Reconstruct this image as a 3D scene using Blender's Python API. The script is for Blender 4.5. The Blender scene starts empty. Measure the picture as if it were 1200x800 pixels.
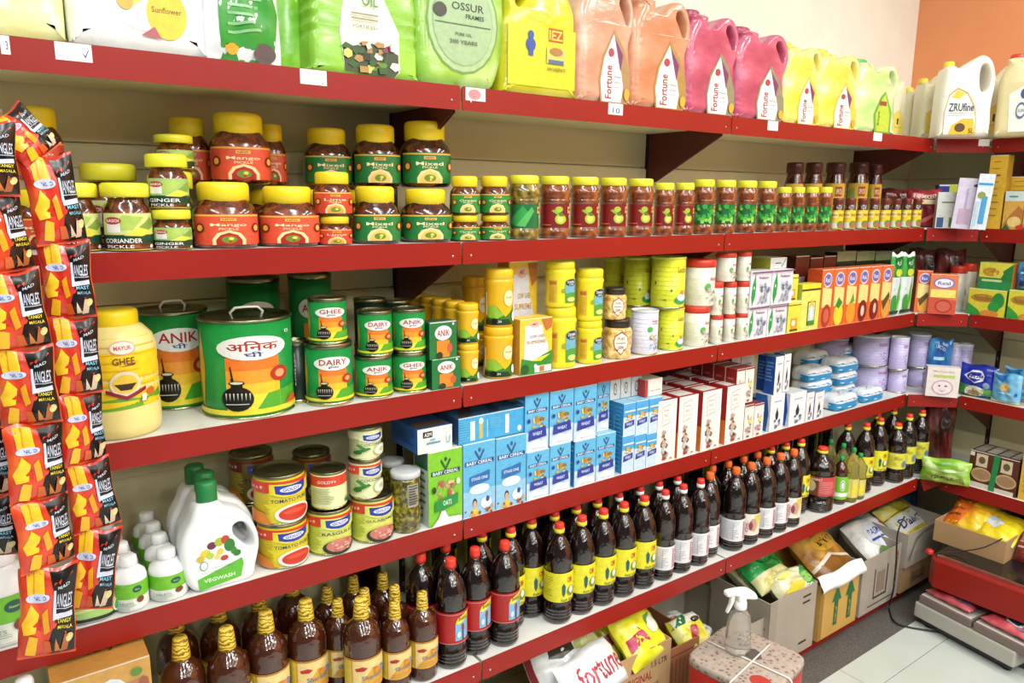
import bpy, bmesh, math, random
from mathutils import Vector, Matrix
from mathutils.geometry import tessellate_polygon
SC = bpy.context.scene
COL = SC.collection
PI = math.pi
random.seed(7)

# ------------------------------------------------------------------ camera
F = 871.16
PITCH, YAW, ROLL = 0.188745, 0.626980, 0.008696
CAM = Vector((0, 0, 1.60))
cp, sp, cy_, sy_ = math.cos(PITCH), math.sin(PITCH), math.cos(YAW), math.sin(YAW)
FW = Vector((sy_ * cp, cy_ * cp, -sp))
RT = Vector((cy_, -sy_, 0))
UP = RT.cross(FW)
cr, sr = math.cos(ROLL), math.sin(ROLL)
RT, UP = cr * RT + sr * UP, -sr * RT + cr * UP

def ray(px, py): return FW + RT * ((px - 600) / F) - UP * ((py - 400) / F)
def at(px, py, Y):
    d = ray(px, py); return CAM + d * (Y / d.y)
def atx(px, py, X):
    d = ray(px, py); return CAM + d * (X / d.x)
def atz(px, py, Z):
    d = ray(px, py); return CAM + d * ((Z - CAM.z) / d.z)
def pix(P):
    v = Vector(P) - CAM; w = v.dot(FW)
    return 600 + F * v.dot(RT) / w, 400 - F * v.dot(UP) / w

cam_d = bpy.data.cameras.new('camera')
cam_d.sensor_width = 36; cam_d.lens = F / 1200 * 36; cam_d.clip_start = 0.02
cam = bpy.data.objects.new('camera', cam_d); COL.objects.link(cam)
m = Matrix((RT, UP, -FW)).transposed().to_4x4(); m.translation = CAM
cam.matrix_world = m
SC.camera = cam

# --------------------------------------------------------------- materials
def lin(h):
    h = h.lstrip('#'); out = []
    for i in (0, 2, 4):
        c = int(h[i:i + 2], 16) / 255
        out.append(c / 12.92 if c <= .04045 else ((c + .055) / 1.055) ** 2.4)
    return out + [1]
_M = {}
def M(col, rough=.45, kind='plain', **k):
    """procedural materials: plain, print, metal, glass, pickle, speck, card, pet"""
    key = (col, rough, kind, tuple(sorted(k.items())))
    if key in _M: return _M[key]
    mt = bpy.data.materials.new(kind + '_' + col.strip('#')); mt.use_nodes = True
    nt = mt.node_tree; b = nt.nodes['Principled BSDF']; N = nt.nodes.new; L = nt.links.new
    b.inputs['Roughness'].default_value = rough
    b.inputs['Base Color'].default_value = lin(col)
    tc = N('ShaderNodeTexCoord')
    def noise(scale, detail=3, src='Object'):
        n = N('ShaderNodeTexNoise'); n.inputs['Scale'].default_value = scale; n.inputs['Detail'].default_value = detail
        L(tc.outputs[src], n.inputs['Vector']); return n
    def ramp(fac, stops):
        r = N('ShaderNodeValToRGB'); L(fac, r.inputs['Fac'])
        e = r.color_ramp.elements
        while len(e) < len(stops): e.new(.5)
        for x, (p, c) in zip(e, stops): x.position = p; x.color = lin(c)
        L(r.outputs['Color'], b.inputs['Base Color']); return r
    def bump(fac, s, d=.002):
        n = N('ShaderNodeBump'); n.inputs['Strength'].default_value = s; n.inputs['Distance'].default_value = d
        L(fac, n.inputs['Height']); L(n.outputs['Normal'], b.inputs['Normal'])
    def vary(scale, amt, detail=3):
        n = noise(scale, detail); mx = N('ShaderNodeMix'); mx.data_type = 'RGBA'; mx.blend_type = 'MULTIPLY'
        mr = N('ShaderNodeMapRange'); mr.inputs['From Min'].default_value = .3; mr.inputs['From Max'].default_value = .7
        mr.inputs['To Min'].default_value = 1 - amt; mr.inputs['To Max'].default_value = 1
        L(n.outputs['Fac'], mr.inputs['Value'])
        mx.inputs['Factor'].default_value = 1; mx.inputs['A'].default_value = lin(col)
        L(mr.outputs['Result'], mx.inputs['B']); L(mx.outputs['Result'], b.inputs['Base Color']); return n
    if kind == 'plain': vary(9, .06)
    elif kind == 'print': vary(90, .14)
    elif kind == 'dirty': n = vary(5, .25, 6); bump(n.outputs['Fac'], .1)
    elif kind == 'enamel':
        n = vary(3, .12, 5); b.inputs['Coat Weight'].default_value = .12; b.inputs['Coat Roughness'].default_value = .25
    elif kind == 'metal':
        b.inputs['Metallic'].default_value = 1; n = vary(30, .2)
    elif kind == 'pickle':
        n = noise(k.get('scale', 70), 4); ramp(n.outputs['Fac'], [(.32, k['dark']), (.5, col), (.66, k['light'])])
        bump(n.outputs['Fac'], .25); b.inputs['Coat Weight'].default_value = .8; b.inputs['Coat Roughness'].default_value = .06
    elif kind == 'pet':
        n = noise(70, 2); bump(n.outputs['Fac'], .5, .003); L(b.inputs['Normal'].links[0].from_socket, b.inputs['Coat Normal'])
        b.inputs['Coat Weight'].default_value = 1; b.inputs['Coat Roughness'].default_value = .04
    elif kind == 'film':
        n = noise(26, 3); bump(n.outputs['Fac'], .5, .006); b.inputs['Coat Weight'].default_value = .5
        b.inputs['Coat Roughness'].default_value = .12; vv = noise(14, 2)
        ramp(vv.outputs['Fac'], [(.3, k['dark']), (.5, col), (.7, k.get('light', col))])
    elif kind == 'card':
        n = vary(7, .16, 6); w = N('ShaderNodeTexWave'); w.inputs['Scale'].default_value = 90
        L(tc.outputs['Object'], w.inputs['Vector']); bump(w.outputs['Fac'], .05, .001)
    elif kind == 'oil':
        b.inputs['Transmission Weight'].default_value = .8; b.inputs['IOR'].default_value = 1.2; n = noise(80, 2); bump(n.outputs['Fac'], .4)
    elif kind == 'clear':
        b.inputs['Transmission Weight'].default_value = .85; b.inputs['IOR'].default_value = 1.4
        n = noise(30, 2); bump(n.outputs['Fac'], .2)
    elif kind == 'foil':
        n = N('ShaderNodeTexWave'); n.wave_type = 'BANDS'; n.bands_direction = 'Z'; n.inputs['Scale'].default_value = 38
        n.inputs['Distortion'].default_value = 7; n.inputs['Detail'].default_value = 2; n.inputs['Detail Scale'].default_value = 2
        L(tc.outputs['Object'], n.inputs['Vector'])
        ramp(n.outputs['Fac'], [(.0, '7A5A12'), (.32, 'CFA428'), (.7, 'EBCB4A')]); bump(n.outputs['Fac'], .5)
    elif kind == 'specks':
        n = N('ShaderNodeTexVoronoi'); n.inputs['Scale'].default_value = k.get('scale', 70); L(tc.outputs['Object'], n.inputs['Vector'])
        ramp(n.outputs['Distance'], [(.15, k['dark']), (.35, col), (.8, k.get('light', col))])
    _M[key] = mt
    return mt
def spec(mt, v):
    mt.node_tree.nodes['Principled BSDF'].inputs['Specular IOR Level'].default_value = v; return mt

# ------------------------------------------------------------ mesh builder
_T = {}
def text_geo(s):
    if s in _T: return _T[s]
    c = bpy.data.curves.new('lettering', 'FONT'); c.body = s; c.resolution_u = 2; c.offset = .012
    o = bpy.data.objects.new('lettering', c); COL.objects.link(o)
    me = bpy.data.meshes.new_from_object(o.evaluated_get(bpy.context.evaluated_depsgraph_get()))
    v = [(p.co.x, p.co.y) for p in me.vertices]; f = [tuple(p.vertices) for p in me.polygons]
    bpy.data.objects.remove(o); bpy.data.curves.remove(c); bpy.data.meshes.remove(me)
    x0, x1 = min(a for a, _ in v), max(a for a, _ in v); y0, y1 = min(b for _, b in v), max(b for _, b in v)
    v = [((a - x0) / (x1 - x0) - .5, (b - y0) / (y1 - y0) - .5) for a, b in v]
    _T[s] = (v, f, (x1 - x0) / (y1 - y0)); return _T[s]

class B:
    def __init__(s): s.v = []; s.f = []; s.mi = []; s.mats = []; s.sm = []
    def mat(s, mt):
        if mt not in s.mats: s.mats.append(mt)
        return s.mats.index(mt)
    def add(s, v, f, mt, smooth=False):
        o = len(s.v); s.v += [tuple(p) for p in v]; i = s.mat(mt)
        for q in f: s.f.append(tuple(o + j for j in q)); s.mi.append(i); s.sm.append(smooth)
        return s
    def bm(s, bm, mt, smooth=False, mtx=None):
        bm.verts.index_update()
        v = [(mtx @ p.co if mtx else p.co.copy()) for p in bm.verts]
        s.add(v, [[p.index for p in q.verts] for q in bm.faces], mt, smooth); bm.free(); return s
    def box(s, x0, x1, y0, y1, z0, z1, mt, bev=0, smooth=False, mtx=None):
        bm = bmesh.new(); bmesh.ops.create_cube(bm, size=1)
        for p in bm.verts: p.co = Vector(((x0 + x1) / 2 + p.co.x * (x1 - x0), (y0 + y1) / 2 + p.co.y * (y1 - y0), (z0 + z1) / 2 + p.co.z * (z1 - z0)))
        if bev: bmesh.ops.bevel(bm, geom=bm.edges[:], offset=bev, segments=2, affect='EDGES', profile=.5)
        return s.bm(bm, mt, smooth, mtx)
    def lathe(s, prof, mt, n=24, sup=2, ys=1, rib=0, cx=0, cy=0, smooth=True, mtx=None):
        v = []; f = []
        for r, z in prof:
            for j in range(n):
                t = 2 * PI * j / n; k = r * supr(t, sup) * (1 - (rib if j % 2 else 0))
                q = Vector((cx + k * math.sin(t), cy - k * ys * math.cos(t), z)); v.append(mtx @ q if mtx else q)
        for i in range(len(prof) - 1):
            for j in range(n):
                a = i * n + j; b = i * n + (j + 1) % n; f.append((a, b, b + n, a + n))
        if prof[0][0] > 1e-6: f.append(tuple(reversed(range(n))))
        if prof[-1][0] > 1e-6: f.append(tuple((len(prof) - 1) * n + j for j in range(n)))
        return s.add(v, f, mt, smooth)
    def tube(s, pts, r, mt, n=8, closed=False):
        pts = [Vector(p) for p in pts]; v = []; f = []; m_ = len(pts); up = Vector((0, 0, 1))
        for i, p in enumerate(pts):
            a = pts[(i - 1) % m_] if (closed or i) else p; c = pts[(i + 1) % m_] if (closed or i < m_ - 1) else p
            t = (c - a).normalized(); u = t.cross(up)
            if u.length < .05: u = t.cross(Vector((0, 1, 0)))
            u.normalize(); w = u.cross(t); rr = r[i] if isinstance(r, (list, tuple)) else r
            for j in range(n):
                g = 2 * PI * j / n; v.append(p + u * rr * math.cos(g) + w * rr * math.sin(g))
        for i in range(m_ if closed else m_ - 1):
            for j in range(n):
                f.append((i * n + j, i * n + (j + 1) % n, ((i + 1) % m_) * n + (j + 1) % n, ((i + 1) % m_) * n + j))
        if not closed: f += [tuple(reversed(range(n))), tuple((m_ - 1) * n + j for j in range(n))]
        return s.add(v, f, mt, True)
    def sheet(s, fn, nu, nv, mt, smooth=True, closed_u=False):
        """grid of fn(u,v), u,v in 0..1"""
        v = [fn(i / nu, j / nv) for j in range(nv + 1) for i in range(nu + 1)]
        f = [(j * (nu + 1) + i, j * (nu + 1) + i + 1, (j + 1) * (nu + 1) + i + 1, (j + 1) * (nu + 1) + i) for j in range(nv) for i in range(nu)]
        return s.add(v, f, mt, smooth)
    def print(s, els, fn, cu=None, cv=None, layer=.0004, base=.0006, rough=.35, smooth=False):
        """printed design: els in u -1..1, v 0..1; fn(u,v,off) -> point; cu, cv = cut spacing so that it follows a curve"""
        for li, e in enumerate(els):
            off = base + layer * li if len(els) < 12 else base + layer * li * .35
            bm = bmesh.new(); kd = e[0]; col = e[6] if kd == 't' else e[-1]
            mt = col if not isinstance(col, str) else M(col, rough, 'print')
            if kd == 'r': pts = [(e[1], e[2]), (e[3], e[2]), (e[3], e[4]), (e[1], e[4])]
            elif kd == 'e': pts = [(e[1] + e[3] * math.cos(2 * PI * k / 20), e[2] + e[4] * math.sin(2 * PI * k / 20)) for k in range(20)]
            elif kd == 'p': pts = e[1]
            if kd == 't':
                _, tx, x, y, w, h = e[:6]; rot = len(e) > 7
                v, f, a = text_geo(tx)
                if rot: vv = [bm.verts.new((x - q * w, y + p * h, 0)) for p, q in v]
                else: vv = [bm.verts.new((x + p * w, y + q * h, 0)) for p, q in v]
                for q in f:
                    try: bm.faces.new([vv[i] for i in q])
                    except ValueError: pass
            else:
                vv = [bm.verts.new((p[0], p[1], 0)) for p in pts]
                if kd == 'p' and len(pts) > 4:
                    for t in tessellate_polygon([[Vector((p[0], p[1], 0)) for p in pts]]):
                        try: bm.faces.new([vv[i] for i in t])
                        except ValueError: pass
                else: bm.faces.new(vv)
            for sp_, ax in ((cu, 0), (cv, 1)):
                if not sp_: continue
                lo = min(q.co[ax] for q in bm.verts); hi = max(q.co[ax] for q in bm.verts)
                k = math.floor(lo / sp_) + 1
                while k * sp_ < hi - 1e-5:
                    co = [0, 0, 0]; co[ax] = k * sp_; no = [0, 0, 0]; no[ax] = 1
                    bmesh.ops.bisect_plane(bm, geom=bm.verts[:] + bm.edges[:] + bm.faces[:], plane_co=co, plane_no=no, dist=1e-6); k += 1
            for q in bm.faces:
                q.normal_update()
                if q.normal.z < 0: q.normal_flip()
            for p in bm.verts: p.co = fn(p.co.x, p.co.y, off)
            s.bm(bm, mt, smooth)
        return s
    def mesh(s, name):
        me = bpy.data.meshes.new(name); me.from_pydata(s.v, [], s.f)
        for mt in s.mats: me.materials.append(mt)
        me.polygons.foreach_set('material_index', s.mi); me.polygons.foreach_set('use_smooth', s.sm); me.update()
        return me
    def link(s, name, parent=None, loc=None, rz=0, **tags):
        o = bpy.data.objects.new(name, s.mesh(name)); COL.objects.link(o)
        if parent: o.parent = parent
        if loc: o.location = loc
        o.rotation_euler.z = rz
        for k, v in tags.items(): o[k] = v
        return o
def supr(t, n):
    return 1 if n == 2 else (abs(math.cos(t)) ** n + abs(math.sin(t)) ** n) ** (-1 / n)
def plate(w, h, y=0, z0=0, cx=0):
    """front face mapping: u -1..1 over width w"""
    return lambda u, v, o: Vector((cx + u * w / 2, y - o, z0 + v * h))
def wrapped(prof, z0, z1, A, sup=2, ys=1, R=None):
    def rad(z):
        for (r0, a), (r1, b) in zip(prof, prof[1:]):
            if a <= z <= b and b > a: return r0 + (r1 - r0) * (z - a) / (b - a)
        return prof[-1][0]
    def fn(u, v, o):
        t = u * A; z = z0 + v * (z1 - z0); k = (rad(z) if R is None else R) * supr(t, sup) + o
        return Vector((k * math.sin(t), -k * ys * math.cos(t), z))
    return fn
def sideface(W, D, H):
    return lambda u, v, o: Vector((-W / 2 - o, -u * D / 2, v * H))
def rightface(W, D, H):
    return lambda u, v, o: Vector((W / 2 + o, u * D / 2, v * H))
def topface(W, D, H):
    return lambda u, v, o: Vector((u * W / 2, -D / 2 + v * D, H + o))
def smoothpoly(pts, n=5, closed=True):
    out = []; L = len(pts)
    for i in range(L if closed else L - 1):
        p = [Vector(pts[(i + k - 1) % L] if closed else pts[min(max(i + k - 1, 0), L - 1)]) for k in range(4)]
        for j in range(n):
            t = j / n
            out.append(tuple(.5 * ((2 * p[1]) + (-p[0] + p[2]) * t + (2 * p[0] - 5 * p[1] + 4 * p[2] - p[3]) * t * t + (-p[0] + 3 * p[1] - 3 * p[2] + p[3]) * t ** 3)))
    return out
def slab(outer, holes, T, bev):
    """solid with rounded edges from an outline (x,z) with holes, front towards -y; returns verts, faces"""
    def area(p): return sum(p[i][0] * p[(i + 1) % len(p)][1] - p[(i + 1) % len(p)][0] * p[i][1] for i in range(len(p)))
    loops = []
    for k, pl in enumerate([outer] + holes):
        if (area(pl) < 0) == (k == 0): pl = pl[::-1]        # outer ccw, holes cw: inside lies to the left
        n = len(pl); nr = []
        for i in range(n):
            d = Vector(pl[(i + 1) % n]) - Vector(pl[i - 1]); d = d.normalized() if d.length > 1e-9 else Vector((1, 0)); nr.append(Vector((-d.y, d.x)))
        for _ in range(3): nr = [(nr[i - 1] + nr[i] * 2 + nr[(i + 1) % n]) / 4 for i in range(n)]
        loops.append(([Vector(p) for p in pl], nr))
    K = 5; v = []; f = []; caps = [[], []]
    for li, (pl, nr) in enumerate(loops):
        n = len(pl); base = len(v); rows = []
        oth = [q for lj, (p2, _) in enumerate(loops) if lj != li for q in p2]
        lim = [min([bev] + [.36 * (p - q).length for q in oth] + [.3 * (p - pl[j]).length for j in range(n) if min((i - j) % n, (j - i) % n) > n // 5]) for i, p in enumerate(pl)]
        for i in range(n):
            a, b_, c_ = pl[i] - pl[i - 2], pl[(i + 2) % n] - pl[i], pl[(i + 2) % n] - pl[i - 2]
            th = a.angle(b_, 0)
            if th > .25: lim[i] = min(lim[i], .8 * c_.length / (2 * math.sin(min(th, 3) / 2)) )
        for _ in range(2): lim = [min(lim[i], (lim[i - 1] + lim[i] + lim[(i + 1) % n]) / 3) for i in range(n)]
        for s_ in range(2 * K):
            t = (s_ if s_ < K else 2 * K - 1 - s_) / (K - 1) * PI / 2      # 0 at the faces, pi/2 at the rim
            ins = (1 - math.sin(t)); dep = T / 2 - bev * (1 - math.cos(t)); y = -dep if s_ < K else dep
            rows.append([p + m_ * ins * q for p, m_, q in zip(pl, nr, lim)])
            v += [(p.x, y, p.y) for p in rows[-1]]
        for s_ in range(2 * K - 1):
            for i in range(n): f.append((base + s_ * n + i, base + (s_ + 1) * n + i, base + (s_ + 1) * n + (i + 1) % n, base + s_ * n + (i + 1) % n))
        caps[0].append((rows[0], base)); caps[1].append((rows[-1], base + (2 * K - 1) * n))
    for c in (0, 1):
        idx = [b_ + i for r_, b_ in caps[c] for i in range(len(r_))]
        for t in tessellate_polygon([[Vector((p.x, p.y, 0)) for p in r_] for r_, _ in caps[c]]):
            A, Bq, C = (idx[j] for j in t); a2 = (v[Bq][0] - v[A][0]) * (v[C][2] - v[A][2]) - (v[C][0] - v[A][0]) * (v[Bq][2] - v[A][2])
            f.append((A, Bq, C) if (a2 > 0) == (c == 0) else (A, C, Bq))
    return v, f
def scatter(n, u0, v0, u1, v1, cols, s=.04, seed=1, asp=1):
    r = random.Random(seed); out = []
    for i in range(n):
        u, v, a, b = r.uniform(u0, u1), r.uniform(v0, v1), s * r.uniform(.5, 1.3), s * asp * r.uniform(.4, 1)
        g = r.uniform(0, PI); k = r.choice((4, 5, 6))
        out.append(('p', [(u + a * math.cos(g + 2 * PI * q / k), v + b * math.sin(g + 2 * PI * q / k)) for q in range(k)], r.choice(cols)))
    return out
def lines(n, u0, v0, u1, v1, col, seed=2, fill=.45):
    r = random.Random(seed); h = (v1 - v0) / n
    return [('r', u0, v1 - (i + fill) * h, u0 + (u1 - u0) * r.uniform(.7, 1), v1 - i * h, col) for i in range(n)]

# -------------------------------------------------------- kinds and copies
PROTO = {}     # kind -> (W or 2R, D, H, [(part, mesh, label, [(subpart, mesh)])], name)
def kind(key, name, W, D, H, parts): PROTO[key] = (W, D, H, parts, name)
FIRST = {}
def copy_tree(o, parent=None):
    c = o.copy(); COL.objects.link(c)
    if parent: c.parent = parent
    for ch in list(o.children): copy_tree(ch, c)
    return c
def spawn(key, loc, sc, rz, label, cat, group=None, tilt=None):
    W, D, H, parts, name = PROTO[key]
    if key in FIRST: r = copy_tree(FIRST[key])
    elif len(parts) == 1:
        r = bpy.data.objects.new(name, parts[0][1]); COL.objects.link(r); FIRST[key] = r
    else:
        r = bpy.data.objects.new(name, None); COL.objects.link(r); r.empty_display_size = .02
        for pt in parts:
            o = bpy.data.objects.new(pt[0], pt[1]); COL.objects.link(o); o.parent = r
            if len(pt) > 2 and pt[2]: o['label'] = pt[2]
        FIRST[key] = r
    r.location = loc; r.scale = sc; r.rotation_euler = (tilt[0] if tilt else 0, tilt[1] if tilt else 0, rz)
    r['label'] = label; r['category'] = cat
    if 'group' in r: del r['group']
    if group: r['group'] = group
    return r
def ceil_(z):
    for a, b in ((1.838, 3), (1.506, 1.787), (1.174, 1.455), (.844, 1.123), (.514, .793)):
        if z >= a - .001: return b
    return 3
ROUND = []      # bottles on the lowest shelf: [object, radius, mobility]
def settle():
    for _ in range(120):
        for i, A in enumerate(ROUND):
            for Bq in ROUND[i + 1:]:
                d = Bq[0].location - A[0].location; d.z = 0; L = d.length; q = A[1] + Bq[1] + .001 - L
                if q > 0:
                    n = d / L if L > 1e-6 else Vector((0, 1, 0)); w = A[2] + Bq[2]
                    A[0].location -= n * q * A[2] / w; Bq[0].location += n * q * Bq[2] / w
        for o, r, m_ in ROUND:
            o.location.y = max(1.344 + r, min(o.location.y, 1.728 - r))
def faceaz(x, y, k=.6): return -math.atan2(x, y) * k
def cyl(key, pl, pr, pt, z, Yf, label, cat, group=None, k=.6, X=None, near=False):
    """round thing standing with its front at depth Yf (or X for the side unit), spanning pl..pr; top seen at pt; returns its top"""
    H0 = PROTO[key][2]; R0 = PROTO[key][0] / 2; py = pt + 20
    for _ in range(6):
        a, b = ray(pl, py), ray(pr, py)
        ta, tb = math.atan2(a.x, a.y), math.atan2(b.x, b.y); tm, ha = (ta + tb) / 2, (tb - ta) / 2
        if X is None: d = Yf / (math.cos(tm) - math.sin(ha))
        else: d = X / (math.sin(tm) - math.sin(ha))
        r = d * math.sin(ha); x, y = d * math.sin(tm), d * math.cos(tm)
        # top seen: near rim above the eye, far rim below it
        pcx = (pl + pr) / 2; e = ray(pcx, pt); hd = math.hypot(e.x, e.y)
        zt = min(CAM.z + e.z / hd * (d + (r * .75 if e.z < 0 and not near else -r * .8)), ceil_(z)); h = zt - z
        py = pix((x, y, z + h / 2))[1]
    o = spawn(key, (x, y, z), (r / R0, r / R0, h / H0), faceaz(x, y, k), label, cat, group)
    if z == .514: ROUND.append([o, r, .2])
    return z + h
def at_top(key, pc, pt, z, label, cat, group=None, s=1, k=.6, ymax=1.72, sz=None, ymin=0):
    """thing of known size standing further back; its top centre is seen at (pc, pt)"""
    W, D, H = PROTO[key][:3]; H *= (sz or s); P = atz(pc, pt, z + H)
    r = W * s / 2; P.y = max(min(P.y, ymax - r), ymin + r)
    q = at(pc, pt, P.y); x = q.x
    o = spawn(key, (x, P.y, z), (s, s, sz or s), faceaz(x, P.y, k), label, cat, group)
    if z == .514: ROUND.append([o, r, .3 if P.y < 1.46 else 1])
    return z + H
def bx(key, pl, pr, pt, z, Yf, label, cat, group=None, dep=None, X=None, rz=0, gap=.0006):
    """box-like thing whose front face spans pl..pr at depth Yf (or X); top front edge at pt; returns its top"""
    W, D, H = PROTO[key][:3]; py = pt + 15
    for _ in range(4):
        if X is None:
            a, b = at(pl, py, Yf), at(pr, py, Yf); c = at((pl + pr) / 2, pt, Yf); w = b.x - a.x
        else:
            a, b = atx(pl, py, X), atx(pr, py, X); c = atx((pl + pr) / 2, pt, X); w = a.y - b.y
        h = min(c.z, ceil_(z)) - z; mid = (a + b) / 2
        py = pix((mid.x, mid.y, z + h / 2))[1]
    d = dep if dep else D
    loc = (mid.x, Yf + d / 2, z) if X is None else (X + d / 2, mid.y, z)
    spawn(key, loc, ((w - gap * 2) / W, d / D, h / H), rz if X is None else rz - PI / 2, label, cat, group)
    return z + h
def free(key, x, y, z, label, cat, group=None, rz=0, s=(1, 1, 1), tilt=None):
    if isinstance(s, (int, float)): s = (s, s, s)
    return spawn(key, (x, y, z), s, rz, label, cat, group, tilt)
ORD = ['first', 'second', 'third', 'fourth', 'fifth', 'sixth', 'seventh', 'eighth', 'ninth', 'tenth', 'eleventh', 'twelfth', 'thirteenth', 'fourteenth', 'fifteenth', 'sixteenth', 'seventeenth', 'eighteenth', 'nineteenth', 'twentieth', 'twenty-first', 'twenty-second', 'twenty-third', 'twenty-fourth', 'twenty-fifth', 'twenty-sixth', 'twenty-seventh', 'twenty-eighth']

# ------------------------------------------------------------------- room
RED = spec(M('92170C', .4, 'enamel'), .3); MAROON = M('5A1512', .5, 'enamel'); CREAM = M('E2D8AE', .55, 'plain'); DECK = M('E6E8E4', .35, 'dirty')
STEEL = M('B9B9B4', .3, 'metal'); BLACK = M('14130F', .5)
def struct(b, name, **k): return b.link(name, kind='structure', **k)
struct(B().box(-2.2, 3.62, 1.80, 1.90, 0, 2.95, M('F6F8EC', .7)), 'wall_back')
struct(B().box(3.52, 3.62, -4.6, 1.80, 0, 2.95, M('EE9C6A', .7)), 'wall_right')
struct(B().box(-2.2, 3.62, -4.6, 1.90, 2.95, 3.0, M('F0EEE8', .8)), 'ceiling')
GRAN = M('55524E', .45, 'specks', dark='2E2C2A', light='6B6863', scale=260); TILE = spec(M('C4CCC6', .25, 'plain'), .5)
fl = B()
fl.add([(-2.2, 1.215, 0), (3.62, 1.215, 0), (3.62, 1.9, 0), (-2.2, 1.9, 0), (2.835, -4.6, 0), (3.62, -4.6, 0), (2.835, 1.215, 0)], [(0, 1, 2, 3), (4, 5, 1, 6)], GRAN)
ys = [-4.6, -4.315, -3.715, -3.115, -2.515, -1.915, -1.315, -.715, -.115, .485, 1.085, 1.2145]; xs_ = [-2.2, -1.9, -1.3, -.7, -.1, .5, 1.1, 1.7, 2.3, 2.8345]
for a, b in zip(ys, ys[1:]):
    for c, d in zip(xs_, xs_[1:]):
        g = .0012; fl.box(c + g, d - g, a + g, b - g, -.002, .0006, TILE)
fl.add([(-2.2, -4.6, -.001), (2.835, -4.6, -.001), (2.835, 1.215, -.001), (-2.2, 1.215, -.001)], [(0, 1, 2, 3)], M('5E605C', .7))
struct(fl, 'floor')

# ---------------------------------------------------------------- shelving
LV = [1.838, 1.506, 1.174, .844, .514]; LVN = ['top', 'second', 'third', 'fourth', 'lowest']
YF, YB = 1.42, 1.733; YF5 = 1.338
JX = [-.33, .887, 1.794, 2.99]
XF, XF5, XB = 3.15, 3.07, 3.463
def shelf_parts(w, dep, tags=(), screws=True):
    """shelf of width w, local x 0..w, front at y=0, top at z=0"""
    deck = B().box(.004, w - .004, .0015, dep, -.006, -.0003, DECK).box(.006, w - .006, .003, dep - .001, -.03, -.0062, CREAM).mesh('deck')
    g = .0022
    out = smoothpoly([(g, -.046), (g, -.004), (g + .003, 0), (w - g - .003, 0), (w - g, -.004), (w - g, -.046), (w - g - .003, -.05), (g + .003, -.05)], 1)
    e = B(); n = len(out)
    e.add([(x, -.002, z) for x, z in out] + [(x, 0.001, z) for x, z in out], [tuple(range(n)), tuple(reversed(range(n, 2 * n)))] + [((i + 1) % n, i, i + n, (i + 1) % n + n) for i in range(n)], RED)
    edge = e.mesh('front_edge')
    return deck, edge, [B().lathe([(.0032, 0), (.003, .001), (.0015, .0022), (0, .0024)], STEEL, 10, mtx=Matrix.Translation((x, -.002, -.031)) @ Matrix.Rotation(PI / 2, 4, 'X')).mesh('screw') for x in (.024, w - .024)]
def shelf(label, w, dep, loc, rz, brackets=(0, 1), tags=(), group=None):
    r = bpy.data.objects.new('metal_shelf', None); COL.objects.link(r); r.empty_display_size = .05
    r.location = loc; r.rotation_euler.z = rz; r['label'] = label; r['category'] = 'shelf'
    if group: r['group'] = group
    dk, ed, sc = shelf_parts(w, dep)
    for nm, me in (('deck', dk), ('front_edge', ed)):
        o = bpy.data.objects.new(nm, me); COL.objects.link(o); o.parent = r
    for q in sc:
        s2 = bpy.data.objects.new('screw', q); COL.objects.link(s2); s2.parent = o
    for side in brackets:
        x = .002 if side == 0 else w - .004; b = B()
        pr = [(.03, -.0302), (dep, -.0302), (dep, -.182), (dep - .03, -.18), (.03, -.052)]
        n = 5; b.add([(x, y, z) for y, z in pr] + [(x + .002, y, z) for y, z in pr], [tuple(range(n)), tuple(reversed(range(n, 2 * n)))] + [((i + 1) % n, i, i + n, (i + 1) % n + n) for i in range(n)], MAROON)
        b.link('bracket', r)
    for (x, w_, h_, els, lb) in tags:
        t = B().box(x, x + w_, -.0028, -.0021, -h_ - .002, -.001, M('F1F1EC', .6)); t.print(els, lambda u, v, q: Vector((x + w_ / 2 + u * w_ / 2, -.0028 - q, -h_ - .002 + v * h_)), base=.0002)
        t.link('price_sticker', r, label=lb)
    return r
def tagx(pxl, pxr, k=0):
    a, b = at(pxl, 55, YF).x, at(pxr, 55, YF).x; return a, b - a
def stk(px, k, els=(), lb='blank white sticker', w=None, h=.026):
    a = at(px[0], px[2], YF).x; b = at(px[1], px[2], YF).x; return (a - JX[k], b - a, h, list(els), lb)
TAGS = {0: [stk((0, 11, 50), 0, [('t', '3', .35, .5, .5, .5, '2A5A86')], 'white sticker with blue pen figure'),
            stk((64, 107, 58), 0, [('p', [(.45, .5), (.55, .35), (.62, .2), (.85, .72), (.8, .72), (.62, .35), (.55, .45)], '3A4A78')], 'white sticker with pen tick'),
            stk((351, 382, 88), 0, [('p', [(.6, .1), (.8, .3), (.7, .1)], '333333')], 'small white sticker')],
        1: [stk((545, 568, 112), 1, [('e', -.1, .5, .65, .42, 'C88C90')], 'half torn sticker'), stk((712, 729, 130), 1, [('t', '10', .1, .4, 1.0, .5, '2B4F8E')], 'white sticker with blue figure 10')],
        2: [stk((899, 911, 146), 2), stk((1023, 1033, 158), 2)]}
for k in range(3):
    for lv in range(5):
        y0 = YF5 if lv == 4 else YF
        bay = ['left', 'middle', 'right'][k]
        shelf(f'red-edged metal shelf on the back wall, {LVN[lv]} one in the {bay} bay', JX[k + 1] - JX[k], YB - y0, (JX[k], y0, LV[lv]), 0, tags=TAGS[k] if lv == 0 else (), group='red shelves along the back wall')
for lv in range(5):
    x0 = XF5 if lv == 4 else XF
    tg = [(.05, .02, .02, [], 'white sticker')] if lv == 9 else ()
    shelf(f'red-edged metal shelf of the side unit on the right, {LVN[lv]} one', .907, XB - x0, (x0, 1.285, LV[lv]), -PI / 2, tags=tg, group='red shelves of the side unit')
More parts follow.
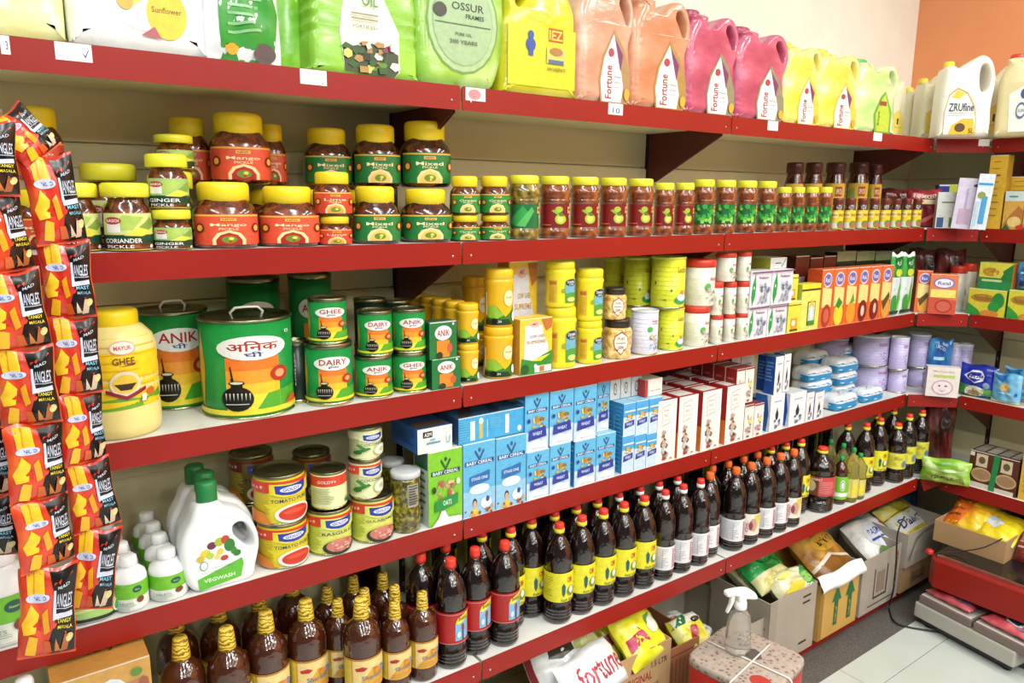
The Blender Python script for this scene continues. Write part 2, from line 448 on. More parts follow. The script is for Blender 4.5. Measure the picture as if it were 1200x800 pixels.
for lv in range(5):     # corner infill shelves
    a = (2.994, YF5 if lv == 4 else YF); b = (XF5 if lv == 4 else XF, 1.289); z = LV[lv]
    r = bpy.data.objects.new('corner_shelf', None); COL.objects.link(r); r.location = ((a[0] + b[0]) / 2, (a[1] + b[1]) / 2, z)
    r['label'] = f'short red-edged infill shelf set across the inner corner, {LVN[lv]} one'; r['category'] = 'shelf'; r['group'] = 'corner infill shelves'
    ox, oy = r.location.x, r.location.y
    P = [a, b, (XB, 1.289), (XB, YB), (2.994, YB)]; n = 5
    B().add([(x - ox, y - oy, -.0004) for x, y in P] + [(x - ox, y - oy, -.006) for x, y in P], [tuple(reversed(range(n))), tuple(range(n, 2 * n))] + [((i + 1) % n, i, i + n, (i + 1) % n + n)[::-1] for i in range(n)], DECK).link('deck', r)
    L = math.hypot(b[0] - a[0], b[1] - a[1]); ang = math.atan2(b[1] - a[1], b[0] - a[0]); e = B()
    mt = Matrix.Rotation(ang, 4, 'Z') @ Matrix.Rotation(-.0 if lv < 4 else -.42, 4, 'Y')
    zz = .006 if lv == 4 else 0
    e.box(-L / 2 + .006, L / 2 - .006, -.007, -.004, -.05 + zz, zz, RED, .001, mtx=mt)
    eo = e.link('front_edge', r)
    for x in (-L / 2 + .03, L / 2 - .03): B().lathe([(.003, 0), (.0015, .002), (0, .0024)], STEEL, 10, mtx=mt @ Matrix.Translation((x, -.007, -.03 + zz)) @ Matrix.Rotation(PI / 2, 4, 'X')).link('screw', eo)
    if lv == 0: B().box(.055, .095, -.0078, -.0072, -.026, -.001, M('F1F1EC', .6), mtx=mt).link('price_sticker', r)
for k in range(3):      # back panels with pressed seams
    b = B(); x0, x1 = JX[k] + .008, JX[k + 1] - .008
    if k == 2: x1 = 3.465
    for i in range(6):
        z0 = .055 + i * .33 - (.0 if i else 0); z1 = min(z0 + .328, 1.86)
        if i == 0: z0 = .055
        b.box(x0, x1, 1.742, 1.75, z0 - .055 if i == 0 else z0, z1, CREAM, .002)
        b.box(x0, x1, 1.737, 1.742, z1 - .048, z1 - .004, CREAM, .0015)
    b.link('back_panel', kind='thing', label=f'cream pressed-metal back panel behind the {["left", "middle", "right"][k]} bay', category='panel', group='back panels')
b = B()
for i in range(6):
    z0 = .055 + i * .33; z1 = min(z0 + .328, 1.86); b.box(3.4665, 3.474, .40, 1.277, z0 - .055 if i == 0 else z0, z1, CREAM, .002); b.box(3.4665, 3.474, 1.294, 1.7415, z0 - .055 if i == 0 else z0, z1, CREAM, .002)
b.link('back_panel', kind='thing', label='cream metal back panel of the side unit on the right', category='panel', group='back panels')
def upright(x, y, rz, label):
    b = B().box(-.0065, .0065, -.002, .03, 0, 1.86, M('2A1613', .5), .0015)
    for i in range(60): b.box(-.002, .002, -.0026, -.0018, .02 + i * .03, .034 + i * .03, M('8A8478', .5) if i % 2 else BLACK)
    b.link('slotted_upright', loc=(x, y, 0), rz=rz, label=label, category='upright', group='slotted uprights of the shelving')
upright(JX[0], 1.737, 0, 'dark slotted upright at the far left end of the back wall shelving')
upright(JX[1], 1.737, 0, 'dark slotted upright between the left and middle bays')
upright(JX[2], 1.737, 0, 'dark slotted upright between the middle and right bays')
upright(3.465, 1.285, -PI / 2, 'dark slotted upright of the side unit beside the corner')
# base decks
for k in range(3):
    x0, x1 = JX[k], JX[k + 1]
    r = bpy.data.objects.new('base_plinth', None); COL.objects.link(r); r.location = (x0, YF5, 0)
    r['label'] = f'red-edged base plinth under the {["left", "middle", "right"][k]} bay of the back wall'; r['category'] = 'shelf'; r['group'] = 'base plinths'
    B().box(.002, x1 - x0 - .002, .003, YB - YF5, .046, .054, M('8C8A84', .5, 'dirty')).link('deck', r)
    B().box(.002, x1 - x0 - .002, 0, .003, .002, .0535, RED, .001).link('front_edge', r)

#PART3
# ------------------------------------------------------------------- kinds
W_ = 'F4F4F0'; YL = M('F6DA26', .35); LEM = M('EDE93A', .35); DK = '1A1A1A'
ACHAR = M('5C2410', .18, 'pickle', dark='2A0D05', light='8E4420')
ACHAR2 = M('7A3A18', .2, 'pickle', dark='54240F', light='9A5628', scale=60)
ACHARG = M('6B5A1C', .2, 'pickle', dark='3A2E08', light='A58A34'); ACHARD = M('3C1409', .15, 'pickle', dark='180704', light='6B2A10')
def lid_prof(r, z, h, c=.06): return [(r * .9, z), (r, z + h * .06), (r, z + h * .82), (r * .95, z + h * .94), (r * .86, z + h), (0, z + h)]
def jar(key, R, H, prof, sup, lid, lidc, mt, els, lz, A, name='pickle_jar', rib=.012, lab='printed label', cu=None):
    body = B().lathe(prof, mt, 28, sup); r_, z_, h_ = lid
    ld = B().lathe(lid_prof(r_, z_, h_), lidc, 56, 2, rib=rib); lb = B()
    fn = wrapped(prof, lz[0], lz[1], A, sup)
    lb.print(els, fn, cu=cu or .14 / max(A, .5), cv=.25, smooth=True)
    kind(key, name, 2 * R, 2 * R, H, [('body', body.mesh('body')), ('lid', ld.mesh('lid')), ('label', lb.mesh('label'))])
def squat(R, H): return [(R * .8, 0), (R * .93, H * .012), (R * .985, H * .05), (R, H * .1), (R * .99, H * .5), (R * .97, H * .56), (R * .9, H * .63), (R * .76, H * .70), (R * .72, H * .74), (R * .72, H * .78)]
def tall(R, H): return [(R * .85, 0), (R * .96, H * .015), (R * .98, H * .05), (R * .97, H * .15), (R * .93, H * .17), (R * .93, H * .56), (R * .98, H * .585), (R * .98, H * .62), (R * .94, H * .64), (R, H * .68), (R, H * .76), (R * .93, H * .82), (R * .86, H * .84), (R * .86, H * .88)]
GOLD = 'E8B44A'
def arch(bg, bg2, txt, cu_=0):
    return [('r', -1, 0, 1, 1, bg), ('r', -1, .93, 1, .98, GOLD), ('p', [(cu_ - .42, 0), (cu_ - .42, .18), (cu_ - .3, .38), (cu_, .48), (cu_ + .3, .38), (cu_ + .42, .18), (cu_ + .42, 0)], 'F2D79A'),
            ('p', [(cu_ - .33, 0), (cu_ - .33, .16), (cu_ - .22, .32), (cu_, .4), (cu_ + .22, .32), (cu_ + .33, .16), (cu_ + .33, 0)], bg2),
            ('e', cu_, .17, .2, .12, '6C8A2A'), ('e', cu_ + .05, .2, .07, .05, 'D6D24A'),
            ('t', txt, cu_, .64, .9, .12, 'F3E3B0'), ('t', 'PICKLE', cu_, .52, .5, .07, 'F3E3B0'), ('r', cu_ - .2, .78, cu_ + .2, .88, GOLD), ('t', 'NEW', cu_, .83, .3, .06, '8A1C10'),
            ('e', cu_ - .72, .55, .13, .16, '7A2318'), ('e', cu_ - .72, .55, .08, .1, GOLD), ('e', cu_ + .72, .55, .13, .16, '7A2318'), ('e', cu_ + .72, .55, .08, .1, GOLD)]
for key, bg, bg2, tx in (('jr', 'DE5236', 'B02018', 'Mango'), ('jg', '1F7A3A', 'E8C46A', 'Mixed')):
    R, H = .052, .125
    jar(key, R, H, squat(R, H), 2.8, (R * .8, H * .70, H * .30), YL, ACHARD if key == 'jg' else ACHAR, arch(bg, bg2, tx), (H * .06, H * .52), 1.15)
R, H = .036, .075
for key, bg, bg2, tx in (('sr', 'D4452C', 'F0A040', 'Lime'), ('sg', '2B8A3C', 'F0C878', 'Green')):
    jar(key, R, H, squat(R, H), 2.4, (R * .86, H * .72, H * .28), YL, ACHAR, arch(bg, bg2, tx), (H * .06, H * .54), 1.2)
def veg(t1, top): return [('r', -1, 0, 1, 1, '14432A'), ('r', -1, .42, 1, 1, top), ('p', [(-.9, .5), (-.2, .95), (.5, .9), (.1, .55)], 'A9C65A'), ('p', [(.0, .45), (.8, .9), (1, .7), (.5, .42)], '7FA040'),
    ('p', [(-.2, .4), (.3, .62), (.9, .5), (.4, .38)], 'D9D64A'), ('r', -.8, .48, -.3, .86, 'E8E6DE'), ('e', -.55, .8, .3, .1, 'B03A30'), ('t', 'RASOI', -.55, .8, .45, .08, W_),
    ('t', t1, -.25, .26, 1.25, .12, W_), ('t', 'PICKLE', -.35, .1, .9, .09, W_), ('e', .75, .1, .08, .05, W_), ('r', -1, 0, 1, .025, 'E8D23A')]
R, H = .042, .105
jar('jl', R, H, squat(R, H), 2.2, (R * 1.0, H * .79, H * .21), LEM, ACHAR, veg('CORIANDER', 'CFD98A'), (H * .02, H * .56), 1.2)
R, H = .034, .07
jar('sl', R, H, squat(R, H), 2.2, (R * 1.0, H * .76, H * .24), LEM, ACHAR, veg('GINGER', '9AC070'), (H * .03, H * .56), 1.2)
R, H = .03, .12
figure = [('e', .05, .78, .18, .13, 'A9C23A'), ('p', [(-.3, .72), (.05, .5), (.15, .58), (-.2, .78)], '8FB030'), ('e', .12, .36, .26, .22, 'A9C23A'), ('e', .12, .36, .15, .14, 'D6DE70'), ('p', [(.0, .6), (.2, .66), (.28, .5), (.1, .48)], '5C7A1E')]
chip = [('r', .45, .62, .98, .9, 'F0A860'), ('t', 'MIRCH', .7, .77, .4, .12, '7A1410'), ('t', '500', .7, .48, .35, .1, W_), ('t', 'g', .7, .28, .15, .14, 'E9D4E6')]
jar('tr', R, H, tall(R, H), 3, (R * .97, H * .86, H * .14), LEM, ACHAR2, [('r', -1, 0, 1, 1, '7E1218'), ('r', -1, 0, -.7, 1, 'B02024')] + figure + chip + [('r', -.9, .1, -.3, .13, 'D98A40')], (H * .18, H * .55), 1.5)
jar('to', R, H, tall(R, H), 3, (R * .97, H * .86, H * .14), LEM, ACHARG, [('r', -1, 0, 1, 1, '1C6B38'), ('p', [(-.9, .2), (-.2, .95), (.1, .6), (-.3, .05)], '2F9A4A'), ('p', [(-.5, .1), (.2, .9), (.3, .7), (-.1, .05)], '57B45A')] + chip, (H * .18, H * .55), 1.5)
jar('tg', R, H, tall(R, H), 3, (R * .97, H * .86, H * .14), LEM, ACHAR2, [('r', -1, 0, 1, 1, '146030')] + scatter(22, -.9, .1, .4, .9, ['2FA03A', '52B848', '1C8030', '8CCB50'], .2, 4, 1) + chip, (H * .18, H * .55), 1.5)
R, H = .028, .075
jar('mb', R, H, [(R * .9, 0), (R, H * .04), (R, H * .6), (R * .9, H * .68), (R * .85, H * .8)], 3, (R * .92, H * .78, H * .22), M('6A2A1C', .3), ACHARD,
    [('r', -1, 0, 1, 1, 'E8C92E'), ('r', -.9, .62, -.1, .9, 'F3E3A0'), ('t', 'MASALA', -.5, .76, .7, .14, '8A2A10'), ('e', -.4, .2, .5, .16, 'D8D6C8'), ('e', .3, .25, .4, .2, '6E8A2A'), ('e', .4, .2, .3, .12, 'C0605A'), ('t', 'PASTE', .4, .75, .7, .14, 'A05020')], (H * .03, H * .62), 1.5)
R, H = .034, .13
jar('bb', R, H, [(R * .92, 0), (R, H * .03), (R, H * .68), (R * .8, H * .8), (R * .8, H * .84)], 2, (R * .9, H * .84, H * .16), M('4A1A12', .3), ACHARD,
    [('r', -1, 0, 1, 1, 'D9B03A'), ('p', [(-1, 0), (-1, .8), (-.3, .9), (-.1, .1)], '9AA34A'), ('r', .0, .68, .6, .92, 'A8402A'), ('t', 'SPICE', .3, .8, .5, .12, 'F3E3B0'), ('r', -.1, .1, .9, .4, 'E8E4CC'), ('t', 'CHUTNEY', .4, .25, .8, .12, '3A3A20')], (H * .06, H * .68), 1.1, name='chutney_jar')
R, H = .034, .12
jar('gj', R, H, [(R * .9, 0), (R, H * .02), (R, H * .44), (R * .94, H * .46), (R * .94, H * .49), (R, H * .51), (R, H * .84), (R * .93, H * .9)], 2, (R * 1.02, H * .9, H * .1), M('C9CCCE', .35), M('5E5618', .12, 'pickle', dark='2A2608', light='9C9038', scale=110),
    [('r', -.1, 0, 1, 1, '9C9A8C')] + lines(8, 0, .06, .9, .94, '3C3C30') , (H * .44, H * .82), .75, name='olive_jar', rib=.01)

# tins -------------------------------------------------------------------
RIM = M('C9C39A', .25, 'metal'); RIMD = M('8E8C70', .3, 'metal')
def tin(key, R, H, col, els, A=2.6, z=(0, 1), name='tin_can', lidc=None, seam=True, handle=False, sup=2, body=None, rimtop=.03):
    lidc = lidc or RIM
    prof = [(R * .97, 0), (R, .004), (R, H * .2), (R * 1.0, H - .007), (R * .97, H - .0078)]
    bd = B().lathe(prof, M(col, .3, 'print') if body is None else body, 40, sup)
    rb = B().lathe([(R * .955, -.0002), (R * 1.02, .0), (R * 1.025, .003), (R * 1.0, .005)], RIM, 40, sup)
    rm = B().lathe([(R * 1.0, H - .007), (R * 1.025, H - .005), (R * 1.025, H - .001), (R * 1.0, H), (R * .96, H - .001), (R * .95, H - .005), (R * .6, H - .0055), (R * .58, H - .004), (0, H - .004)], lidc, 40, sup)
    lb = B().print(els, wrapped(prof, .006 + z[0] * (H - .013), .006 + z[1] * (H - .013), A, sup, R=R), cu=.13 / A, cv=None, smooth=True, rough=.3)
    parts = [('body', bd.mesh('body')), ('lid', rm.mesh('lid')), ('bottom_rim', rb.mesh('bottom_rim')), ('label', lb.mesh('label'))]
    if handle:
        parts.append(('handle', B().tube(smoothpoly([(-.022, -R * .3, H - .006), (-.026, -R * .35, H + .012), (-.018, -R * .4, H + .02), (0, -R * .45, H + .018), (.018, -R * .4, H + .02), (.026, -R * .35, H + .012), (.022, -R * .3, H - .006)], 4, False) if 0 else [(-.022, -R * .3, H - .006), (-.026, -R * .32, H + .008), (-.018, -R * .36, H + .018), (0, -R * .38, H + .019), (.018, -R * .36, H + .018), (.026, -R * .32, H + .008), (.022, -R * .3, H - .006)], .0025, M('E8E8E2', .4)).mesh('handle'), 'white wire handle'))
    kind(key, name, 2 * R, 2 * R, H, parts)
def pot(cx, cy, s, asp):     # black clay pot with white strokes
    a = asp
    o = [('e', cx, cy, s, s * a * .75, '17150F'), ('r', cx - s * .35, cy + s * a * .6, cx + s * .35, cy + s * a * .95, '17150F'), ('e', cx, cy + s * a * .95, s * .5, s * a * .14, '17150F'), ('e', cx, cy + s * a * .97, s * .4, s * a * .08, 'D6D0BC')]
    for i in range(7):
        x = cx - s * .72 + i * s * .24; o.append(('p', [(x, cy + s * a * .35), (x + s * .1, cy + s * a * .35), (x + s * .05, cy - s * a * .1)], 'CFCABA'))
    o.append(('r', cx - s * .7, cy - s * a * .33, cx + s * .7, cy - s * a * .28, 'CFCABA')); return o
def anik(title, sub, A=1.5, big=True):
    k = 1.5 / A
    e = [('p', [(-.98, .05), (-.88, .5), (-.98, .93), (-1.08, .5)], 'E2B22E'), ('r', -.45, .06, .42, .64, 'E87A2A'), ('r', -.45, .06, .42, .5, 'EF9A2C'), ('r', -.45, .06, .42, .36, 'F2BE30'), ('r', -.45, .06, .42, .24, 'F4D838'),
         ('p', [(.0, .06), (.2, .24), (.8, .28), (.8, .06)], '4FA62F'), ('r', -1.3, .02, 1.1, .075, 'EBD932'),
         ('e', .0, .74, .58, .13, 'E9E9E4'), ('t', title, 0, .765, .82, .11, 'A8241E'), ('t', sub, 0, .675, .3, .055, '26407E')]
    e += [('p', [(-.38, .42), (-.34, .42), (-.22, .2), (-.27, .2)], '241A10'), ('p', [(-.38, .55), (-.36, .55), (-.3, .3), (-.34, .3)], '241A10'), ('e', .42, .44, .17, .085, 'B23420'), ('e', .42, .44, .09, .045, 'E8A070')]
    e += pot(-.28, .2, .25, .72)
    if big: e += [('r', .55, .87, .63, .9, W_), ('r', .565, .875, .615, .895, '1E8A3C'), ('p', [(.5, .09), (.62, .17), (.75, .16), (.75, .09)], 'C8502A'), ('t', 'AGMARK', .9, .4, .1, .4, 'D9E8D0', 1)]
    return e
for key, R, H, t, sb, h in (('ah', .075, .20, 'अ\u093fनक', 'घी', True), ('ae', .075, .20, 'ANIK', 'घी', True)):
    tin(key, R, H, '1B8C3E', anik(t, sb), 1.35, handle=h, name='ghee_tin', lidc=RIMD)
for key, t in (('a1', 'GHEE'), ('a2', 'DAIRY'), ('a3', 'ANIK')):
    tin(key, .03, .085, '1E8C40', anik(t, 'ghee', big=False), 1.4, name='ghee_tin', lidc=RIMD)
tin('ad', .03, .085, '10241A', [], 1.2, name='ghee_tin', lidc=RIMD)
tin('at', .04, .16, '187A38', [('e', 0, .74, .6, .1, 'E4E0D4'), ('t', 'ANIK', 0, .74, .9, .07, 'A8241E'), ('r', -.4, .1, .4, .6, 'D9861E')], 1.2, name='ghee_tin', lidc=RIMD)
def foodtin(key, R, H, base, top, title, pic):
    e = [('r', -1, 0, 1, 1, base)] + lines(14, -.98, .08, -.35, .7, {'E6D62E': 'C8B01E', 'DDE36A': 'B4C04A', 'E4E8B0': 'B8BC90'}.get(base, 'C0B040'), 5, .6) + [('r', -1, .72, 1, .97, top), ('p', [(-.35, .92), (-.35, .68), (.0, .6), (1, .62), (1, .97), (.8, .97), (.75, .88)], base),
         ('p', [(-.22, .88), (-.2, .7), (-.05, .66), (.15, .63), (.3, .63), (.5, .66), (.62, .72), (.64, .9), (.2, .87)], '2438A0'), ('e', .2, .77, .3, .065, 'D8DCEA'), ('t', 'GOLDY', .2, .77, .45, .07, '2438A0'),
         ('t', title, .2, .52, 1.05, .085, '262A5C'), ('t', '24 x 8', -.72, .85, .4, .07, 'F3D8D0')]
    if pic == 'bowl': e += [('e', .25, .2, .5, .22, 'E9E4DC'), ('e', .27, .2, .42, .17, 'C8321E'), ('e', .27, .24, .3, .05, 'D8502E'), ('p', [(-1, 0), (-1, .35), (-.5, .25), (-.3, 0)], 'D8802A')]
    if pic == 'mush': e += [('e', .2, .16, .52, .2, '24301A'), ('e', .2, .2, .42, .17, 'C87868')] + scatter(16, -.05, .08, .45, .32, ['D89888', 'B86458', 'E0B0A0'], .07, 3, .6)
    if pic == 'coco': e += [('p', [(-.6, .3), (-.4, .22), (.1, .36), (.0, .42)], '2F7A2A'), ('p', [(-.5, .5), (-.1, .3), (.0, .34), (-.4, .56)], '3C8A30'), ('e', -.45, .24, .18, .06, '2A6A22'), ('e', .55, .28, .36, .2, 'C8D0A8'), ('e', .55, .28, .3, .165, 'EEF0DC'), ('e', .55, .28, .14, .08, 'C0CC98')]
    if pic == 'back': e = [('r', -1, 0, 1, 1, base), ('r', -1, .66, 1, .97, top), ('t', 'GOLDY+', -.2, .8, .7, .09, 'F3D8D0')] + lines(12, -.8, .12, .1, .6, 'A9AC84', 4, .4) + [('p', [(.5, .1), (.7, .2), (.9, .5), (.75, .3), (.6, .22)], '3C7A30'), ('e', .65, .17, .16, .07, '2F6A28')]
    tin(key, R, H, base, e, 1.5, lidc=RIMD)
foodtin('ct', .036, .1, 'E6D62E', 'CF3A22', 'TOMATO PUREE', 'bowl'); foodtin('cm', .036, .1, 'DDE36A', 'CC3826', 'RASGULLA', 'mush')
foodtin('cg', .036, .1, 'DDE36A', 'CC3826', 'GULABJAMUN', 'mush'); foodtin('cc', .027, .085, 'E4E8B0', 'D04630', 'COCONUT', 'coco'); foodtin('cb', .027, .1, 'E4E8B0', 'CF4028', '', 'back')
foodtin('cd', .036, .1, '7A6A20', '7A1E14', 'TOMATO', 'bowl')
foodtin('ck', .027, .085, 'E4E8B0', 'DDE0B0', 'COCONUT', 'coco')
def babytin(key, col, R, H, title, lidcol=None, art='yellow', name='milk_tin'):
    e = lines(16, -1.2, .1, 1.2, .9, {'DCE23A': 'C4CA28', 'E6E2CC': 'D2CDB0', 'DCDCEC': 'C8C8DE', 'C9C0EA': 'ADA2D4', 'C6BFE4': 'A79DCF'}.get(col, 'C0C0C0'), 3, .16)
    e = [x for i, x in enumerate(e) if i % 2]
    e += [('t', title, .45, .8, .5, .09, 'B02A50' if art != 'yellow' else 'B0622A'), ('r', .2, .73, .7, .74, '8A4060')]
    if art == 'yellow': e += [('e', .45, .14, .38, .09, '2F9A5C'), ('e', .5, .2, .3, .08, 'D8E4EC'), ('e', .52, .3, .12, .05, 'D08A50'), ('e', -.9, .5, .05, .03, '3A5A30'), ('e', -.1, .35, .04, .03, '3A6A80'), ('p', [(-.6, .15), (-.3, .13), (-.35, .16)], '5A5A20')]
    if art == 'cow': e += [('e', .1, .6, .17, .07, '4CB44E')] + scatter(26, .1, .12, .75, .48, ['8890A8', 'B0B8C8', '6A7890', 'C8B060', '9AA8B8'], .07, 8, .6) + [('e', .2, .42, .08, .05, 'E0C860')]
    if art == 'lilac': e += scatter(12, .3, .15, .7, .5, ['9A3A80', 'C070A8', '8A5AA8'], .05, 9, .5) + [('r', -1.4, .05, 1.4, .055, '5A4A80'), ('r', -1.4, .9, 1.4, .905, '6A5A90')]
    tin(key, R, H, col, e, 1.2, name=name, lidc=M('D8D8DE', .3) if col != 'DCE23A' else M('C8CC50', .4))
babytin('by', 'DCE23A', .045, .15, 'Lacto', art='yellow'); babytin('bl', 'C9C0EA', .045, .13, 'Lactogen', art='lilac'); babytin('bw', 'DCDCEC', .045, .14, 'Amulspray', art='cow')
def redlid(key, R, H, n='milk_powder_jar'):
    prof = [(R * .96, 0), (R, .003), (R, H * .83)]
    e = lines(14, -1.2, .1, .1, .7, 'D2CDB0', 3, .2) + [('t', 'Amul', .55, .72, .5, .12, 'B02A30'), ('e', .2, .5, .17, .09, '62B04A')] + scatter(26, .1, .08, .9, .44, ['8890A8', 'B0B8C8', 'A8986A', '6A7890', 'C8C070'], .07, 5, .7)
    kind(key, n, 2 * R, 2 * R, H, [('body', B().lathe(prof, M('E6E4D4', .35, 'print'), 32).mesh('body')), ('lid', B().lathe(lid_prof(R * 1.02, H * .83, H * .17), M('D23A26', .35), 40).mesh('lid')),
                                   ('label', B().print(e, wrapped(prof, .006, H * .82, 1.2, R=R), cu=.12, smooth=True).mesh('label'))])
redlid('rl', .038, .12)

# plastic jars and tubs ---------------------------------------------------
def tub(key, R, H, prof, sup, col, lid, lidc, els, lz, A, name, rib=0, band=None):
    p = [('body', B().lathe(prof, col, 36, sup).mesh('body')), ('lid', B().lathe(lid_prof(*lid), lidc, 48, sup if sup > 2 else 2, rib=rib).mesh('lid')), ('label', B().print(els, wrapped(prof, lz[0], lz[1], A, sup), cu=.12 / A, cv=.2, smooth=True).mesh('label'))]
    kind(key, name, 2 * R, 2 * R, H, p)
R, H = .07, .205
tub('gh', R, H, [(R * .88, 0), (R * .97, .006), (R, .02), (R, .045), (R * .97, .055), (R, .066), (R, .085), (R * .985, .09), (R, .095), (R, .115), (R * .985, .12), (R, .125), (R, .145), (R * .92, .163), (R * .7, .178), (R * .58, .182)], 2,
    M('E9D98A', .3), (R * .62, .174, .031), M('F0D018', .3), [('r', -1, .1, 1, 1, 'F2CE1E'), ('p', [(-1, .06), (-1, .26), (-.5, .2), (0, .24), (.5, .2), (1, .28), (1, .12), (0, .08)], '6FA82C'), ('p', [(-1, .1), (-1, .16), (0, .12), (1, .2), (1, .14)], '3E8A28')] +
    lines(6, -.95, .3, .95, .9, 'E4B41A', 2, .12) + [('e', .1, .88, .26, .09, 'E9A090'), ('e', .1, .88, .23, .075, 'F2E4D4'), ('t', 'MAYUR', .1, .88, .34, .055, 'B03028'), ('t', 'GHEE', .1, .71, .42, .09, '6A4416'), ('p', [(.0, .64), (.35, .68), (.3, .65)], '8A2A1E'), ('e', .1, .42, .3, .16, 'E4D6BA'), ('e', .1, .42, .24, .12, 'E8C43A'), ('p', [(-.12, .42), (.0, .34), (.2, .34), (.32, .42)], '3A2410'),
     ('p', [(-.28, .36), (.1, .26), (.5, .36), (.5, .31), (.1, .21), (-.28, .31)], '8A2030'), ('r', .4, .16, .5, .26, 'E8E4DC'), ('e', .62, .28, .1, .05, 'D06A2A')], (.04, .165), 1.2, 'ghee_jar')
def yj(key, R, H, lidc, body, kind_):
    prof = [(R * .86, 0), (R * .96, .004), (R * .94, H * .1), (R * .9, H * .4), (R * .94, H * .72), (R, H * .78), (R * .9, H * .84)]
    if kind_ == 'green': e = [('p', [(-1, 0), (-1, .4), (-.3, .46), (.2, .2), (1, .5), (1, 0)], '3C7A22'), ('p', [(-1, .2), (-1, .42), (-.4, .5), (.1, .24), (-.3, .16)], '8FBF3A'), ('p', [(-1, 0), (-1, .14), (.4, .14), (.6, 0)], '1A3A1A'), ('e', .4, .66, .3, .2, 'F0E4B0'), ('t', 'honey', .4, .68, .38, .07, 'B08A4A'), ('t', 'SHUDH', -.3, .09, .5, .06, W_), ('e', .7, .2, .14, .12, W_), ('r', -.92, .25, -.84, .8, 'F4E8B8'), ('e', -.4, .1, .18, .07, '101810')]
    else: e = [('r', -.85, .1, -.35, .8, 'E0B83A'), ('r', -.8, .66, -.4, .76, 'C07040')] + lines(9, -.8, .14, -.4, .6, 'C8A83A', 3) + [('p', [(.1, .1), (.1, .72), (.3, .82), (.85, .84), (.85, .1)], '6FB0C8'), ('p', [(.1, .1), (.1, .38), (.5, .42), (.85, .38), (.85, .1)], '4C9A3A'), ('e', .45, .72, .36, .11, '1F3A5A'), ('t', 'DHARA', .45, .74, .5, .07, W_), ('t', 'COW', .45, .66, .3, .06, W_), ('e', .45, .2, .26, .07, 'CFE07A'), ('e', .0, .48, .12, .06, '8AA83A')]
    tub(key, R, H, prof, 2.4, body, (R * .93, H * .82, H * .18), lidc, e, (H * .04, H * .74), 1.25, 'ghee_jar')
yj('yg', .034, .12, M('F2C022', .3), M('E9B41E', .25), 'green'); yj('yd', .038, .13, M('F0E02A', .35), M('EEDD2C', .3), 'blue')
R, H = .034, .1
tub('hb', R, H, [(R * .9, 0), (R * .96, .004), (R * .96, H * .2), (R * .9, H * .22), (R, H * .3), (R, H * .7), (R * .88, H * .78)], 2.4, M('D8B468', .2, 'pickle', dark='A87830', light='F0D898'), (R * .88, H * .78, H * .22), M('2A2018', .3),
    [('p', [(0, .05), (.4, .3), (.48, .55), (.4, .8), (0, .98), (-.4, .8), (-.48, .55), (-.4, .3)], '8A4A30'), ('p', [(0, .1), (.36, .33), (.43, .55), (.36, .77), (0, .93), (-.36, .77), (-.43, .55), (-.36, .33)], 'F0E8DC'), ('t', 'PURE', 0, .7, .4, .09, 'B05A50'), ('r', -.3, .52, .3, .54, '5A3A2A'), ('t', 'COW', 0, .36, .34, .12, '3A2A1E')], (H * .08, H * .72), 1.1, 'ghee_jar')

# bottles ------------------------------------------------------------------
PETD = M('150805', .14, 'pet'); PETC = M('D8D084', .1, 'oil'); PETH = M('3A1608', .14, 'pet')
def bottle(key, R, H, mt, cap, ring, els, lz, A=1.35, name='oil_bottle', ribs=3, capmt=None, sup=2, hs=.62):
    prof = [(R * .75, 0), (R * .93, H * .008), (R * .98, H * .03)]
    z = H * .04
    for i in range(4):
        prof += [(R, z), (R, z + H * .022), (R * .965, z + H * .028)]; z += H * .033
    prof += [(R * .97, lz[0] * H), (R * .97, lz[1] * H), (R * .985, lz[1] * H + H * .012)]
    z = lz[1] * H + H * .02
    for i in range(ribs): prof += [(R, z), (R * .965, z + H * .012)]; z += H * .02
    n = 8; z0 = max(z, H * hs); z1 = H * .88
    for i in range(n + 1):
        t = i / n; prof.append((R * (.31 + .68 * math.cos(t * PI / 2) ** .9), z0 + (z1 - z0) * (t ** .8)))
    prof += [(R * .3, H * .89), (R * .3, H * .91)]
    parts = [('bottle', B().lathe(prof, mt, 28, sup).mesh('bottle'))]
    cr_ = R * .34
    capm = B().lathe([(cr_, H * (.945 if ring else .915)), (cr_ * 1.02, H * .95), (cr_ * .98, H * .99), (cr_ * .8, H), (0, H)], M(cap, .35), 24, rib=.03).mesh('cap')
    parts.append(('cap', capm))
    if ring: parts.append(('cap_ring', B().lathe([(cr_ * .9, H * .905), (cr_ * 1.06, H * .908), (cr_ * 1.06, H * .944), (cr_, H * .946)], M(ring, .35), 24).mesh('cap_ring')))
    parts.append(('label', B().print(els, wrapped([(R, 0), (R, H)], lz[0] * H, lz[1] * H, A, sup), cu=.14 / A, base=.0008, smooth=True).mesh('label')))
    kind(key, name, 2 * R, 2 * R, H, parts)
wrapy = lambda c: [('r', -2.0, 0, 2.0, 1, c)]
bottle('b1', .038, .265, PETD, 'E03A28', None, wrapy('B0201C') + [('p', [(.0, .1), (.0, .66), (.2, .8), (1.0, .92), (1.0, .1)], '7FB4D8'), ('p', [(.0, .66), (.15, .82), (1.0, .96), (1.0, .74), (.2, .62)], 'E8DC3A'), ('t', 'BHARAT', .55, .78, .7, .12, '3A3A2A'), ('r', .45, .1, .55, .6, '2A3A6A'), ('e', .5, .5, .1, .12, '8A3A3A'), ('e', .2, .3, .12, .1, 'C8DCE8'), ('r', -2, .03, 2, .05, 'D88A8A'), ('r', -2, .95, 2, .97, 'D88A8A')], (.25, .55), 1.0, ribs=0)
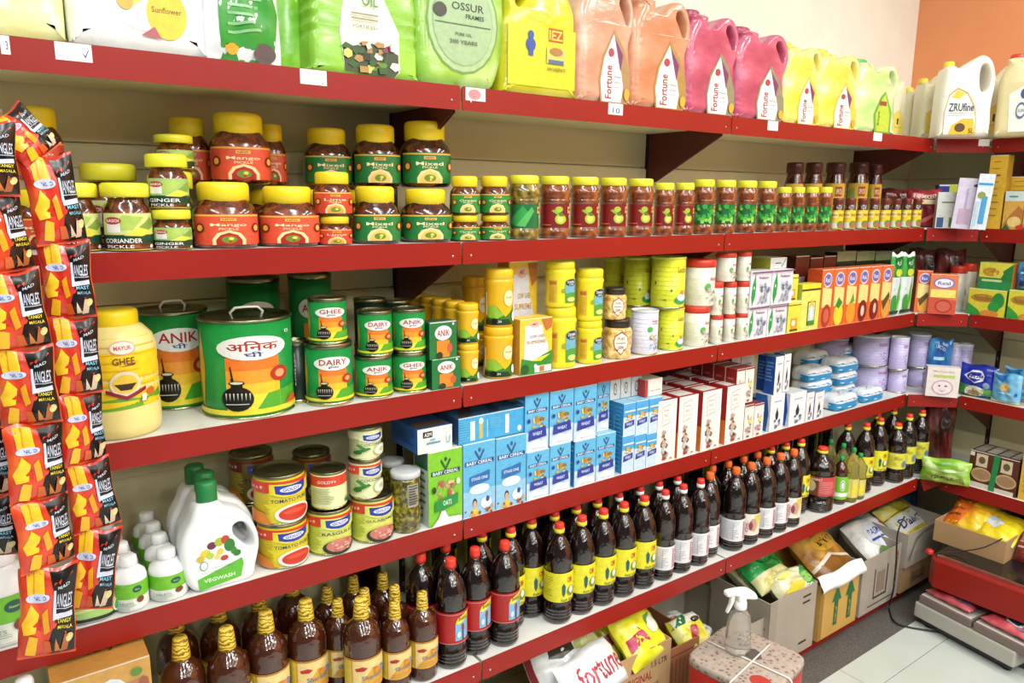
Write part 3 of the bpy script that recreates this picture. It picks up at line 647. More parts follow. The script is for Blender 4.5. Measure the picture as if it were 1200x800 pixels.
yel = wrapy('E6DE2E') + lines(8, -1.9, .15, -.5, .85, 'B8B030', 6, .35) + [('t', 'OM', .5, .76, .35, .2, 'C84A28'), ('p', [(.0, .3), (.1, .18), (.2, .3), (.22, .55), (.1, .66), (-.02, .55)], '1F5A60'), ('e', .62, .36, .3, .17, '6A8A4A'), ('e', .62, .4, .17, .12, 'F0EED8'), ('t', 'Kachi Ghani', .4, .08, .9, .09, '4A5A20')]
bottle('b2', .038, .268, PETD, 'D8362A', 'F0DC30', yel, (.24, .54), 1.1, ribs=0, hs=.58)
wht = wrapy('E4E4E8') + lines(11, -1.8, .08, .3, .9, 'B4B4BC', 6, .35) + [('r', .55, .08, .62, .9, 'C0606A'), ('t', 'MUSTARD OIL', .78, .5, .16, .8, 'A02A38', 1), ('r', -.3, .1, -.27, .88, 'A0A0A8')]
bottle('b3', .034, .268, PETD, 'D8322A', 'F2F0E8', wht, (.13, .4), 1.1)
bottle('b4', .036, .262, PETD, 'EE6A2A', None, wht, (.13, .4), 1.1)
bottle('b5', .035, .262, PETD, 'EE6A2A', None, wrapy('E8E4D8') + [('p', [(.2, .1), (.6, .5), (.9, .95), (.2, .95)], 'D8CC4A'), ('e', .1, .5, .3, .3, 'C89A8A'), ('e', -.1, .45, .16, .2, '8A3A4A'), ('t', 'OIL', -.4, .4, .2, .5, 'B02A38', 1)], (.13, .4), 1.1)
bottle('b6', .049, .262, PETD, 'DE3A24', 'EDE040', wrapy('C4464A') + lines(9, -.2, .1, .95, .75, 'E8A0A0', 3, .3) + [('r', -1.2, 0, -.25, 1, '6A3A2A'), ('e', -.7, .5, .3, .3, 'B8A890'), ('t', 'GROUNDNUT', -.5, .86, .9, .12, 'F0D8C8')], (.28, .58), 1.1, ribs=1, hs=.6)
bottle('b7', .04, .262, PETD, 'DE3A24', 'EDE040', wrapy('DCD84A') + lines(8, -1.5, .2, .2, .8, 'B8B43A', 6, .35) + [('e', .62, .35, .2, .2, '6A8AC0'), ('t', 'Dhara', .1, .7, .6, .2, 'B09A2A')], (.25, .52), 1.1, ribs=1, hs=.6)
bottle('b8', .026, .202, PETH, '1E9A50', None, wrapy('7AC83A') + [('e', .2, .62, .36, .24, 'E4ECDC'), ('e', .2, .62, .3, .2, '9AB8A0'), ('e', .2, .62, .2, .14, 'DCE8DC'), ('r', -2, .12, 2, .3, 'E8F0E8')], (.12, .6), 1.0, ribs=0)
bottle('b9', .025, .205, PETC, '1E9A50', None, wrapy('D8D070') + [('e', .4, .4, .4, .3, 'E8D83A'), ('r', -.1, 0, .0, 1, 'C8B84A')], (.1, .45), 1.0)
FOIL = M('E0B82E', .4, 'foil')
def honey(key, R, H, title, name='rooh_bottle'):
    prof = [(R * .85, 0), (R * .97, H * .01), (R, H * .04), (R * .97, H * .06), (R, H * .08), (R * .97, H * .1), (R, H * .12), (R * .97, H * .14), (R, H * .5), (R * .97, H * .52), (R, H * .54), (R * .98, H * .56), (R, H * .6), (R * .95, H * .67), (R * .8, H * .74), (R * .5, H * .79), (R * .34, H * .81), (R * .32, H * .83)]
    e = [('r', -1.0, 0, 1, 1, 'DDA43A'), ('r', -1, .0, -.6, 1, 'E6D24A'), ('r', -.98, .1, -.64, .9, 'D8C040'), ('p', [(-.5, .0), (-.5, 1), (1, 1), (1, .55), (.3, .7)], 'EBD08A'), ('r', -1, .96, 1, 1, 'B87A20'), ('p', [(-.4, .72), (-.1, .78), (.1, .72), (-.05, .64), (-.35, .64)], 'B02A20'), ('t', title, .3, .42, .9, .13, '5A7A9A'), ('e', .75, .56, .13, .1, '6A8AC8'), ('r', -.3, .2, .8, .22, 'B88A30'), ('r', -.3, .12, .6, .14, 'B88A30'), ('e', .5, .6, .16, .08, 'D88A30')]
    kind(key, 'squash_bottle', 2 * R, 2 * R, H, [('bottle', B().lathe(prof, M('401A0A', .12, 'pet'), 28).mesh('bottle')), ('foil_cap', B().lathe([(R * .4, H * .81), (R * .42, H * .812), (R * .4, H * .86), (R * .37, H * .92), (R * .33, H * .99), (R * .29, H), (0, H)], FOIL, 20).mesh('foil_cap')), ('label', B().print(e, wrapped([(R, 0), (R, H)], H * .17, H * .49, 1.25), cu=.11, base=.0008, smooth=True).mesh('label'))])
honey('h1', .042, .235, 'Sharbat'); honey('h2', .034, .206, 'Gulab')
R, H = .028, .1
kind('wb', 'tablet_bottle', 2 * R, 2 * R, H, [('bottle', B().lathe([(R * .9, 0), (R, .004), (R, H * .58), (R * .92, H * .68), (R * .6, H * .77), (R * .45, H * .8), (R * .45, H * .84)], M('ECEEEE', .3), 28).mesh('bottle')),
     ('cap', B().lathe([(R * .5, H * .82), (R * .52, H * .83), (R * .5, H * .98), (R * .4, H), (0, H)], M('F0F0F0', .35), 32, rib=.04).mesh('cap')),
     ('label', B().print([('r', -1.2, 0, 1.2, 1, 'E9EDE6'), ('r', -1.2, .42, 1.2, 1, '74C22E'), ('e', .2, .76, .2, .13, '1F5A4A'), ('t', 'Neem', .2, .76, .2, .06, 'BFE08A'), ('e', .3, .34, .16, .12, '7A3A2A'), ('t', 'TABLETS', -.35, .26, .7, .09, '8AA08A')] + lines(4, -.8, .04, .1, .2, 'A8B8A8', 2), wrapped([(R, 0), (R, H)], .006, H * .56, 1.35), cu=.1, smooth=True).mesh('label'), 'white and lime green label')])
# moulded jugs ------------------------------------------------------------
def jug(key, W, H, T, outer, holes, col, cap, els_fn, name='oil_jug', capc=None, mt=None, lab=None, bev=None):
    sc = lambda pl: [((x - .5) * W, z * H) for x, z in pl]
    v, f = slab(sc(smoothpoly(outer, 4)), [sc(smoothpoly(h, 4)) for h in holes], T, bev or T * .22)
    parts = [('body', B().add(v, f, mt or M(col, .28, 'film', dark=lab or col), True).mesh('body'))]
    if cap:
        cx, cz, r, h = cap; parts.append(('cap', B().lathe([(r * W, cz * H), (r * W * 1.03, cz * H + .002), (r * W, (cz + h) * H - .003), (r * W * .85, (cz + h) * H), (0, (cz + h) * H)], M(capc, .35), 28, rib=.03, cx=(cx - .5) * W).mesh('cap')))
    lb = B(); fn = lambda u, v_, o: Vector((u * W / 2, -T / 2 - o, v_ * H)); lb.print(els_fn, fn, base=.0009)
    parts.append(('label', lb.mesh('label')))
    kind(key, name, W, T, H, parts)
FO = [(.07, 0), (.02, .012), (0, .06), (0, .35), (-.01, .6), (0, .7), (.05, .79), (.1, .85), (.12, .93), (.38, .93), (.4, .85), (.47, .83), (.56, .88), (.68, .945), (.82, .95), (.93, .88), (.99, .75), (.98, .6), (.96, .5), (.98, .4), (1, .25), (1, .06), (.98, .012), (.93, 0), (.5, 0)]
FH = [[(.75, .86), (.82, .86), (.88, .79), (.9, .7), (.87, .65), (.83, .68), (.78, .75), (.73, .81)]]
def fl_label(c1, c2):
    leaf = [(-.2, .0), (-.28, .18), (-.15, .38), (.25, .6), (.6, .46), (.86, .25), (.9, .1), (.8, 0)]
    return [('p', leaf, c2), ('p', [(-.15, .01), (-.22, .18), (-.1, .36), (.22, .56), (.46, .36), (.62, .14), (.55, .01)], 'F1ECE8'), ('p', [(.25, .54), (.58, .4), (.5, .26)], '7A3A6A'), ('t', 'Fortune', .07, .17, .24, .27, 'A83A48', 1), ('e', .14, .41, .1, .035, 'B03A4A'), ('t', 'Refined', .38, .22, .24, .02, '8A8AA0'), ('r', .26, .17, .5, .175, 'A0A0B0'), ('r', .26, .13, .46, .135, 'A0A0B0'), ('e', .74, .08, .1, .05, c1)]
for key, c, d, l in (('fc', 'C98A68', 'B5744F', 'D8A888'), ('fk', 'B84E6C', '9C3858', 'D0809A'), ('fy', 'E6DC6A', 'DCCB3A', 'F2EEC0'), ('fp', 'D09A80', 'C0866A', 'E4C0AC')):
    jug(key, .125, .29, .095, FO, FH, c, (.25, .92, .14, .07), fl_label('D8A83A', {'fc': 'A8884A', 'fk': '8A8A6A', 'fy': 'E8C84A', 'fp': 'A8885A'}[key]), capc=d, mt=M(c, .22, 'film', dark=d, light=l))
ZO = [(.07, 0), (.02, .012), (0, .05), (0, .5), (.02, .72), (.05, .84), (.12, .87), (.24, .87), (.3, .84), (.36, .86), (.6, .96), (.74, .99), (.88, .93), (.97, .8), (1, .65), (.98, .4), (1, .2), (1, .045), (.98, .012), (.93, 0), (.5, 0)]
ZH = [[(.72, .86), (.8, .86), (.86, .76), (.86, .62), (.82, .56), (.75, .56), (.71, .66), (.7, .78)]]
zlab = [('p', [(-.8, .02), (-.82, .3), (-.7, .52), (-.4, .6), (.0, .54), (.3, .38), (.42, .2), (.42, .02)], 'C8A43A'), ('p', [(-.78, .03), (-.8, .3), (-.68, .5), (-.4, .575), (-.02, .515), (.26, .36), (.38, .2), (.38, .03)], 'EFEFEA'), ('p', [(-.62, .48), (-.4, .57), (-.1, .52), (-.3, .46)], 'E6C83A'), ('p', [(-.6, .03), (-.5, .14), (-.1, .22), (.3, .22), (.38, .03)], 'EBB92A'), ('e', -.18, .11, .2, .055, '5A3A1E'), ('t', 'ZRUfine', -.2, .36, .95, .1, '2A3A4A'), ('r', -.7, .29, .1, .295, '8A9AB0'), ('r', -.7, .26, .0, .265, '8A9AB0'), ('t', '5L', .25, .07, .2, .06, '6A5A20')]
jug('zw', .19, .26, .11, ZO, ZH, 'EDEBE0', (.18, .86, .1, .08), zlab, capc='F0E040', mt=M('EDEBE0', .3))
jug('zc', .12, .26, .11, ZO, [], 'E6E2BC', (.18, .86, .16, .08), [('p', [(-.5, .1), (-.6, .4), (.2, .5), (.6, .3), (.6, .1)], 'E8D060'), ('t', '1', .0, .3, .15, .1, '2A2A2A'), ('r', -.3, .2, .4, .205, '8A8A80')], capc='EBDD3A', mt=M('E4E0C0', .3))
jug('zp', .19, .28, .11, FO, FH, 'E6D9B0', (.25, .92, .14, .07), [('p', [(-.5, .05), (-.6, .5), (.0, .62), (.6, .5), (.7, .05)], 'EDEDE6'), ('e', .3, .45, .3, .12, 'E8B83A'), ('e', -.1, .5, .12, .06, '3A5A90'), ('e', -.15, .3, .17, .1, '5A6A90'), ('e', -.15, .3, .13, .07, 'E8E8E8'), ('t', 'SUN', -.15, .3, .2, .04, '3A5A90')], capc='D8402A', mt=M('E0D4A4', .3))
jug('wd', .13, .19, .056, [(.18, 0), (.04, .12), (.0, .3), (.02, .5), (.14, .66), (.2, .76), (.28, .8), (.5, .8), (.6, .74), (.82, .66), (.96, .5), (1, .34), (.95, .14), (.86, 0), (.5, -.01)], [[(.68, .55), (.8, .56), (.9, .45), (.93, .33), (.88, .3), (.78, .36), (.68, .46)]], 'EEF0F0', (.40, .78, .13, .2),
    [('p', [(-.7, .2), (-.66, .34), (-.5, .44), (-.1, .48), (.3, .42), (.52, .16), (.48, .06), (-.5, .03)], 'F4F6F4'), ('p', [(-.62, .02), (-.66, .13), (.5, .24), (.54, .18), (.45, .06)], '5CB82E'), ('t', 'VEGWASH', -.1, .1, .8, .035, 'F0F8E8'), ('e', -.42, .36, .13, .035, 'D8C83A'), ('e', -.25, .42, .12, .035, '6A2A4A'), ('e', -.05, .44, .13, .04, 'A8B83A'), ('e', .1, .45, .11, .04, 'C04030'), ('e', .2, .39, .14, .06, '2F7A2A'), ('e', -.05, .35, .08, .03, 'E0C83A'), ('e', .05, .28, .1, .025, 'B83A30'), ('e', -.3, .33, .09, .03, 'A8C84A'), ('e', .3, .33, .08, .035, '3A8A30'), ('e', -.55, .32, .1, .03, 'C8B03A'), ('e', -.12, .31, .07, .025, 'E0D060'), ('e', .38, .3, .1, .03, '2F7A2A'), ('r', -.3, .21, .3, .214, '9AA09A'), ('e', -.48, .25, .1, .045, '6A9A7A'), ('e', -.48, .25, .08, .036, 'F4F6F4'), ('r', -.6, .18, .35, .184, '9AA09A')], name='vegetable_wash_jug', capc='1F7A3E', mt=M('ECEEEF', .28))
# the big left ones
LO = [(.07, 0), (.02, .012), (0, .05), (0, .4), (.03, .62), (.12, .78), (.2, .86), (.2, .93), (.42, .93), (.44, .86), (.6, .9), (.8, .86), (.94, .72), (1, .5), (1, .045), (.98, .012), (.93, 0), (.5, 0)]
LH = [[(.72, .74), (.82, .72), (.88, .6), (.86, .5), (.8, .52), (.72, .64)]]
jug('l1', .24, .31, .12, LO, LH, 'ECE9A0', (.31, .92, .1, .08), [('p', [(-1, .1), (-.6, .2), (-.1, .32), (.05, .5), (.0, .52), (-.2, .36), (-.7, .25), (-1, .15)], 'E0DE6A')], capc='E8E040', mt=M('EAE890', .3, 'film', dark='E4E070', light='F2F0B8'))
jug('l2', .25, .31, .12, LO, LH, 'ECEEEC', (.31, .92, .1, .08), [('e', .1, .3, .62, .2, 'F0EFE2'), ('p', [(-.5, .3), (-.4, .5), (.3, .52), (.2, .3), (-.1, .22)], 'EBDA5A'), ('e', .4, .2, .3, .13, 'E8C83A'), ('t', 'Sunflower', .4, .22, .45, .03, '8A6A1E'), ('t', 'OIL', .5, .35, .4, .05, '2A2A2A'), ('e', -.2, .25, .12, .05, 'D8B04A'), ('p', [(.0, .08), (.2, .13), (.3, .07)], 'B05A60')], capc='E8E040', mt=M('E9ECEB', .3, 'film', dark='E0E4E4', light='F2F3F0'))
jug('l4', .19, .31, .12, [(.02, 0), (0, .04), (0, .2), (.015, .24), (0, .28), (.015, .32), (0, .36), (.015, .4), (.0, .45), (.05, .62), (.2, .84), (.3, .9), (.6, .9), (.8, .84), (.95, .6), (1, .42), (.985, .38), (1, .34), (.985, .3), (1, .26), (.985, .22), (1, .18), (1, .03), (.97, 0), (.5, 0)], [], '8CC43A', (.45, .89, .14, .1),
    [('p', [(-.42, .02), (-.5, .25), (-.4, .5), (-.2, .7), (.2, .75), (.3, .5), (.62, .28), (.62, .04), (.5, .0)], 'F0F0DC'), ('p', [(-.42, .02), (-.45, .16), (.1, .2), (.6, .15), (.6, .04), (.5, .0)], '3A4A2A')] + scatter(34, -.4, .03, .55, .2, ['2F5A22', '5A8A30', 'D8C86A', 'E8E4D0', '1F2A18', 'B08A4A', '8A3A4A'], .09, 6, .35) + [('t', 'BEALTHY', -.0, .62, .5, .045, '8A9A2A'), ('t', 'Eria', .0, .55, .34, .07, '4A9A2A'), ('t', 'OIL', .05, .45, .3, .07, '3A8A2A'), ('r', -.3, .36, .2, .37, '8A8A70'), ('r', -.3, .33, .2, .34, '8A8A70'), ('t', 'FORTIFIED', -.05, .29, .45, .02, '5A5A40')], capc='3F8A2A', bev=.012, mt=M('86BF34', .3, 'film', dark='76B02C', light='9AD048'))
rr = [(0.5 + .5 * math.cos(t * 2 * PI / 20 - PI / 2) * (1 if 1 else 0), .5 + .5 * math.sin(t * 2 * PI / 20 - PI / 2)) for t in range(20)]
jug('l5', .17, .31, .11, [(.12, 0), (.02, .1), (0, .3), (.0, .55), (.05, .75), (.2, .88), (.3, .93), (.6, .93), (.8, .88), (.97, .7), (1, .5), (.98, .25), (.9, .06), (.8, 0), (.5, 0)], [], '9CC85A', (.45, .92, .14, .08),
    [('e', 0, .42, .78, .34, '6E9A4A'), ('e', 0, .42, .74, .325, 'A6C48E'), ('e', 0, .42, .66, .29, '8CB078'), ('e', 0, .42, .64, .28, '9EBC8E'), ('t', 'OSSUR', .1, .52, .7, .05, '2A3A2A'), ('t', 'FRAMES', .25, .46, .4, .03, '2A3A2A'), ('r', -.6, .4, .6, .406, '4A6A40'), ('t', 'PURE OIL', 0, .34, .35, .02, '3A4A30'), ('t', '200 YEARS', 0, .29, .6, .025, '4A5A40'), ('e', -.5, .48, .14, .045, '3A3A30'), ('e', .0, .66, .12, .04, '6A8A6A')], capc='6A9A3A', mt=M('94C24E', .2, 'film', dark='7FAE3E', light='C0DC94'))
jug('l6', .135, .3, .11, [(.07, 0), (.02, .012), (0, .045), (0, .42), (.04, .56), (.05, .7), (.1, .83), (.22, .92), (.3, .98), (.55, .98), (.6, .93), (.8, .84), (.96, .68), (1, .52), (1, .045), (.98, .012), (.93, 0), (.5, 0)], [[(.16, .66), (.24, .76), (.34, .82), (.3, .72), (.2, .62)]], 'E6E020', (.43, .96, .14, .07),
    [('r', -.9, .06, .9, .5, 'D2CE28'), ('r', .15, .4, .55, .5, 'B8502A'), ('t', 'IEZ', .35, .45, .36, .07, 'F0E040'), ('e', -.32, .36, .13, .05, '2F4FA0'), ('e', -.32, .43, .08, .03, '2F4FA0'), ('r', -.38, .28, -.26, .36, '2F4FA0'), ('r', .1, .24, .6, .36, 'D8C46A'), ('r', .14, .24, .56, .27, '4A6A8A'), ('e', .35, .33, .18, .03, 'A8783A'), ('t', 'VANASPATI', .35, .2, .5, .025, '6A5A20')], capc='E0D820', mt=M('CCC81E', .22, 'film', dark='C0BA16', light='D8D450'))
jug('l8', .11, .27, .08, LO, LH, '8FCB3A', (.31, .92, .14, .08), [], capc='4A9A2A', mt=M('84C832', .25, 'film', dark='6AB428', light='B0E060'))
jug('fg', .125, .27, .09, FO, FH, 'C6DC9A', (.25, .92, .14, .07), [('p', [(-.1, .0), (-.2, .25), (.1, .5), (.3, .58), (.7, .3), (.7, 0)], '6AAA3A'), ('p', [(-.02, .02), (-.1, .25), (.15, .47), (.3, .54), (.6, .28), (.6, .02)], 'B8D23A'), ('r', .05, .38, .4, .44, '9A3A2A'), ('t', 'Soya', .05, .2, .12, .2, '3A6A2A', 1)], capc='52B060', mt=M('C4DC94', .25, 'film', dark='9ED07A', light='E8EED8'))

# cartons -------------------------------------------------------------------
def carton(key, W, D, H, front, side='', top=None, fr=(), sd=(), rs=(), tp=(), name='carton', bev=.0012, rside=None, rough=.4):
    b = B(); x, y = W / 2, D / 2
    P = [(-x, -y, 0), (x, -y, 0), (x, y, 0), (-x, y, 0), (-x, -y, H), (x, -y, H), (x, y, H), (-x, y, H)]
    mf = M(front, rough, 'print'); ms = M(side or front, rough, 'print'); mr = M(rside or side or front, rough, 'print'); mtp = M(top or front, rough, 'print')
    b.add([(p[0], p[1], p[2]) for p in P], [(0, 1, 5, 4)], mf); b.add(P, [(3, 0, 4, 7)], ms); b.add(P, [(1, 2, 6, 5)], mr); b.add(P, [(4, 5, 6, 7)], mtp); b.add(P, [(2, 3, 7, 6), (3, 2, 1, 0)], ms)
    # folded edge lines of the board
    b.box(-x + .001, x - .001, -y - .0003, -y, H - .0012, H - .0002, M('F0F0EA', .5)); b.box(-x, x, -y + .001, -y + .0016, H, H + .0003, M('E8E8E2', .5))
    if fr: b.print(fr, plate(W, H, -y), base=.0004, layer=.0003)
    if sd: b.print(sd, sideface(W, D, H), base=.0004, layer=.0003)
    if rs: b.print(rs, rightface(W, D, H), base=.0004, layer=.0003)
    if tp: b.print(tp, topface(W, D, H), base=.0006, layer=.0003)
    kind(key, name, W, D, H, [(name, b.mesh(name))])
vmark = lambda c, y=.9: [('p', [(-.3, y), (-.22, y), (0, y - .1), (.22, y), (.3, y), (.3, y - .03), (0, y - .16), (-.3, y - .03)], c), ('e', 0, y, .09, .03, c)]
cere = lambda ban, nut: [('r', -1, .0, 1, .35, 'BFD6E8'), ('p', [(-.8, .05), (-.2, .22), (.8, .12), (.9, .0), (-.9, 0)], 'E4EEF4')] + vmark('2A5A8A') + [('r', -.85, .68, .85, .74, '1E4A8A'), ('t', 'BABY CEREAL', 0, .71, 1.5, .045, 'E8F0F8')] + scatter(14, -.35, .38, .55, .56, nut, .16, 5, .4) + [('r', -.12, .5, .12, .62, 'B08A40'), ('p', [(-.75, .2), (-.7, .38), (.7, .42), (.8, .24)], ban), ('t', 'WHEAT', 0, .31, .8, .06, 'D8E4F8'), ('e', -.72, .55, .13, .04, ban), ('p', [(-.6, .07), (-.1, .18), (.7, .16), (.8, .05)], 'F0F4F4')]
carton('c1', .055, .04, .13, '5FB4DE', '3A8CC4', '8CC8E4', cere('2A3E9C', ['C8A858', 'A88838', '8A6A2A', 'E0CC8A']), sd=lines(9, -.8, .1, .8, .9, '8CC4E4'), name='cereal_box')
carton('c2', .075, .05, .19, '5AB0DC', '2A6CB0', '9CD0E8', [('r', -1, .0, 1, .35, '8FC4E4')] + vmark('2A5A8A') + [('r', -.9, .7, .9, .76, '1E4A8A'), ('t', 'BABY CEREAL', 0, .73, 1.6, .045, 'E8F0F8'), ('p', [(-.65, .42), (-.62, .55), (.0, .57), (.65, .6), (.62, .46), (.0, .43)], '2A6AB0'), ('t', 'STAGE ONE', 0, .51, 1.0, .04, 'D8E8F4'), ('e', 0, .36, .62, .07, 'D4E6F0'),
        ('e', -.3, .18, .14, .06, '3A2A22'), ('e', -.3, .16, .11, .05, 'D8A888'), ('p', [(-.6, 0), (-.5, .09), (-.3, .12), (-.1, .08), (-.05, 0)], 'E0C04A'), ('e', .4, .15, .34, .08, 'E4EAF0'), ('e', .5, .2, .12, .04, '2A4AA0')] + scatter(14, -.9, .01, .9, .1, ['B87838', 'D8A060', '8A4A28'], .1, 3, .3), sd=lines(8, -.8, .1, .8, .9, '5A94CC'), name='cereal_box')
carton('c3', .075, .05, .16, '7AC22A', 'C8D8C8', 'EDEFE8', vmark('2A5A2A', .88) + [('r', -.85, .68, .85, .74, '1E4A4A'), ('t', 'BABY CEREAL', 0, .71, 1.5, .045, 'E8F0F8')] + scatter(18, -.45, .38, .45, .58, ['C89878', 'A87058', 'E0B898', 'B05A40'], .12, 5, .4) + [('p', [(-.7, .2), (-.66, .34), (.0, .38), (.7, .4), (.68, .26), (0, .22)], '1E8A3A'), ('t', 'OATS', .05, .3, .5, .07, 'D8F0D8'), ('p', [(-.9, 0), (-.5, .1), (-.3, .2), (-.1, .2), (.1, .1), (.9, .08), (.9, 0)], 'EAEEF0'), ('e', -.72, .5, .12, .045, '1A3A1A'), ('e', .7, .56, .12, .045, 'C8D8C0')],
       sd=[('r', -.9, .76, .9, .98, '1F5A30')] + lines(7, -.85, .06, .85, .72, '5A6A5A', 3, .35), tp=[('r', -.9, .3, .9, .36, '4A9A3A'), ('r', -.95, .6, .95, .63, 'C8C8C0')], name='cereal_box')
carton('cw', .085, .12, .055, 'EEEEE4', '2A62B0', '26508E', [('r', -.7, .62, -.15, .88, '2A2A2A'), ('t', 'A2M', -.42, .75, .4, .15, W_), ('p', [(-1, .02), (-.3, .5), (-.28, .5), (-.98, .0)], 'C8C8BC'), ('p', [(1, .98), (.25, .4), (.27, .38), (1, .94)], 'C8C8BC'), ('r', -.5, .35, .3, .43, '5A9AC0'), ('r', -.3, .5, .0, .56, '6AA8C8'), ('p', [(.6, .6), (.66, .6), (.7, .36), (.8, .36), (.84, .6), (.9, .6), (.86, .28), (.66, .28)], '9AC0D8')], sd=lines(5, -.8, .2, .8, .8, '1E4A90'), tp=[('r', -.9, .1, .9, .4, '5A4A3A')], name='cereal_box')
carton('cl', .17, .12, .055, '3FA4D8', '3A5A80', '2F5A86', [('r', -.66, .08, -.52, .82, 'E8E4DA'), ('r', -.4, .1, -.28, .7, 'B8B46A'), ('e', -.34, .78, .07, .12, 'E8E8E4'), ('r', -.16, .1, -.14, .8, 'C8E0EC'), ('r', .4, .1, .52, .86, 'D8E4EC'), ('e', .85, .2, .06, .12, 'F0F4F4')] + lines(5, -.08, .4, .35, .8, '6ABCE0', 4) + lines(9, -.98, .05, -.7, .9, '62B8E0', 3), tp=[('p', [(-.9, .1), (-.4, .8), (-.1, .8), (-.5, .1)], '4A3A3A'), ('p', [(.0, .1), (.4, .8), (.6, .8), (.3, .1)], '1E3A5A')], name='cereal_box')
carton('cs', .035, .035, .11, '4AA4DC', '3C98D4', '8CC8E8', [('r', -1, .0, 1, .62, 'C4DCEC'), ('p', [(-.8, .3), (-.75, .46), (.8, .52), (.8, .36)], '2A3E9C'), ('t', 'WHEAT', 0, .41, 1, .08, 'D8E4F8')] + scatter(9, -.5, .5, .5, .66, ['C8A858', 'A88838', '8A6A2A'], .22, 5, .3) + [('r', -.9, .75, .9, .8, 'C8E0F0')], sd=lines(7, -.8, .1, .8, .9, '5AB0E0'), name='cereal_box')
carton('cx', .04, .1, .06, 'D8E0E0', 'A8C0C8', 'B0C4C8', [('e', 0, .5, .35, .3, '5A6A70'), ('e', 0, .5, .26, .22, 'D8E0E0'), ('t', 'OK', 0, .5, .3, .2, '3A5A60')], name='medicine_box')
kids = lambda: [('p', [(-.55, .58), (-.55, .9), (.35, .94), (.35, .62)], 'D8B8B0'), ('p', [(-.5, .6), (-.5, .88), (.3, .92), (.3, .64)], 'F2EEE8'), ('t', 'Cerelac', -.1, .84, .6, .03, 'B04A40'), ('t', 'RAGI', -.1, .76, .4, .05, 'C08A80'), ('r', -.45, .68, .25, .685, '8A7A78')] + scatter(24, -.5, .12, .1, .5, ['8A6A50', 'B8A898', '5A4A48', 'C8C0C0', 'D8A888'], .16, 11, .35) + [('r', -.4, .04, .0, .09, 'B04038'), ('e', .5, .05, .12, .015, 'C06A50')]
carton('cr', .055, .075, .18, 'F1EEE8', 'B02420', 'A8242A', kids(), sd=[('r', -1, 0, 1, .42, 'E07A2A'), ('r', -.5, .48, .5, .62, 'D88070'), ('t', 'CEREAL', .1, .55, .8, .05, 'F4E0D0')], tp=[('r', -.75, .15, .75, .85, 'E6E0D8')], rside='E8E4DE', name='cereal_box')
carton('cq', .055, .075, .05, 'EDE8E0', 'C03A30', 'D8CFC4', [('r', -1, 0, -.7, 1, 'C03A30'), ('r', -.4, .3, .8, .35, 'B0A8A0')], name='cereal_box')
carton('ce', .026, .045, .09, 'EDE6DE', '9A1F1E', '8A3A3A', scatter(16, -.5, .1, .5, .7, ['B8A0A8', '9A8898', 'D8C8B0', 'A06A70'], .25, 4, .3) + [('e', .2, .5, .3, .06, 'E8E03A'), ('r', -.4, .04, .1, .1, 'B04038'), ('r', -1, .96, 1, 1, '8A1E28')], sd=[('r', -1, 0, -.9, 1, 'E8D8D0'), ('e', 0, .35, .4, .12, 'D89088'), ('r', -.5, .7, .5, .75, 'C86A60')], name='cereal_box')
drop = lambda: [('e', 0, .42, .22, .13, '1E2A3A'), ('p', [(-.18, .46), (0, .66), (.18, .46)], '1E2A3A')] + scatter(10, -.3, .05, .4, .3, ['8A94A8', 'C8B8A8', '5A6A88'], .16, 4, .4) + [('r', -.5, .8, .5, .83, '9AB0CC')]
carton('cn', .04, .06, .12, 'E9ECF0', '2A6AC0', 'DCE2E8', drop(), sd=[('p', [(1, 0), (1, 1), (.5, 1), (.8, .5), (.6, 0)], 'E4E8EE'), ('r', -.7, .55, .3, .6, '8AB0E0'), ('r', -.7, .3, .3, .34, '8AB0E0')], name='milk_powder_box')
carton('cv', .03, .035, .1, 'E4E6EA', '1E56A8', '5A7AA8', drop(), sd=lines(6, -.7, .3, .7, .85, '6A94CC'), name='milk_powder_box')
carton('lf', .07, .05, .11, 'DCDCE6', 'C8C8D4', 'E4E4E8', [('p', [(-.75, .03), (-.86, .3), (-.8, .6), (-.55, .95), (-.45, .6), (-.5, .3)], '1E9A44'), ('e', -.65, .55, .06, .05, 'BFE0C0'), ('t', 'Pediasure', .25, .82, .9, .08, '8A5A7A')] + scatter(34, -.25, .1, .8, .62, ['8A94A8', 'A8B0C0', '6A7890', 'C0C4D0'], .11, 8, .7) + [('r', -1, .955, 1, 1, '7A4A7A')], name='milk_powder_box')
carton('sb', .06, .09, .03, 'D0D8D8', 'A8A83A', 'DDE0C8', [('r', -.4, .45, .3, .55, '4A5A5A'), ('p', [(.4, .1), (.9, .9), (.84, .92), (.34, .14)], '3A4A4A')], name='milk_powder_box')
carton('yp', .05, .04, .1, 'D6DC6A', 'B8BC4A', 'E2E038', [('r', -1, .9, 1, 1, 'E2DC30'), ('r', -1, .86, 1, .9, '5A3A20'), ('r', -.3, .1, .5, .62, '3A4A2A'), ('r', -.24, .12, .44, .6, 'C8D8C8'), ('p', [(-.3, .45), (.1, .68), (.5, .45), (.3, .5), (.1, .55), (-.1, .5)], 'EBC030'), ('e', .08, .34, .17, .15, 'E4E8E8'), ('r', -.24, .1, .44, .2, '3C8A34')], name='tea_box')
carton('yq', .04, .035, .08, 'DCD84A', 'B8BC4A', 'E2E038', [('r', -1, .86, 1, .89, '7A4A20'), ('r', -.5, .1, .5, .45, 'E0A02A'), ('e', -.1, .3, .3, .1, 'D8E0E0'), ('r', -.6, .04, .6, .1, '4A4A20')], name='tea_box')
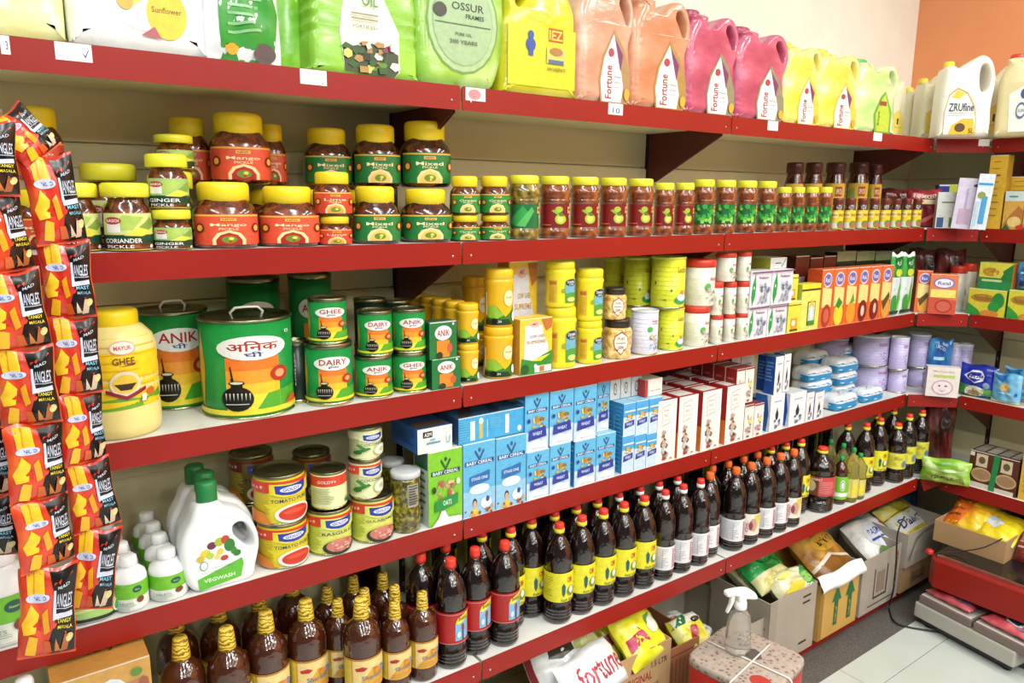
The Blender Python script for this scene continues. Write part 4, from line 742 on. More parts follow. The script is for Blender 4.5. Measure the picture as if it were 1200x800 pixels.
carton('ys', .075, .045, .16, 'F0C83A', 'C89A3A', 'EBD04A', [('p', [(-.75, .2), (-.7, .88), (.35, .88), (.45, .7), (.75, .5), (.75, .2)], 'DADDE6'), ('e', -.1, .9, .36, .055, 'E0B8A8'), ('t', 'AMRIT', -.1, .9, .4, .04, 'A04A40'), ('p', [(.3, .98), (1, .98), (.95, .82), (.6, .76)], 'B8703A'), ('t', 'COW GHEE', .05, .68, .9, .05, 'B08A3A'), ('t', 'SUPREME', .0, .58, 1.2, .055, 'B8923A'), ('p', [(-1, 0), (-.9, .3), (-.2, .24), (.5, .34), (1, .4), (1, 0)], '2F8A34'), ('p', [(-.3, .24), (.3, .3), (.9, .34), (.3, .22)], 'D8D83A'), ('e', -.7, .1, .26, .09, '1A5A2A'), ('r', -.1, .02, .95, .14, 'E8E8E4'), ('r', .2, .03, .5, .13, 'C07838'), ('e', -.05, .14, .1, .04, 'E8E8E4')], name='ghee_carton')
carton('dg', .036, .036, .07, '187038', '0F4626', '24523A', [('e', 0, .7, .62, .2, 'E9E9E4'), ('t', 'ANIK', 0, .7, .9, .17, 'A8241E'), ('r', -.5, .04, .45, .5, 'D8862A'), ('e', -.3, .1, .24, .1, '2A3A1A'), ('e', .45, .28, .2, .13, 'C85A3A'), ('e', .7, .93, .08, .035, W_)], tp=[('r', -.9, .05, .9, .12, 'C8A8A0')], name='ghee_carton')
oj = lambda fruit, leaf: [('e', 0, .82, .7, .13, 'D8D4E8'), ('e', 0, .82, .6, .1, '6A68B0'), ('t', 'Real', 0, .82, .8, .08, 'E8E4F4'), ('p', [(-.8, .35), (-.8, .7), (.8, .66), (.8, .35)], 'EBD88A'), ('e', .1, .2, .75, .2, fruit)] + leaf
for i, (fc, lf) in enumerate([('A83A28', [('e', .1, .2, .5, .12, 'C8604A')]), ('E6D23A', [('p', [(-.5, .35), (.0, .5), (.7, .4), (.1, .3)], '2F8A3A')]), ('F09A30', [('p', [(-.2, .35), (.3, .55), (.6, .4)], '5AA03A')]), ('7A1E20', [('e', .1, .2, .3, .1, 'E8C8B8')]), ('7A2422', [('e', .2, .22, .25, .1, 'E0B8A0')]), ('E0A040', [('p', [(-.6, .3), (.5, .5), (.7, .4), (-.3, .15)], '5A4A2A')])]):
    carton('o%d' % i, .04, .06, .15, 'E2682E', 'C84A22', 'DC6A3A', oj(fc, lf), name='juice_carton', rside='D85A2A')
carton('ob', .08, .06, .15, 'E07A4A', 'C84A28', 'E07A3A', [('e', 0, .78, .78, .14, '7A78B8'), ('e', 0, .78, .66, .11, 'E8E4F0'), ('t', 'Real', 0, .78, .9, .09, '5A58A8'), ('r', -.9, .42, .9, .62, 'E8D870'), ('p', [(-1, 0), (-1, .42), (1, .36), (1, 0)], 'C8503A'), ('e', .1, .2, .62, .17, 'A83428'), ('e', .1, .2, .5, .13, 'C8604A')], name='juice_carton')
carton('gb', .1, .07, .085, '1E8A4A', 'C8702A', 'C8C04A', [('p', [(-1, .45), (-1, 1), (1, 1), (.4, .7), (.6, .45)], 'D8D24A'), ('e', -.3, .66, .5, .16, 'B88A2A'), ('r', -.8, .3, .4, .38, 'C8D89A'), ('p', [(.3, .4), (.6, .8), (1, .9), (1, .3)], '1C7A3A')] + scatter(10, -.7, .5, .1, .8, ['8A6A1E', 'E0C84A', 'C8A030'], .12, 3, .6), sd=lines(5, -.6, .2, .6, .8, '5A2A1A', 3), name='noodle_box')
carton('gc', .11, .07, .075, 'D8D23A', '2F8A3A', 'E2E03A', [('e', -.2, .66, .66, .16, 'B88A3A'), ('t', 'Noodles', -.2, .66, .9, .2, '7A5A1E'), ('e', .6, .6, .32, .3, '1C8A3C'), ('e', .4, .35, .3, .22, '2A9A44'), ('p', [(-1, 0), (-1, .45), (-.4, .2), (-.2, 0)], '2F9A3A'), ('e', .2, .08, .5, .14, 'D88A3A')], name='noodle_box')
carton('pk', .075, .045, .1, 'E6DDD8', 'C8B4C0', 'EADFDC', [('t', 'Mamypoko', 0, .86, 1.3, .09, 'C0A8A0'), ('r', -.6, .66, .7, .75, 'BEC86A'), ('e', 0, .32, .66, .26, 'C8A0A8'), ('e', 0, .32, .58, .22, 'EADDE0'), ('e', -.2, .38, .08, .03, '8A4A5A'), ('e', .2, .38, .08, .03, '8A4A5A'), ('p', [(-.2, .25), (0, .2), (.2, .25), (0, .17)], '8A4A5A')], name='soap_box')
carton('bc', .15, .1, .1, '5A2A1E', '3A1A12', '3E342E', [('p', [(-.98, .0), (-.98, .14), (-.1, .14), (-.1, 0)], 'D8CFC0'), ('p', [(.14, 0), (.14, .12), (.9, .12), (.9, 0)], 'D8CFC0'), ('e', -.45, .38, .42, .19, 'C8A880'), ('e', -.45, .38, .36, .14, 'A88460'), ('e', .55, .36, .42, .19, 'C8A880'), ('e', .55, .36, .36, .14, 'A88460'), ('r', -.72, .6, -.25, .95, 'D8C8A8'), ('e', -.48, .78, .14, .1, '6A5A40'), ('r', .3, .58, .75, .93, 'D8C8A8'), ('e', .52, .76, .14, .1, '6A5A40'), ('r', -.98, .86, -.8, .97, 'E8E0D0'), ('p', [(-.1, 0), (.0, 1), (.25, 1), (.12, 0)], '1E8A4E')], tp=[('r', -.9, .1, -.5, .9, '7A746C'), ('r', -.4, .1, .0, .9, '8A847C'), ('r', .1, .1, .5, .9, '7A746C'), ('r', .58, .1, .95, .9, '8A847C')], name='biscuit_box')
carton('tb', .12, .15, .3, 'C89A4E', 'B8883E', 'C08A40', [('e', .15, .5, .6, .42, 'D8DCE4'), ('t', 'NUTS', .1, .74, .16, .22, '2A3040', 1), ('r', -.88, .78, -.55, .93, 'E4CFA0'), ('e', -.7, .85, .1, .04, '7A4A2A'), ('p', [(.35, .4), (.4, .85), (.85, .87), (.85, .4)], 'B07A5A')] + scatter(18, .35, .5, .85, .86, ['C89078', '9A5A40', 'E0B49A'], .12, 3, .5) + [('e', .7, .92, .12, .03, '5A8A3A')], tp=[('t', 'KAJU', .2, .5, .8, .25, '6A3A20')], name='dry_fruit_box')
carton('yt', .05, .05, .16, 'E3B53A', 'C89A2A', 'DDB03A', lines(9, -.6, .1, .5, .92, 'B07A2A', 4, .14) + [('r', -.5, .72, .4, .74, 'A84A2A')], rside='B88A2A', name='incense_box')
carton('yu', .06, .05, .09, 'DCA94A', 'C89A2A', 'E0D8B8', [('r', -1, .74, 1, 1, 'D4E0DC'), ('r', -.6, .84, .3, .88, '5A8A7A'), ('p', [(-1, .1), (-.2, .4), (.5, .62), (1, .5), (1, .1)], 'B8743A'), ('e', .2, .2, .7, .14, 'E8C880'), ('p', [(-1, .0), (-.6, .14), (-.1, .0)], '1F6A3A'), ('e', .8, .06, .4, .06, 'C83A2A')], name='masala_box')

# pouches and bags ----------------------------------------------------------
def bagfn(W, H, T, seed=1, wr=.004, pinch=.1, flat=False, top_open=False):
    r = random.Random(seed); ph = [r.uniform(0, 6) for _ in range(8)]
    def fn(u, v, o, side=1):
        a, b = u, 2 * v - 1
        k = max(0, 1 - abs(a) ** 3) ** .5 * max(0, 1 - abs(b) ** 4) ** .5
        w = wr * (math.sin(9 * a + ph[0] + 3 * b) + math.sin(13 * b + ph[1] + 4 * a) * .7 + math.sin(17 * (a + b) + ph[2]) * .4) * (1 if abs(b) < .97 else .3)
        x = a * W / 2 * (1 - pinch * (1 - abs(b)) * .3 + .02 * math.sin(5 * b + ph[3])); z = v * H + .004 * math.sin(4 * a + ph[4]) * (1 if abs(b) > .5 else 0) * (0 if v < .1 else 1)
        y = T / 2 * k + w * k + o + .0004
        return Vector((x, -y * side, z))
    return fn
def bag(key, W, H, T, mt, els, name='pouch', seed=1, wr=.003, back=None, pinch=.1, n=16, cut=.14):
    fn = bagfn(W, H, T, seed, wr, pinch); b = B()
    b.sheet(lambda u, v: fn(2 * u - 1, v, 0), n, n, mt)
    v = B().sheet(lambda u, v: fn(1 - 2 * u, v, 0, -1), n, n, mt); b.add(v.v, v.f, mt, True)
    if els: b.print(els, lambda u, v, o: fn(u, v, o), cu=cut, cv=cut / 1.5, base=.0012, layer=.0004, rough=.3, smooth=True)
    kind(key, name, W, T, H, [(name, b.mesh(name))])
FW_ = M('ECEEF0', .3, 'film', dark='D4D8DC')
bag('np', .16, .18, .06, M('8E1A26', .25, 'film', dark='5A0F18', light='B83A40'), [('r', -.9, .62, .8, .74, 'E4CFA0'), ('t', 'NAMKEEN', 0, .83, 1.4, .1, 'F0E0D0'), ('p', [(-.9, .1), (.2, .3), (.9, .5), (.9, .4), (.2, .2), (-.9, .0)], 'C06A60')], name='snack_pouch', seed=5)
bag('ap', .05, .16, .03, M('3AA04A', .3, 'film', dark='2A8038'), [('r', -1, 0, 1, .62, 'D4DEE0'), ('r', -1, .93, 1, 1, 'E4E8E4'), ('e', 0, .86, .7, .1, '14702E'), ('t', 'ALOE', 0, .86, .8, .06, 'E8F4E8'), ('e', 0, .69, .6, .06, 'C8D83A'), ('p', [(-.1, .1), (.3, .6), (.5, .6), (.2, .1)], '4AB03A'), ('e', -.4, .2, .4, .14, '3A9A44'), ('p', [(.1, .1), (.6, .5), (.7, .48), (.3, .1)], '7AC84A'), ('r', -.9, .02, .6, .08, '2A3A2A')], name='gel_pouch', seed=2, wr=.0015)
H = .05; nb = B().lathe([(.05, 0), (.063, .004), (.065, .02), (.065, .034), (.058, .045), (.045, .05), (0, .0515)], M('ECEFF2', .3, 'film', dark='C9D4E0'), 36, 5)
nb.print([('r', -1, .05, 1, .62, '2F94CC')] + scatter(12, -.95, .55, .95, .95, ['2A94D0', '58B0DC', '9CC8E4'], .1, 6, .7) + scatter(12, -.95, .1, .95, .5, ['E4ECF2', '1A74B0', 'F0F4F8'], .12, 3, .5), wrapped([(.065, 0), (.065, .05)], .003, .042, 1.5, 5), cu=.1, base=.001, layer=.0004)
nb.print(scatter(16, -.85, .08, .85, .92, ['A8B4C2', '8C9AAC', '2A94D0', 'C2CCD6', '6A7888'], .12, 16, .35) + [('e', -.3, .4, .08, .05, '1A2430'), ('e', .4, .7, .07, .05, '2A94D0')], lambda u, v, o: Vector((u * .042, -.042 + v * .084, .0516 + o)), base=.0003)
kind('nb', 'diaper_pack', .13, .13, H, [('diaper_pack', nb.mesh('diaper_pack'))])
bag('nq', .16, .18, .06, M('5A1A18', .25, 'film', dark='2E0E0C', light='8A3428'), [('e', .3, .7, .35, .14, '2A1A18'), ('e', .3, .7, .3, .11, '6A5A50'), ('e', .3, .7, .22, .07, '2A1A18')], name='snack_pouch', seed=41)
bag('bb1', .16, .13, .06, M('1E2FA8', .25, 'film', dark='16208A', light='2F48C8'), [('p', [(-1, 0), (-1, .42), (-.3, .36), (.9, .3), (1, 0)], '6AAE5A'), ('e', -.6, .2, .4, .17, '3F9A30'), ('e', 0, .2, .5, .17, 'D8DCC8'), ('e', -.1, .12, .4, .11, 'B08A5A'), ('p', [(-.6, .66), (-.2, .86), (.3, .82), (.5, .72), (.4, .55), (.0, .45), (-.4, .55)], 'DCE4F4'), ('p', [(-.5, .66), (-.2, .8), (.25, .77), (.42, .7), (.33, .58), (.0, .5), (-.34, .58)], '1E2FA8'), ('t', 'Tazza', .0, .66, .75, .12, 'F0F4FC'), ('e', .6, .42, .18, .1, '9AB8E0')], name='milk_powder_pouch', seed=4)
bag('bb2', .12, .11, .04, M('6AB4DC', .25, 'film', dark='3E94C8', light='A8D4E8'), [('e', .0, .55, .34, .14, 'D8A84A'), ('e', 0, .55, .26, .1, 'E8CC8A'), ('t', 'Salt', 0, .55, .3, .07, '8A5A20'), ('p', [(-1, 0), (-1, .14), (.2, .06), (1, .1), (1, 0)], 'DCD0A0'), ('t', 'REFINED', 0, .36, .9, .06, 'E4F0F8'), ('p', [(-.9, .95), (-.2, .7), (.1, .98)], '2A6AB0'), ('e', .75, .35, .1, .06, '2A5AB0')], name='salt_pouch', seed=6)
bag('bb3', .12, .12, .05, M('2A7AC0', .25, 'film', dark='1E4A90', light='6AB4E0'), [('t', 'LACTO', -.1, .84, .8, .07, 'D8ECF8'), ('r', -.6, .6, .3, .66, 'B8E0F4'), ('r', .0, .12, .5, .34, 'D8CC8A'), ('r', -.6, .12, -.3, .34, '1A2A4A')], name='milk_powder_pouch', seed=7)
bag('gp', .15, .11, .04, M('8FC43A', .3, 'film', dark='5E9A24', light='C4E08A'), [('p', [(-.9, .3), (-.6, .5), (.7, .36), (.8, .12), (-.7, .14)], '8A9A3A'), ('t', 'VERMICELLI', .0, .3, 1.2, .12, '2A3A1A'), ('p', [(-1, .6), (-.7, .95), (-.3, .62), (.6, .66), (.9, .8), (.8, .6), (-.2, .5)], 'C8E49A')], name='green_pouch', seed=8)
bag('wp', .12, .27, .05, M('E9ECEF', .3, 'film', dark='D4D8DC'), [('p', [(-.6, .0), (-.7, .4), (-.2, .52), (.5, .6), (.9, .3), (.7, 0)], '3E9A3A'), ('r', -.5, .48, .45, .66, 'F0F0EC'), ('r', -.45, .54, -.25, .64, 'A82A3A'), ('t', 'PURE SOFT', .08, .6, .6, .045, 'A82A3A'), ('e', -.35, .08, .17, .04, 'E0A83A'), ('e', .5, .06, .3, .05, '6A5A5A')] + lines(6, -.45, .14, .5, .42, '8AC488', 6, .35), name='detergent_pouch', seed=9)

# hanging snack sachets
def sachet(key, colA, txt2, c2):
    W, H, T = .07, .117, .022
    mt = M(colA, .28, 'film', dark='A8240F', light='F59A38'); fn = bagfn(W, H, T, 3, .0015, .25); b = B()
    b.sheet(lambda u, v: fn(2 * u - 1, v, 0), 14, 14, mt); v = B().sheet(lambda u, v: fn(1 - 2 * u, v, 0, -1), 14, 14, mt); b.add(v.v, v.f, mt, True)
    els = [('p', [(.1, .02), (.05, .2), (.35, .45), (.2, .75), (.05, .97), (.97, .97), (.97, .02)], '15110F'), ('p', [(-.7, .72), (-.72, .97), (-.15, .97), (-.1, .72)], 'E9B82A'), ('r', -.5, .74, -.45, .96, 'C88A1E'), ('e', -.35, .68, .42, .055, 'C8D0E8'), ('t', 'BINGO', -.35, .68, .6, .05, '3A58A8'),
           ('p', [(-.9, .4), (-.6, .62), (-.3, .5), (-.4, .3), (-.8, .28)], 'F0C22A'), ('p', [(-.2, .5), (.0, .56), (.1, .3), (-.1, .26)], 'E8A020'), ('p', [(-.75, .05), (-.6, .24), (-.3, .22), (-.4, .03)], 'F0B824'), ('p', [(-.1, .04), (-.1, .2), (.1, .22), (.2, .04)], 'D8601E'), ('p', [(-.5, .38), (-.25, .44), (-.2, .3)], 'C82A18'),
           ('t', 'MAD', .55, .8, .4, .04, 'C8D0E0'), ('p', [(.22, .74), (.3, .74), (.32, .48), (.9, .5), (.9, .44), (.2, .42)], 'C8D0E0'), ('t', 'ANGLES', .6, .63, .56, .15, 'C8D0E0'), ('r', .3, .535, .92, .545, 'C8D0E0'), ('t', txt2, .6, .4, .5, .045, c2), ('t', 'MASALA', .62, .33, .5, .04, c2),
           ('p', [(.25, .05), (.3, .24), (.5, .06)], 'D8C4B0' if c2 != 'E8D23A' else 'C87830'), ('p', [(.45, .04), (.6, .24), (.85, .22), (.7, .05)], 'CDB49A' if c2 != 'E8D23A' else 'A85A28'), ('e', .78, .18, .12, .05, 'D8D08A')]
    b.print(els, lambda u, v_, o: fn(u, v_, o), cu=.16, cv=.1, base=.0008, layer=.0003, rough=.25, smooth=True)
    b.box(-W / 2, W / 2, -.0006, .0006, -.002, .002, M('D8502A', .4))
    return b.mesh('sachet')
SACH = [sachet('s', 'D8401E', 'TANGY', 'E8D23A'), sachet('s', 'CE2E1C', 'MAST', '7AC0DC')]

#PART4
# -------------------------------------------------------------- placements
S1, S2, S3, S4, S5 = LV; Y0 = YF + .005; BASE = .0545
def jugp(key, pl, pr, py, label, Y=Y0, z=S1, H=None, rz=0, group=None, cat='jug'):
    W, D, h = PROTO[key][:3]; a, b = at(pl, py, Y), at(pr, py, Y); w = b.x - a.x; s = w / W
    return free(key, (a.x + b.x) / 2, Y + D / 2, z + .0002, label, cat, group, rz, (s, 1, (H or h) / h))
G = 'large oil jugs along the top shelf'
jugp('l1', -98, 79, 40, 'pale yellow oil jug cut by the left edge of the top shelf', group=G)
jugp('l2', 82, 243, 50, 'white oil jug with yellow sunflower label on the top shelf', group=G)
jugp('wp', 243, 334, 65, 'white pouch with green striped label between white jug and green bottle', H=.3, cat='pouch')
jugp('l8', 318, 376, 75, 'plain bright green bottle half behind the lime jug on the top shelf', Y=Y0 + .06, H=.3)
jugp('l4', 366, 490, 80, 'lime green ribbed oil jug with a pale food-picture label', group=G)
jugp('l5', 487, 594, 95, 'film-wrapped green oil jug with a big round raised label', group=G)
jugp('l6', 590, 677, 100, 'bright yellow square-shouldered oil jug with small blue figure', group=G)
jugp('fp', 677, 741, 110, 'pale peach oil jug with leaf-shaped label, beside the bright yellow jug', H=.29, group=G)
jugp('fc', 740, 807, 115, 'copper brown oil jug with leaf-shaped label on the top shelf', H=.285, group=G)
jugp('fk', 804, 863, 125, 'deep pink oil jug standing next to the copper brown jug', H=.275, group=G)
jugp('fk', 863, 921, 130, 'deep pink oil jug standing next to the yellow film-wrapped jugs', H=.26, group=G)
jugp('fy', 917, 961, 135, 'yellow film-wrapped oil jug beside the pink jug', H=.245, group=G)
jugp('fy', 958, 1005, 140, 'yellow film-wrapped oil jug beside the pale green jug', H=.245, group=G)
jugp('fg', 1003, 1050, 145, 'pale green oil jug with green cap on the top shelf', H=.24, group=G)
jugp('zc', 1040, 1062, 145, 'small white oil jug half behind the pale green jug', Y=Y0 + .1, H=.22)
def jugr(key, pc, py, dist, wscale, H, rz, label, z=S1, group=None, cat='jug'):
    W, D, h = PROTO[key][:3]; P = CAM + ray(pc, py) / math.hypot(ray(pc, py).x, ray(pc, py).y) * dist
    return free(key, P.x, P.y, z + .0002, label, cat, group, rz, (wscale, 1, H / h))
jugr('zc', 1072, 130, 3.56, .8, .235, -.75, 'cream oil jug with yellow cap, left one of two behind the large white jug')
jugr('zc', 1089, 125, 3.43, .8, .25, -.8, 'cream oil jug with yellow cap, right one of two behind the large white jug')
jugr('zw', 1127, 120, 3.29, .92, .285, -.84, 'large white oil jug with sunflower label on the corner of the top shelf')
jugr('zc', 1167, 120, 3.50, .8, .27, -1.2, 'plain cream oil jug wedged behind the large white corner jug')
jugr('zp', 1205, 118, 3.34, .95, .29, -1.3, 'pale peach oil jug with red cap at the right end of the top shelf')

# shelf 2 ---------------------------------------------------------------
GB = 'big pickle jars with golden lids'; GS = 'small pickle jars with golden lids'; GR = 'tall pickle jars in the front row'
def up(key, pl, pr, pt, pb, Yf, label, cat, group=None):
    """top layer of a stack: rests at the height where pb is seen at its front"""
    z = at((pl + pr) / 2, pb, Yf + .01).z; return cyl(key, pl, pr, pt, z, Yf, label, cat, group)
Yb = Y0 + .135
za = cyl('jr', 224, 301, 213, S2, Y0, 'big red-labelled pickle jar, left one of two at the front of the second shelf', 'jar', GB)
zb = cyl('jr', 301, 373, 218, S2, Y0, 'big red-labelled pickle jar, right one of two at the front of the second shelf', 'jar', GB)
cyl('jl', 119, 178, 214, S2, Y0, 'pickle jar with lemon lid and dark green vegetable label near the snack strips', 'jar')
cyl('jl', 62, 117, 214, S2, Y0 + .02, 'lemon-lidded pickle jar partly hidden by the hanging snack strips', 'jar')
z1 = cyl('sl', 178, 225, 245, S2, Y0, 'small lemon-lidded pickle jar at the bottom of a small stack', 'jar', 'small lemon-lidded jars')
cyl('sl', 171, 221, 180, z1, Y0 + .004, 'small lemon-lidded pickle jar stacked on another small one', 'jar', 'small lemon-lidded jars')
zc = cyl('jl', 96, 163, 191, S2, Yb, 'wide lemon-lidded pickle jar behind the front jars at the left', 'jar')
cyl('sl', 181, 228, 200, S2, Yb - .045, 'small lemon-lidded jar behind the small stack, lower one', 'jar', 'small lemon-lidded jars')
cyl('sl', 181, 227, 157, at(204, 200, Yb - .01).z + .001, Yb - .045, 'small lemon-lidded jar behind the small stack, upper one', 'jar', 'small lemon-lidded jars')
cyl('sl', 180, 227, 157, S2 + .075, Yb + .005, 'small lemon-lidded jar standing high in the back row beside the big dark jar', 'jar', 'small lemon-lidded jars') if 0 else None
# back rows: lower jars first, then the jars that stand on them
for i, (a, b) in enumerate([(232, 282), (286, 340), (340, 396), (398, 454), (470, 528)]):
    cyl('jr' if i < 3 else 'jg', a, b, 222, S2, Yb, f'big {"red" if i < 3 else "green"}-labelled pickle jar in the lower back row, {ORD[i]} from the left', 'jar', 'pickle jars in the lower back row')
zbk = at(300, 222, Yb + .05).z
def onback(key, pl, pr, pt, label, dy=0): return cyl(key, pl, pr, pt, ZB, Yb + dy, label, 'jar', 'big pickle jars on the upper back row')
ZB = at(450, 219, Yb + .03).z
cyl('jr', 14, 72, 222, S2, Yb, 'red-labelled pickle jar at the far left under the high one', 'jar', 'pickle jars in the lower back row')
onback('jr', 10, 75, 124, 'big red-labelled pickle jar high at the far left behind the snack strips')
onback('jr', 195, 246, 137, 'big shaded pickle jar on the upper row left of the front red one', .045)
onback('jr', 244, 316, 131, 'big red-labelled pickle jar highest in the left heap of jars', -.03)
onback('jr', 300, 335, 145, 'red-labelled jar peeping from behind the highest red jar', .06)
onback('jg', 355, 411, 149, 'big green-labelled pickle jar, left one of three on the upper row', .01)
onback('jg', 412, 468, 145, 'big green-labelled pickle jar, middle one of three on the upper row', -.03)
onback('jg', 468, 527, 141, 'big green-labelled pickle jar, right one of three on the upper row', -.06)
cyl('sr', 56, 96, 262, S2, Y0 + .12, 'small pickle jar low behind the snack strips', 'jar')
z1 = cyl('sr', 371, 412, 252, S2, Y0, 'small red-labelled pickle jar under another, between big red and green jars', 'jar', GS)
cyl('sr', 366, 412, 201, z1, Y0, 'small red-labelled pickle jar on top of its twin, between big red and green jars', 'jar', GS)
cyl('jg', 411, 468, 218, S2, Y0, 'big green-labelled pickle jar, left one of two at the front', 'jar', GB)
cyl('jg', 469, 528, 221, S2, Y0, 'big green-labelled pickle jar, right one of two at the front', 'jar', GB)
for i, (a, b) in enumerate([(527, 562), (561, 597)]):
    z1 = cyl('sg', a, b, 251, S2, Y0, f'small green-labelled pickle jar at the bottom of the {["left", "right"][i]} little stack', 'jar', GS)
    cyl('sg', a, b, 206, z1, Y0, f'small green-labelled pickle jar at the top of the {["left", "right"][i]} little stack', 'jar', GS)
tallj = [('to', 596, 631.5, 205)] + [('tr', a, b, t) for a, b, t in [(632, 667, 206), (668, 701, 207), (702, 734, 208), (735, 765, 209)]]
for i, (k, a, b, t) in enumerate(tallj):
    cyl(k, a, b, t, S2, Y0, 'tall lemon-lidded pickle jar with olive contents and green label' if i == 0 else f'tall lemon-lidded pickle jar with dark red chilli label, {ORD[i - 1]} of the four taller ones', 'jar', GR)
for i, (a, b) in enumerate([(766, 789.5), (790, 813)]):
    cyl('tr', a, b, 214, S2, Y0, f'shorter lemon-lidded jar with dark red chilli label, {["left", "right"][i]} one', 'jar', GR)
for i, (a, b) in enumerate([(812, 836.5), (837, 861.5), (862, 886), (886.5, 909)]):
    cyl('tg', a, b, 210 + i * .7, S2, Y0, f'tall lemon-lidded pickle jar with leafy green label, {ORD[i]} of the four taller ones', 'jar', GR)
for i, (a, b) in enumerate([(909.5, 926), (926.5, 942), (942.5, 958), (958.5, 974)]):
    cyl('tg', a, b, 219, S2, Y0, f'shorter lemon-lidded jar with leafy green label, {ORD[i]} from the left', 'jar', GR)
ed = [974, 988.5, 1003, 1017, 1030.5, 1043.5, 1056, 1068, 1080]
for i in range(8):
    cyl('mb', ed[i] + .2, ed[i + 1] - .2, 232 + i * .1, S2, Y0, f'small brown-lidded jar with yellow label, {ORD[i]} from the left in its row', 'jar', 'small brown-lidded jars', k=.8)
for i, (a, b) in enumerate([(918, 941), (940, 963), (964, 990), (991, 1017), (1013, 1033)]):
    z1 = cyl('bb', a, b, 190 + (i == 4) * 2, S2 + .0005, Y0 + .12, f'tall brown-lidded chutney jar in the back row near the corner, {ORD[i]} from the left', 'jar', 'brown-lidded chutney jars in the back row', k=.9)
def pbox(key, pc, pb, z, w, d, h, rz, label, cat, group=None, tilt=None, pt=None, s0=None):
    """thing whose base centre is seen at (pc, pb) on height z"""
    P = atz(pc, pb, z); W, D, H = PROTO[key][:3]
    return free(key, P.x, P.y, z, label, cat, group, rz, (w / W, d / D, h / H), tilt)
def polar(key, pc, py, dist, z, w, d, h, rz, label, cat, group=None, tilt=None):
    e = ray(pc, py); P = CAM + e / math.hypot(e.x, e.y) * dist; W, D, H = PROTO[key][:3]
    return free(key, P.x, P.y, z, label, cat, group, rz, (w / W, d / D, h / H), tilt)
polar('np', 1082, 240, 3.38, S2, .13, .05, .145, -.75, 'dark red snack pouch standing at the inner corner of the second shelf', 'pouch')
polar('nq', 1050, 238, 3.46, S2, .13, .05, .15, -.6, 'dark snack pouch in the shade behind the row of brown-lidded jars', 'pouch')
carton('w1', .06, .03, .15, 'DDE0DC', 'C8C8D8', 'E8E8E8', [('r', -.9, .02, -.3, .3, '3A5A8A'), ('r', .2, .02, .9, .3, '6A9A4A'), ('r', -.6, .7, .6, .74, '7A8A5A')], name='leaflet_carton')
carton('w2', .05, .03, .19, 'D4CCE2', 'C0B8D4', 'E0DCE8', [('e', .6, .86, .3, .03, '3A3050'), ('r', -.2, .4, .0, .8, 'B8A8CC'), ('r', -.6, .1, .4, .4, 'C4A8C4')], name='toothpaste_carton')
carton('w3', .045, .03, .21, 'D8E0EA', '8AB0D8', 'E4E6EA', [('r', -.9, .8, .9, .84, '2A9AD8'), ('r', -.2, .1, .5, .6, '4A9AD0'), ('e', -.3, .62, .5, .06, '8A9A4A'), ('r', -.8, .05, -.4, .5, 'B8D0E4')], name='toothpaste_carton')
carton('w4', .05, .03, .04, '2A3AA0', '2A3AA0', 'D0D83A', [('r', .1, 0, 1, 1, 'C8D43A'), ('t', 'SOAP', -.4, .5, .8, .5, 'D8D8F0')], name='soap_box')
polar('w1', 1110, 240, 3.34, S2, .075, .04, .135, -.95, 'white carton with green and blue foot beside the red snack pouch', 'carton')
polar('w4', 1107, 240, 3.46, S2, .07, .04, .165, -.8, 'blue and lemon carton peeping over the white carton', 'carton')
polar('w2', 1131, 235, 3.30, S2, .075, .035, .185, -1.1, 'lilac toothpaste carton standing upright near the corner', 'carton', tilt=(0, .06))
polar('w3', 1149, 235, 3.29, S2, .05, .045, .2, -1.1, 'white and blue toothpaste carton beside the lilac one', 'carton', tilt=(0, .06))
XR0 = XF + .005
def bxr(*a, **k): return bx(*a, **k)
bx('yt', 1156, 1177, 182, S2, 0, 'tall yellow incense box at the right end of the second shelf', 'box', dep=.05, X=XR0)
bx('yt', 1177.5, 1212, 207, S2, 0, 'yellow incense box behind the small spice box, at the right edge', 'box', dep=.05, X=XR0 + .06)
bx('yu', 1176, 1199.5, 224, S2, 0, 'small box with pale top band and orange spice picture', 'box', dep=.045, X=XR0)
bx('yu', 1200, 1222, 226, S2, 0, 'spice picture box cut by the right edge of the photo', 'box', dep=.045, X=XR0)

# shelf 3 ---------------------------------------------------------------
cyl('gh', 85, 186, 357, S3, Y0 - .002, 'large ribbed yellow ghee jar beside the hanging snack strips', 'jar')
cyl('ah', 234, 343, 362, S3, Y0, 'large green ghee tin with white wire handle and Hindi lettering', 'tin', k=.5)
cyl('ae', 161, 246, 357, S3, Y0 + .15, 'large green ghee tin with English lettering behind the other big tin', 'tin', k=.2)
cyl('ad', 262, 345, 322, S3 + .0001, Y0 + .2, 'tall dark tin in the shade at the back behind the big green tins', 'tin') if 0 else None
cyl('at', 268, 330, 322, S3, Y0 + .19, 'shaded tall green tin at the back, half behind the Hindi-lettered tin', 'tin')
cyl('at', 340, 390, 318, S3, Y0 + .145, 'tall green tin at the back, behind the first stack of small tins', 'tin')
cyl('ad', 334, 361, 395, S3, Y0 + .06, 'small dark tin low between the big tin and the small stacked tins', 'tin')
GT = 'small green ghee tins in stacks'
for i, (lo, uo) in enumerate([((357.5, 413, 403, 'a2'), (361, 406, 345, 'a1')), ((416, 459.5, 418, 'a3'), (419, 459.5, 360, 'a2')), ((460, 499, 414, 'a1'), (460, 498, 358, 'a3'))]):
    z1 = cyl(lo[3], *lo[:3], S3, Y0, f'small green ghee tin at the bottom of the {ORD[i]} stack from the left', 'tin', GT, k=.5, near=True)
    cyl(uo[3], *uo[:3], z1, Y0 + .001, f'small green ghee tin at the top of the {ORD[i]} stack from the left', 'tin', GT, k=.5)
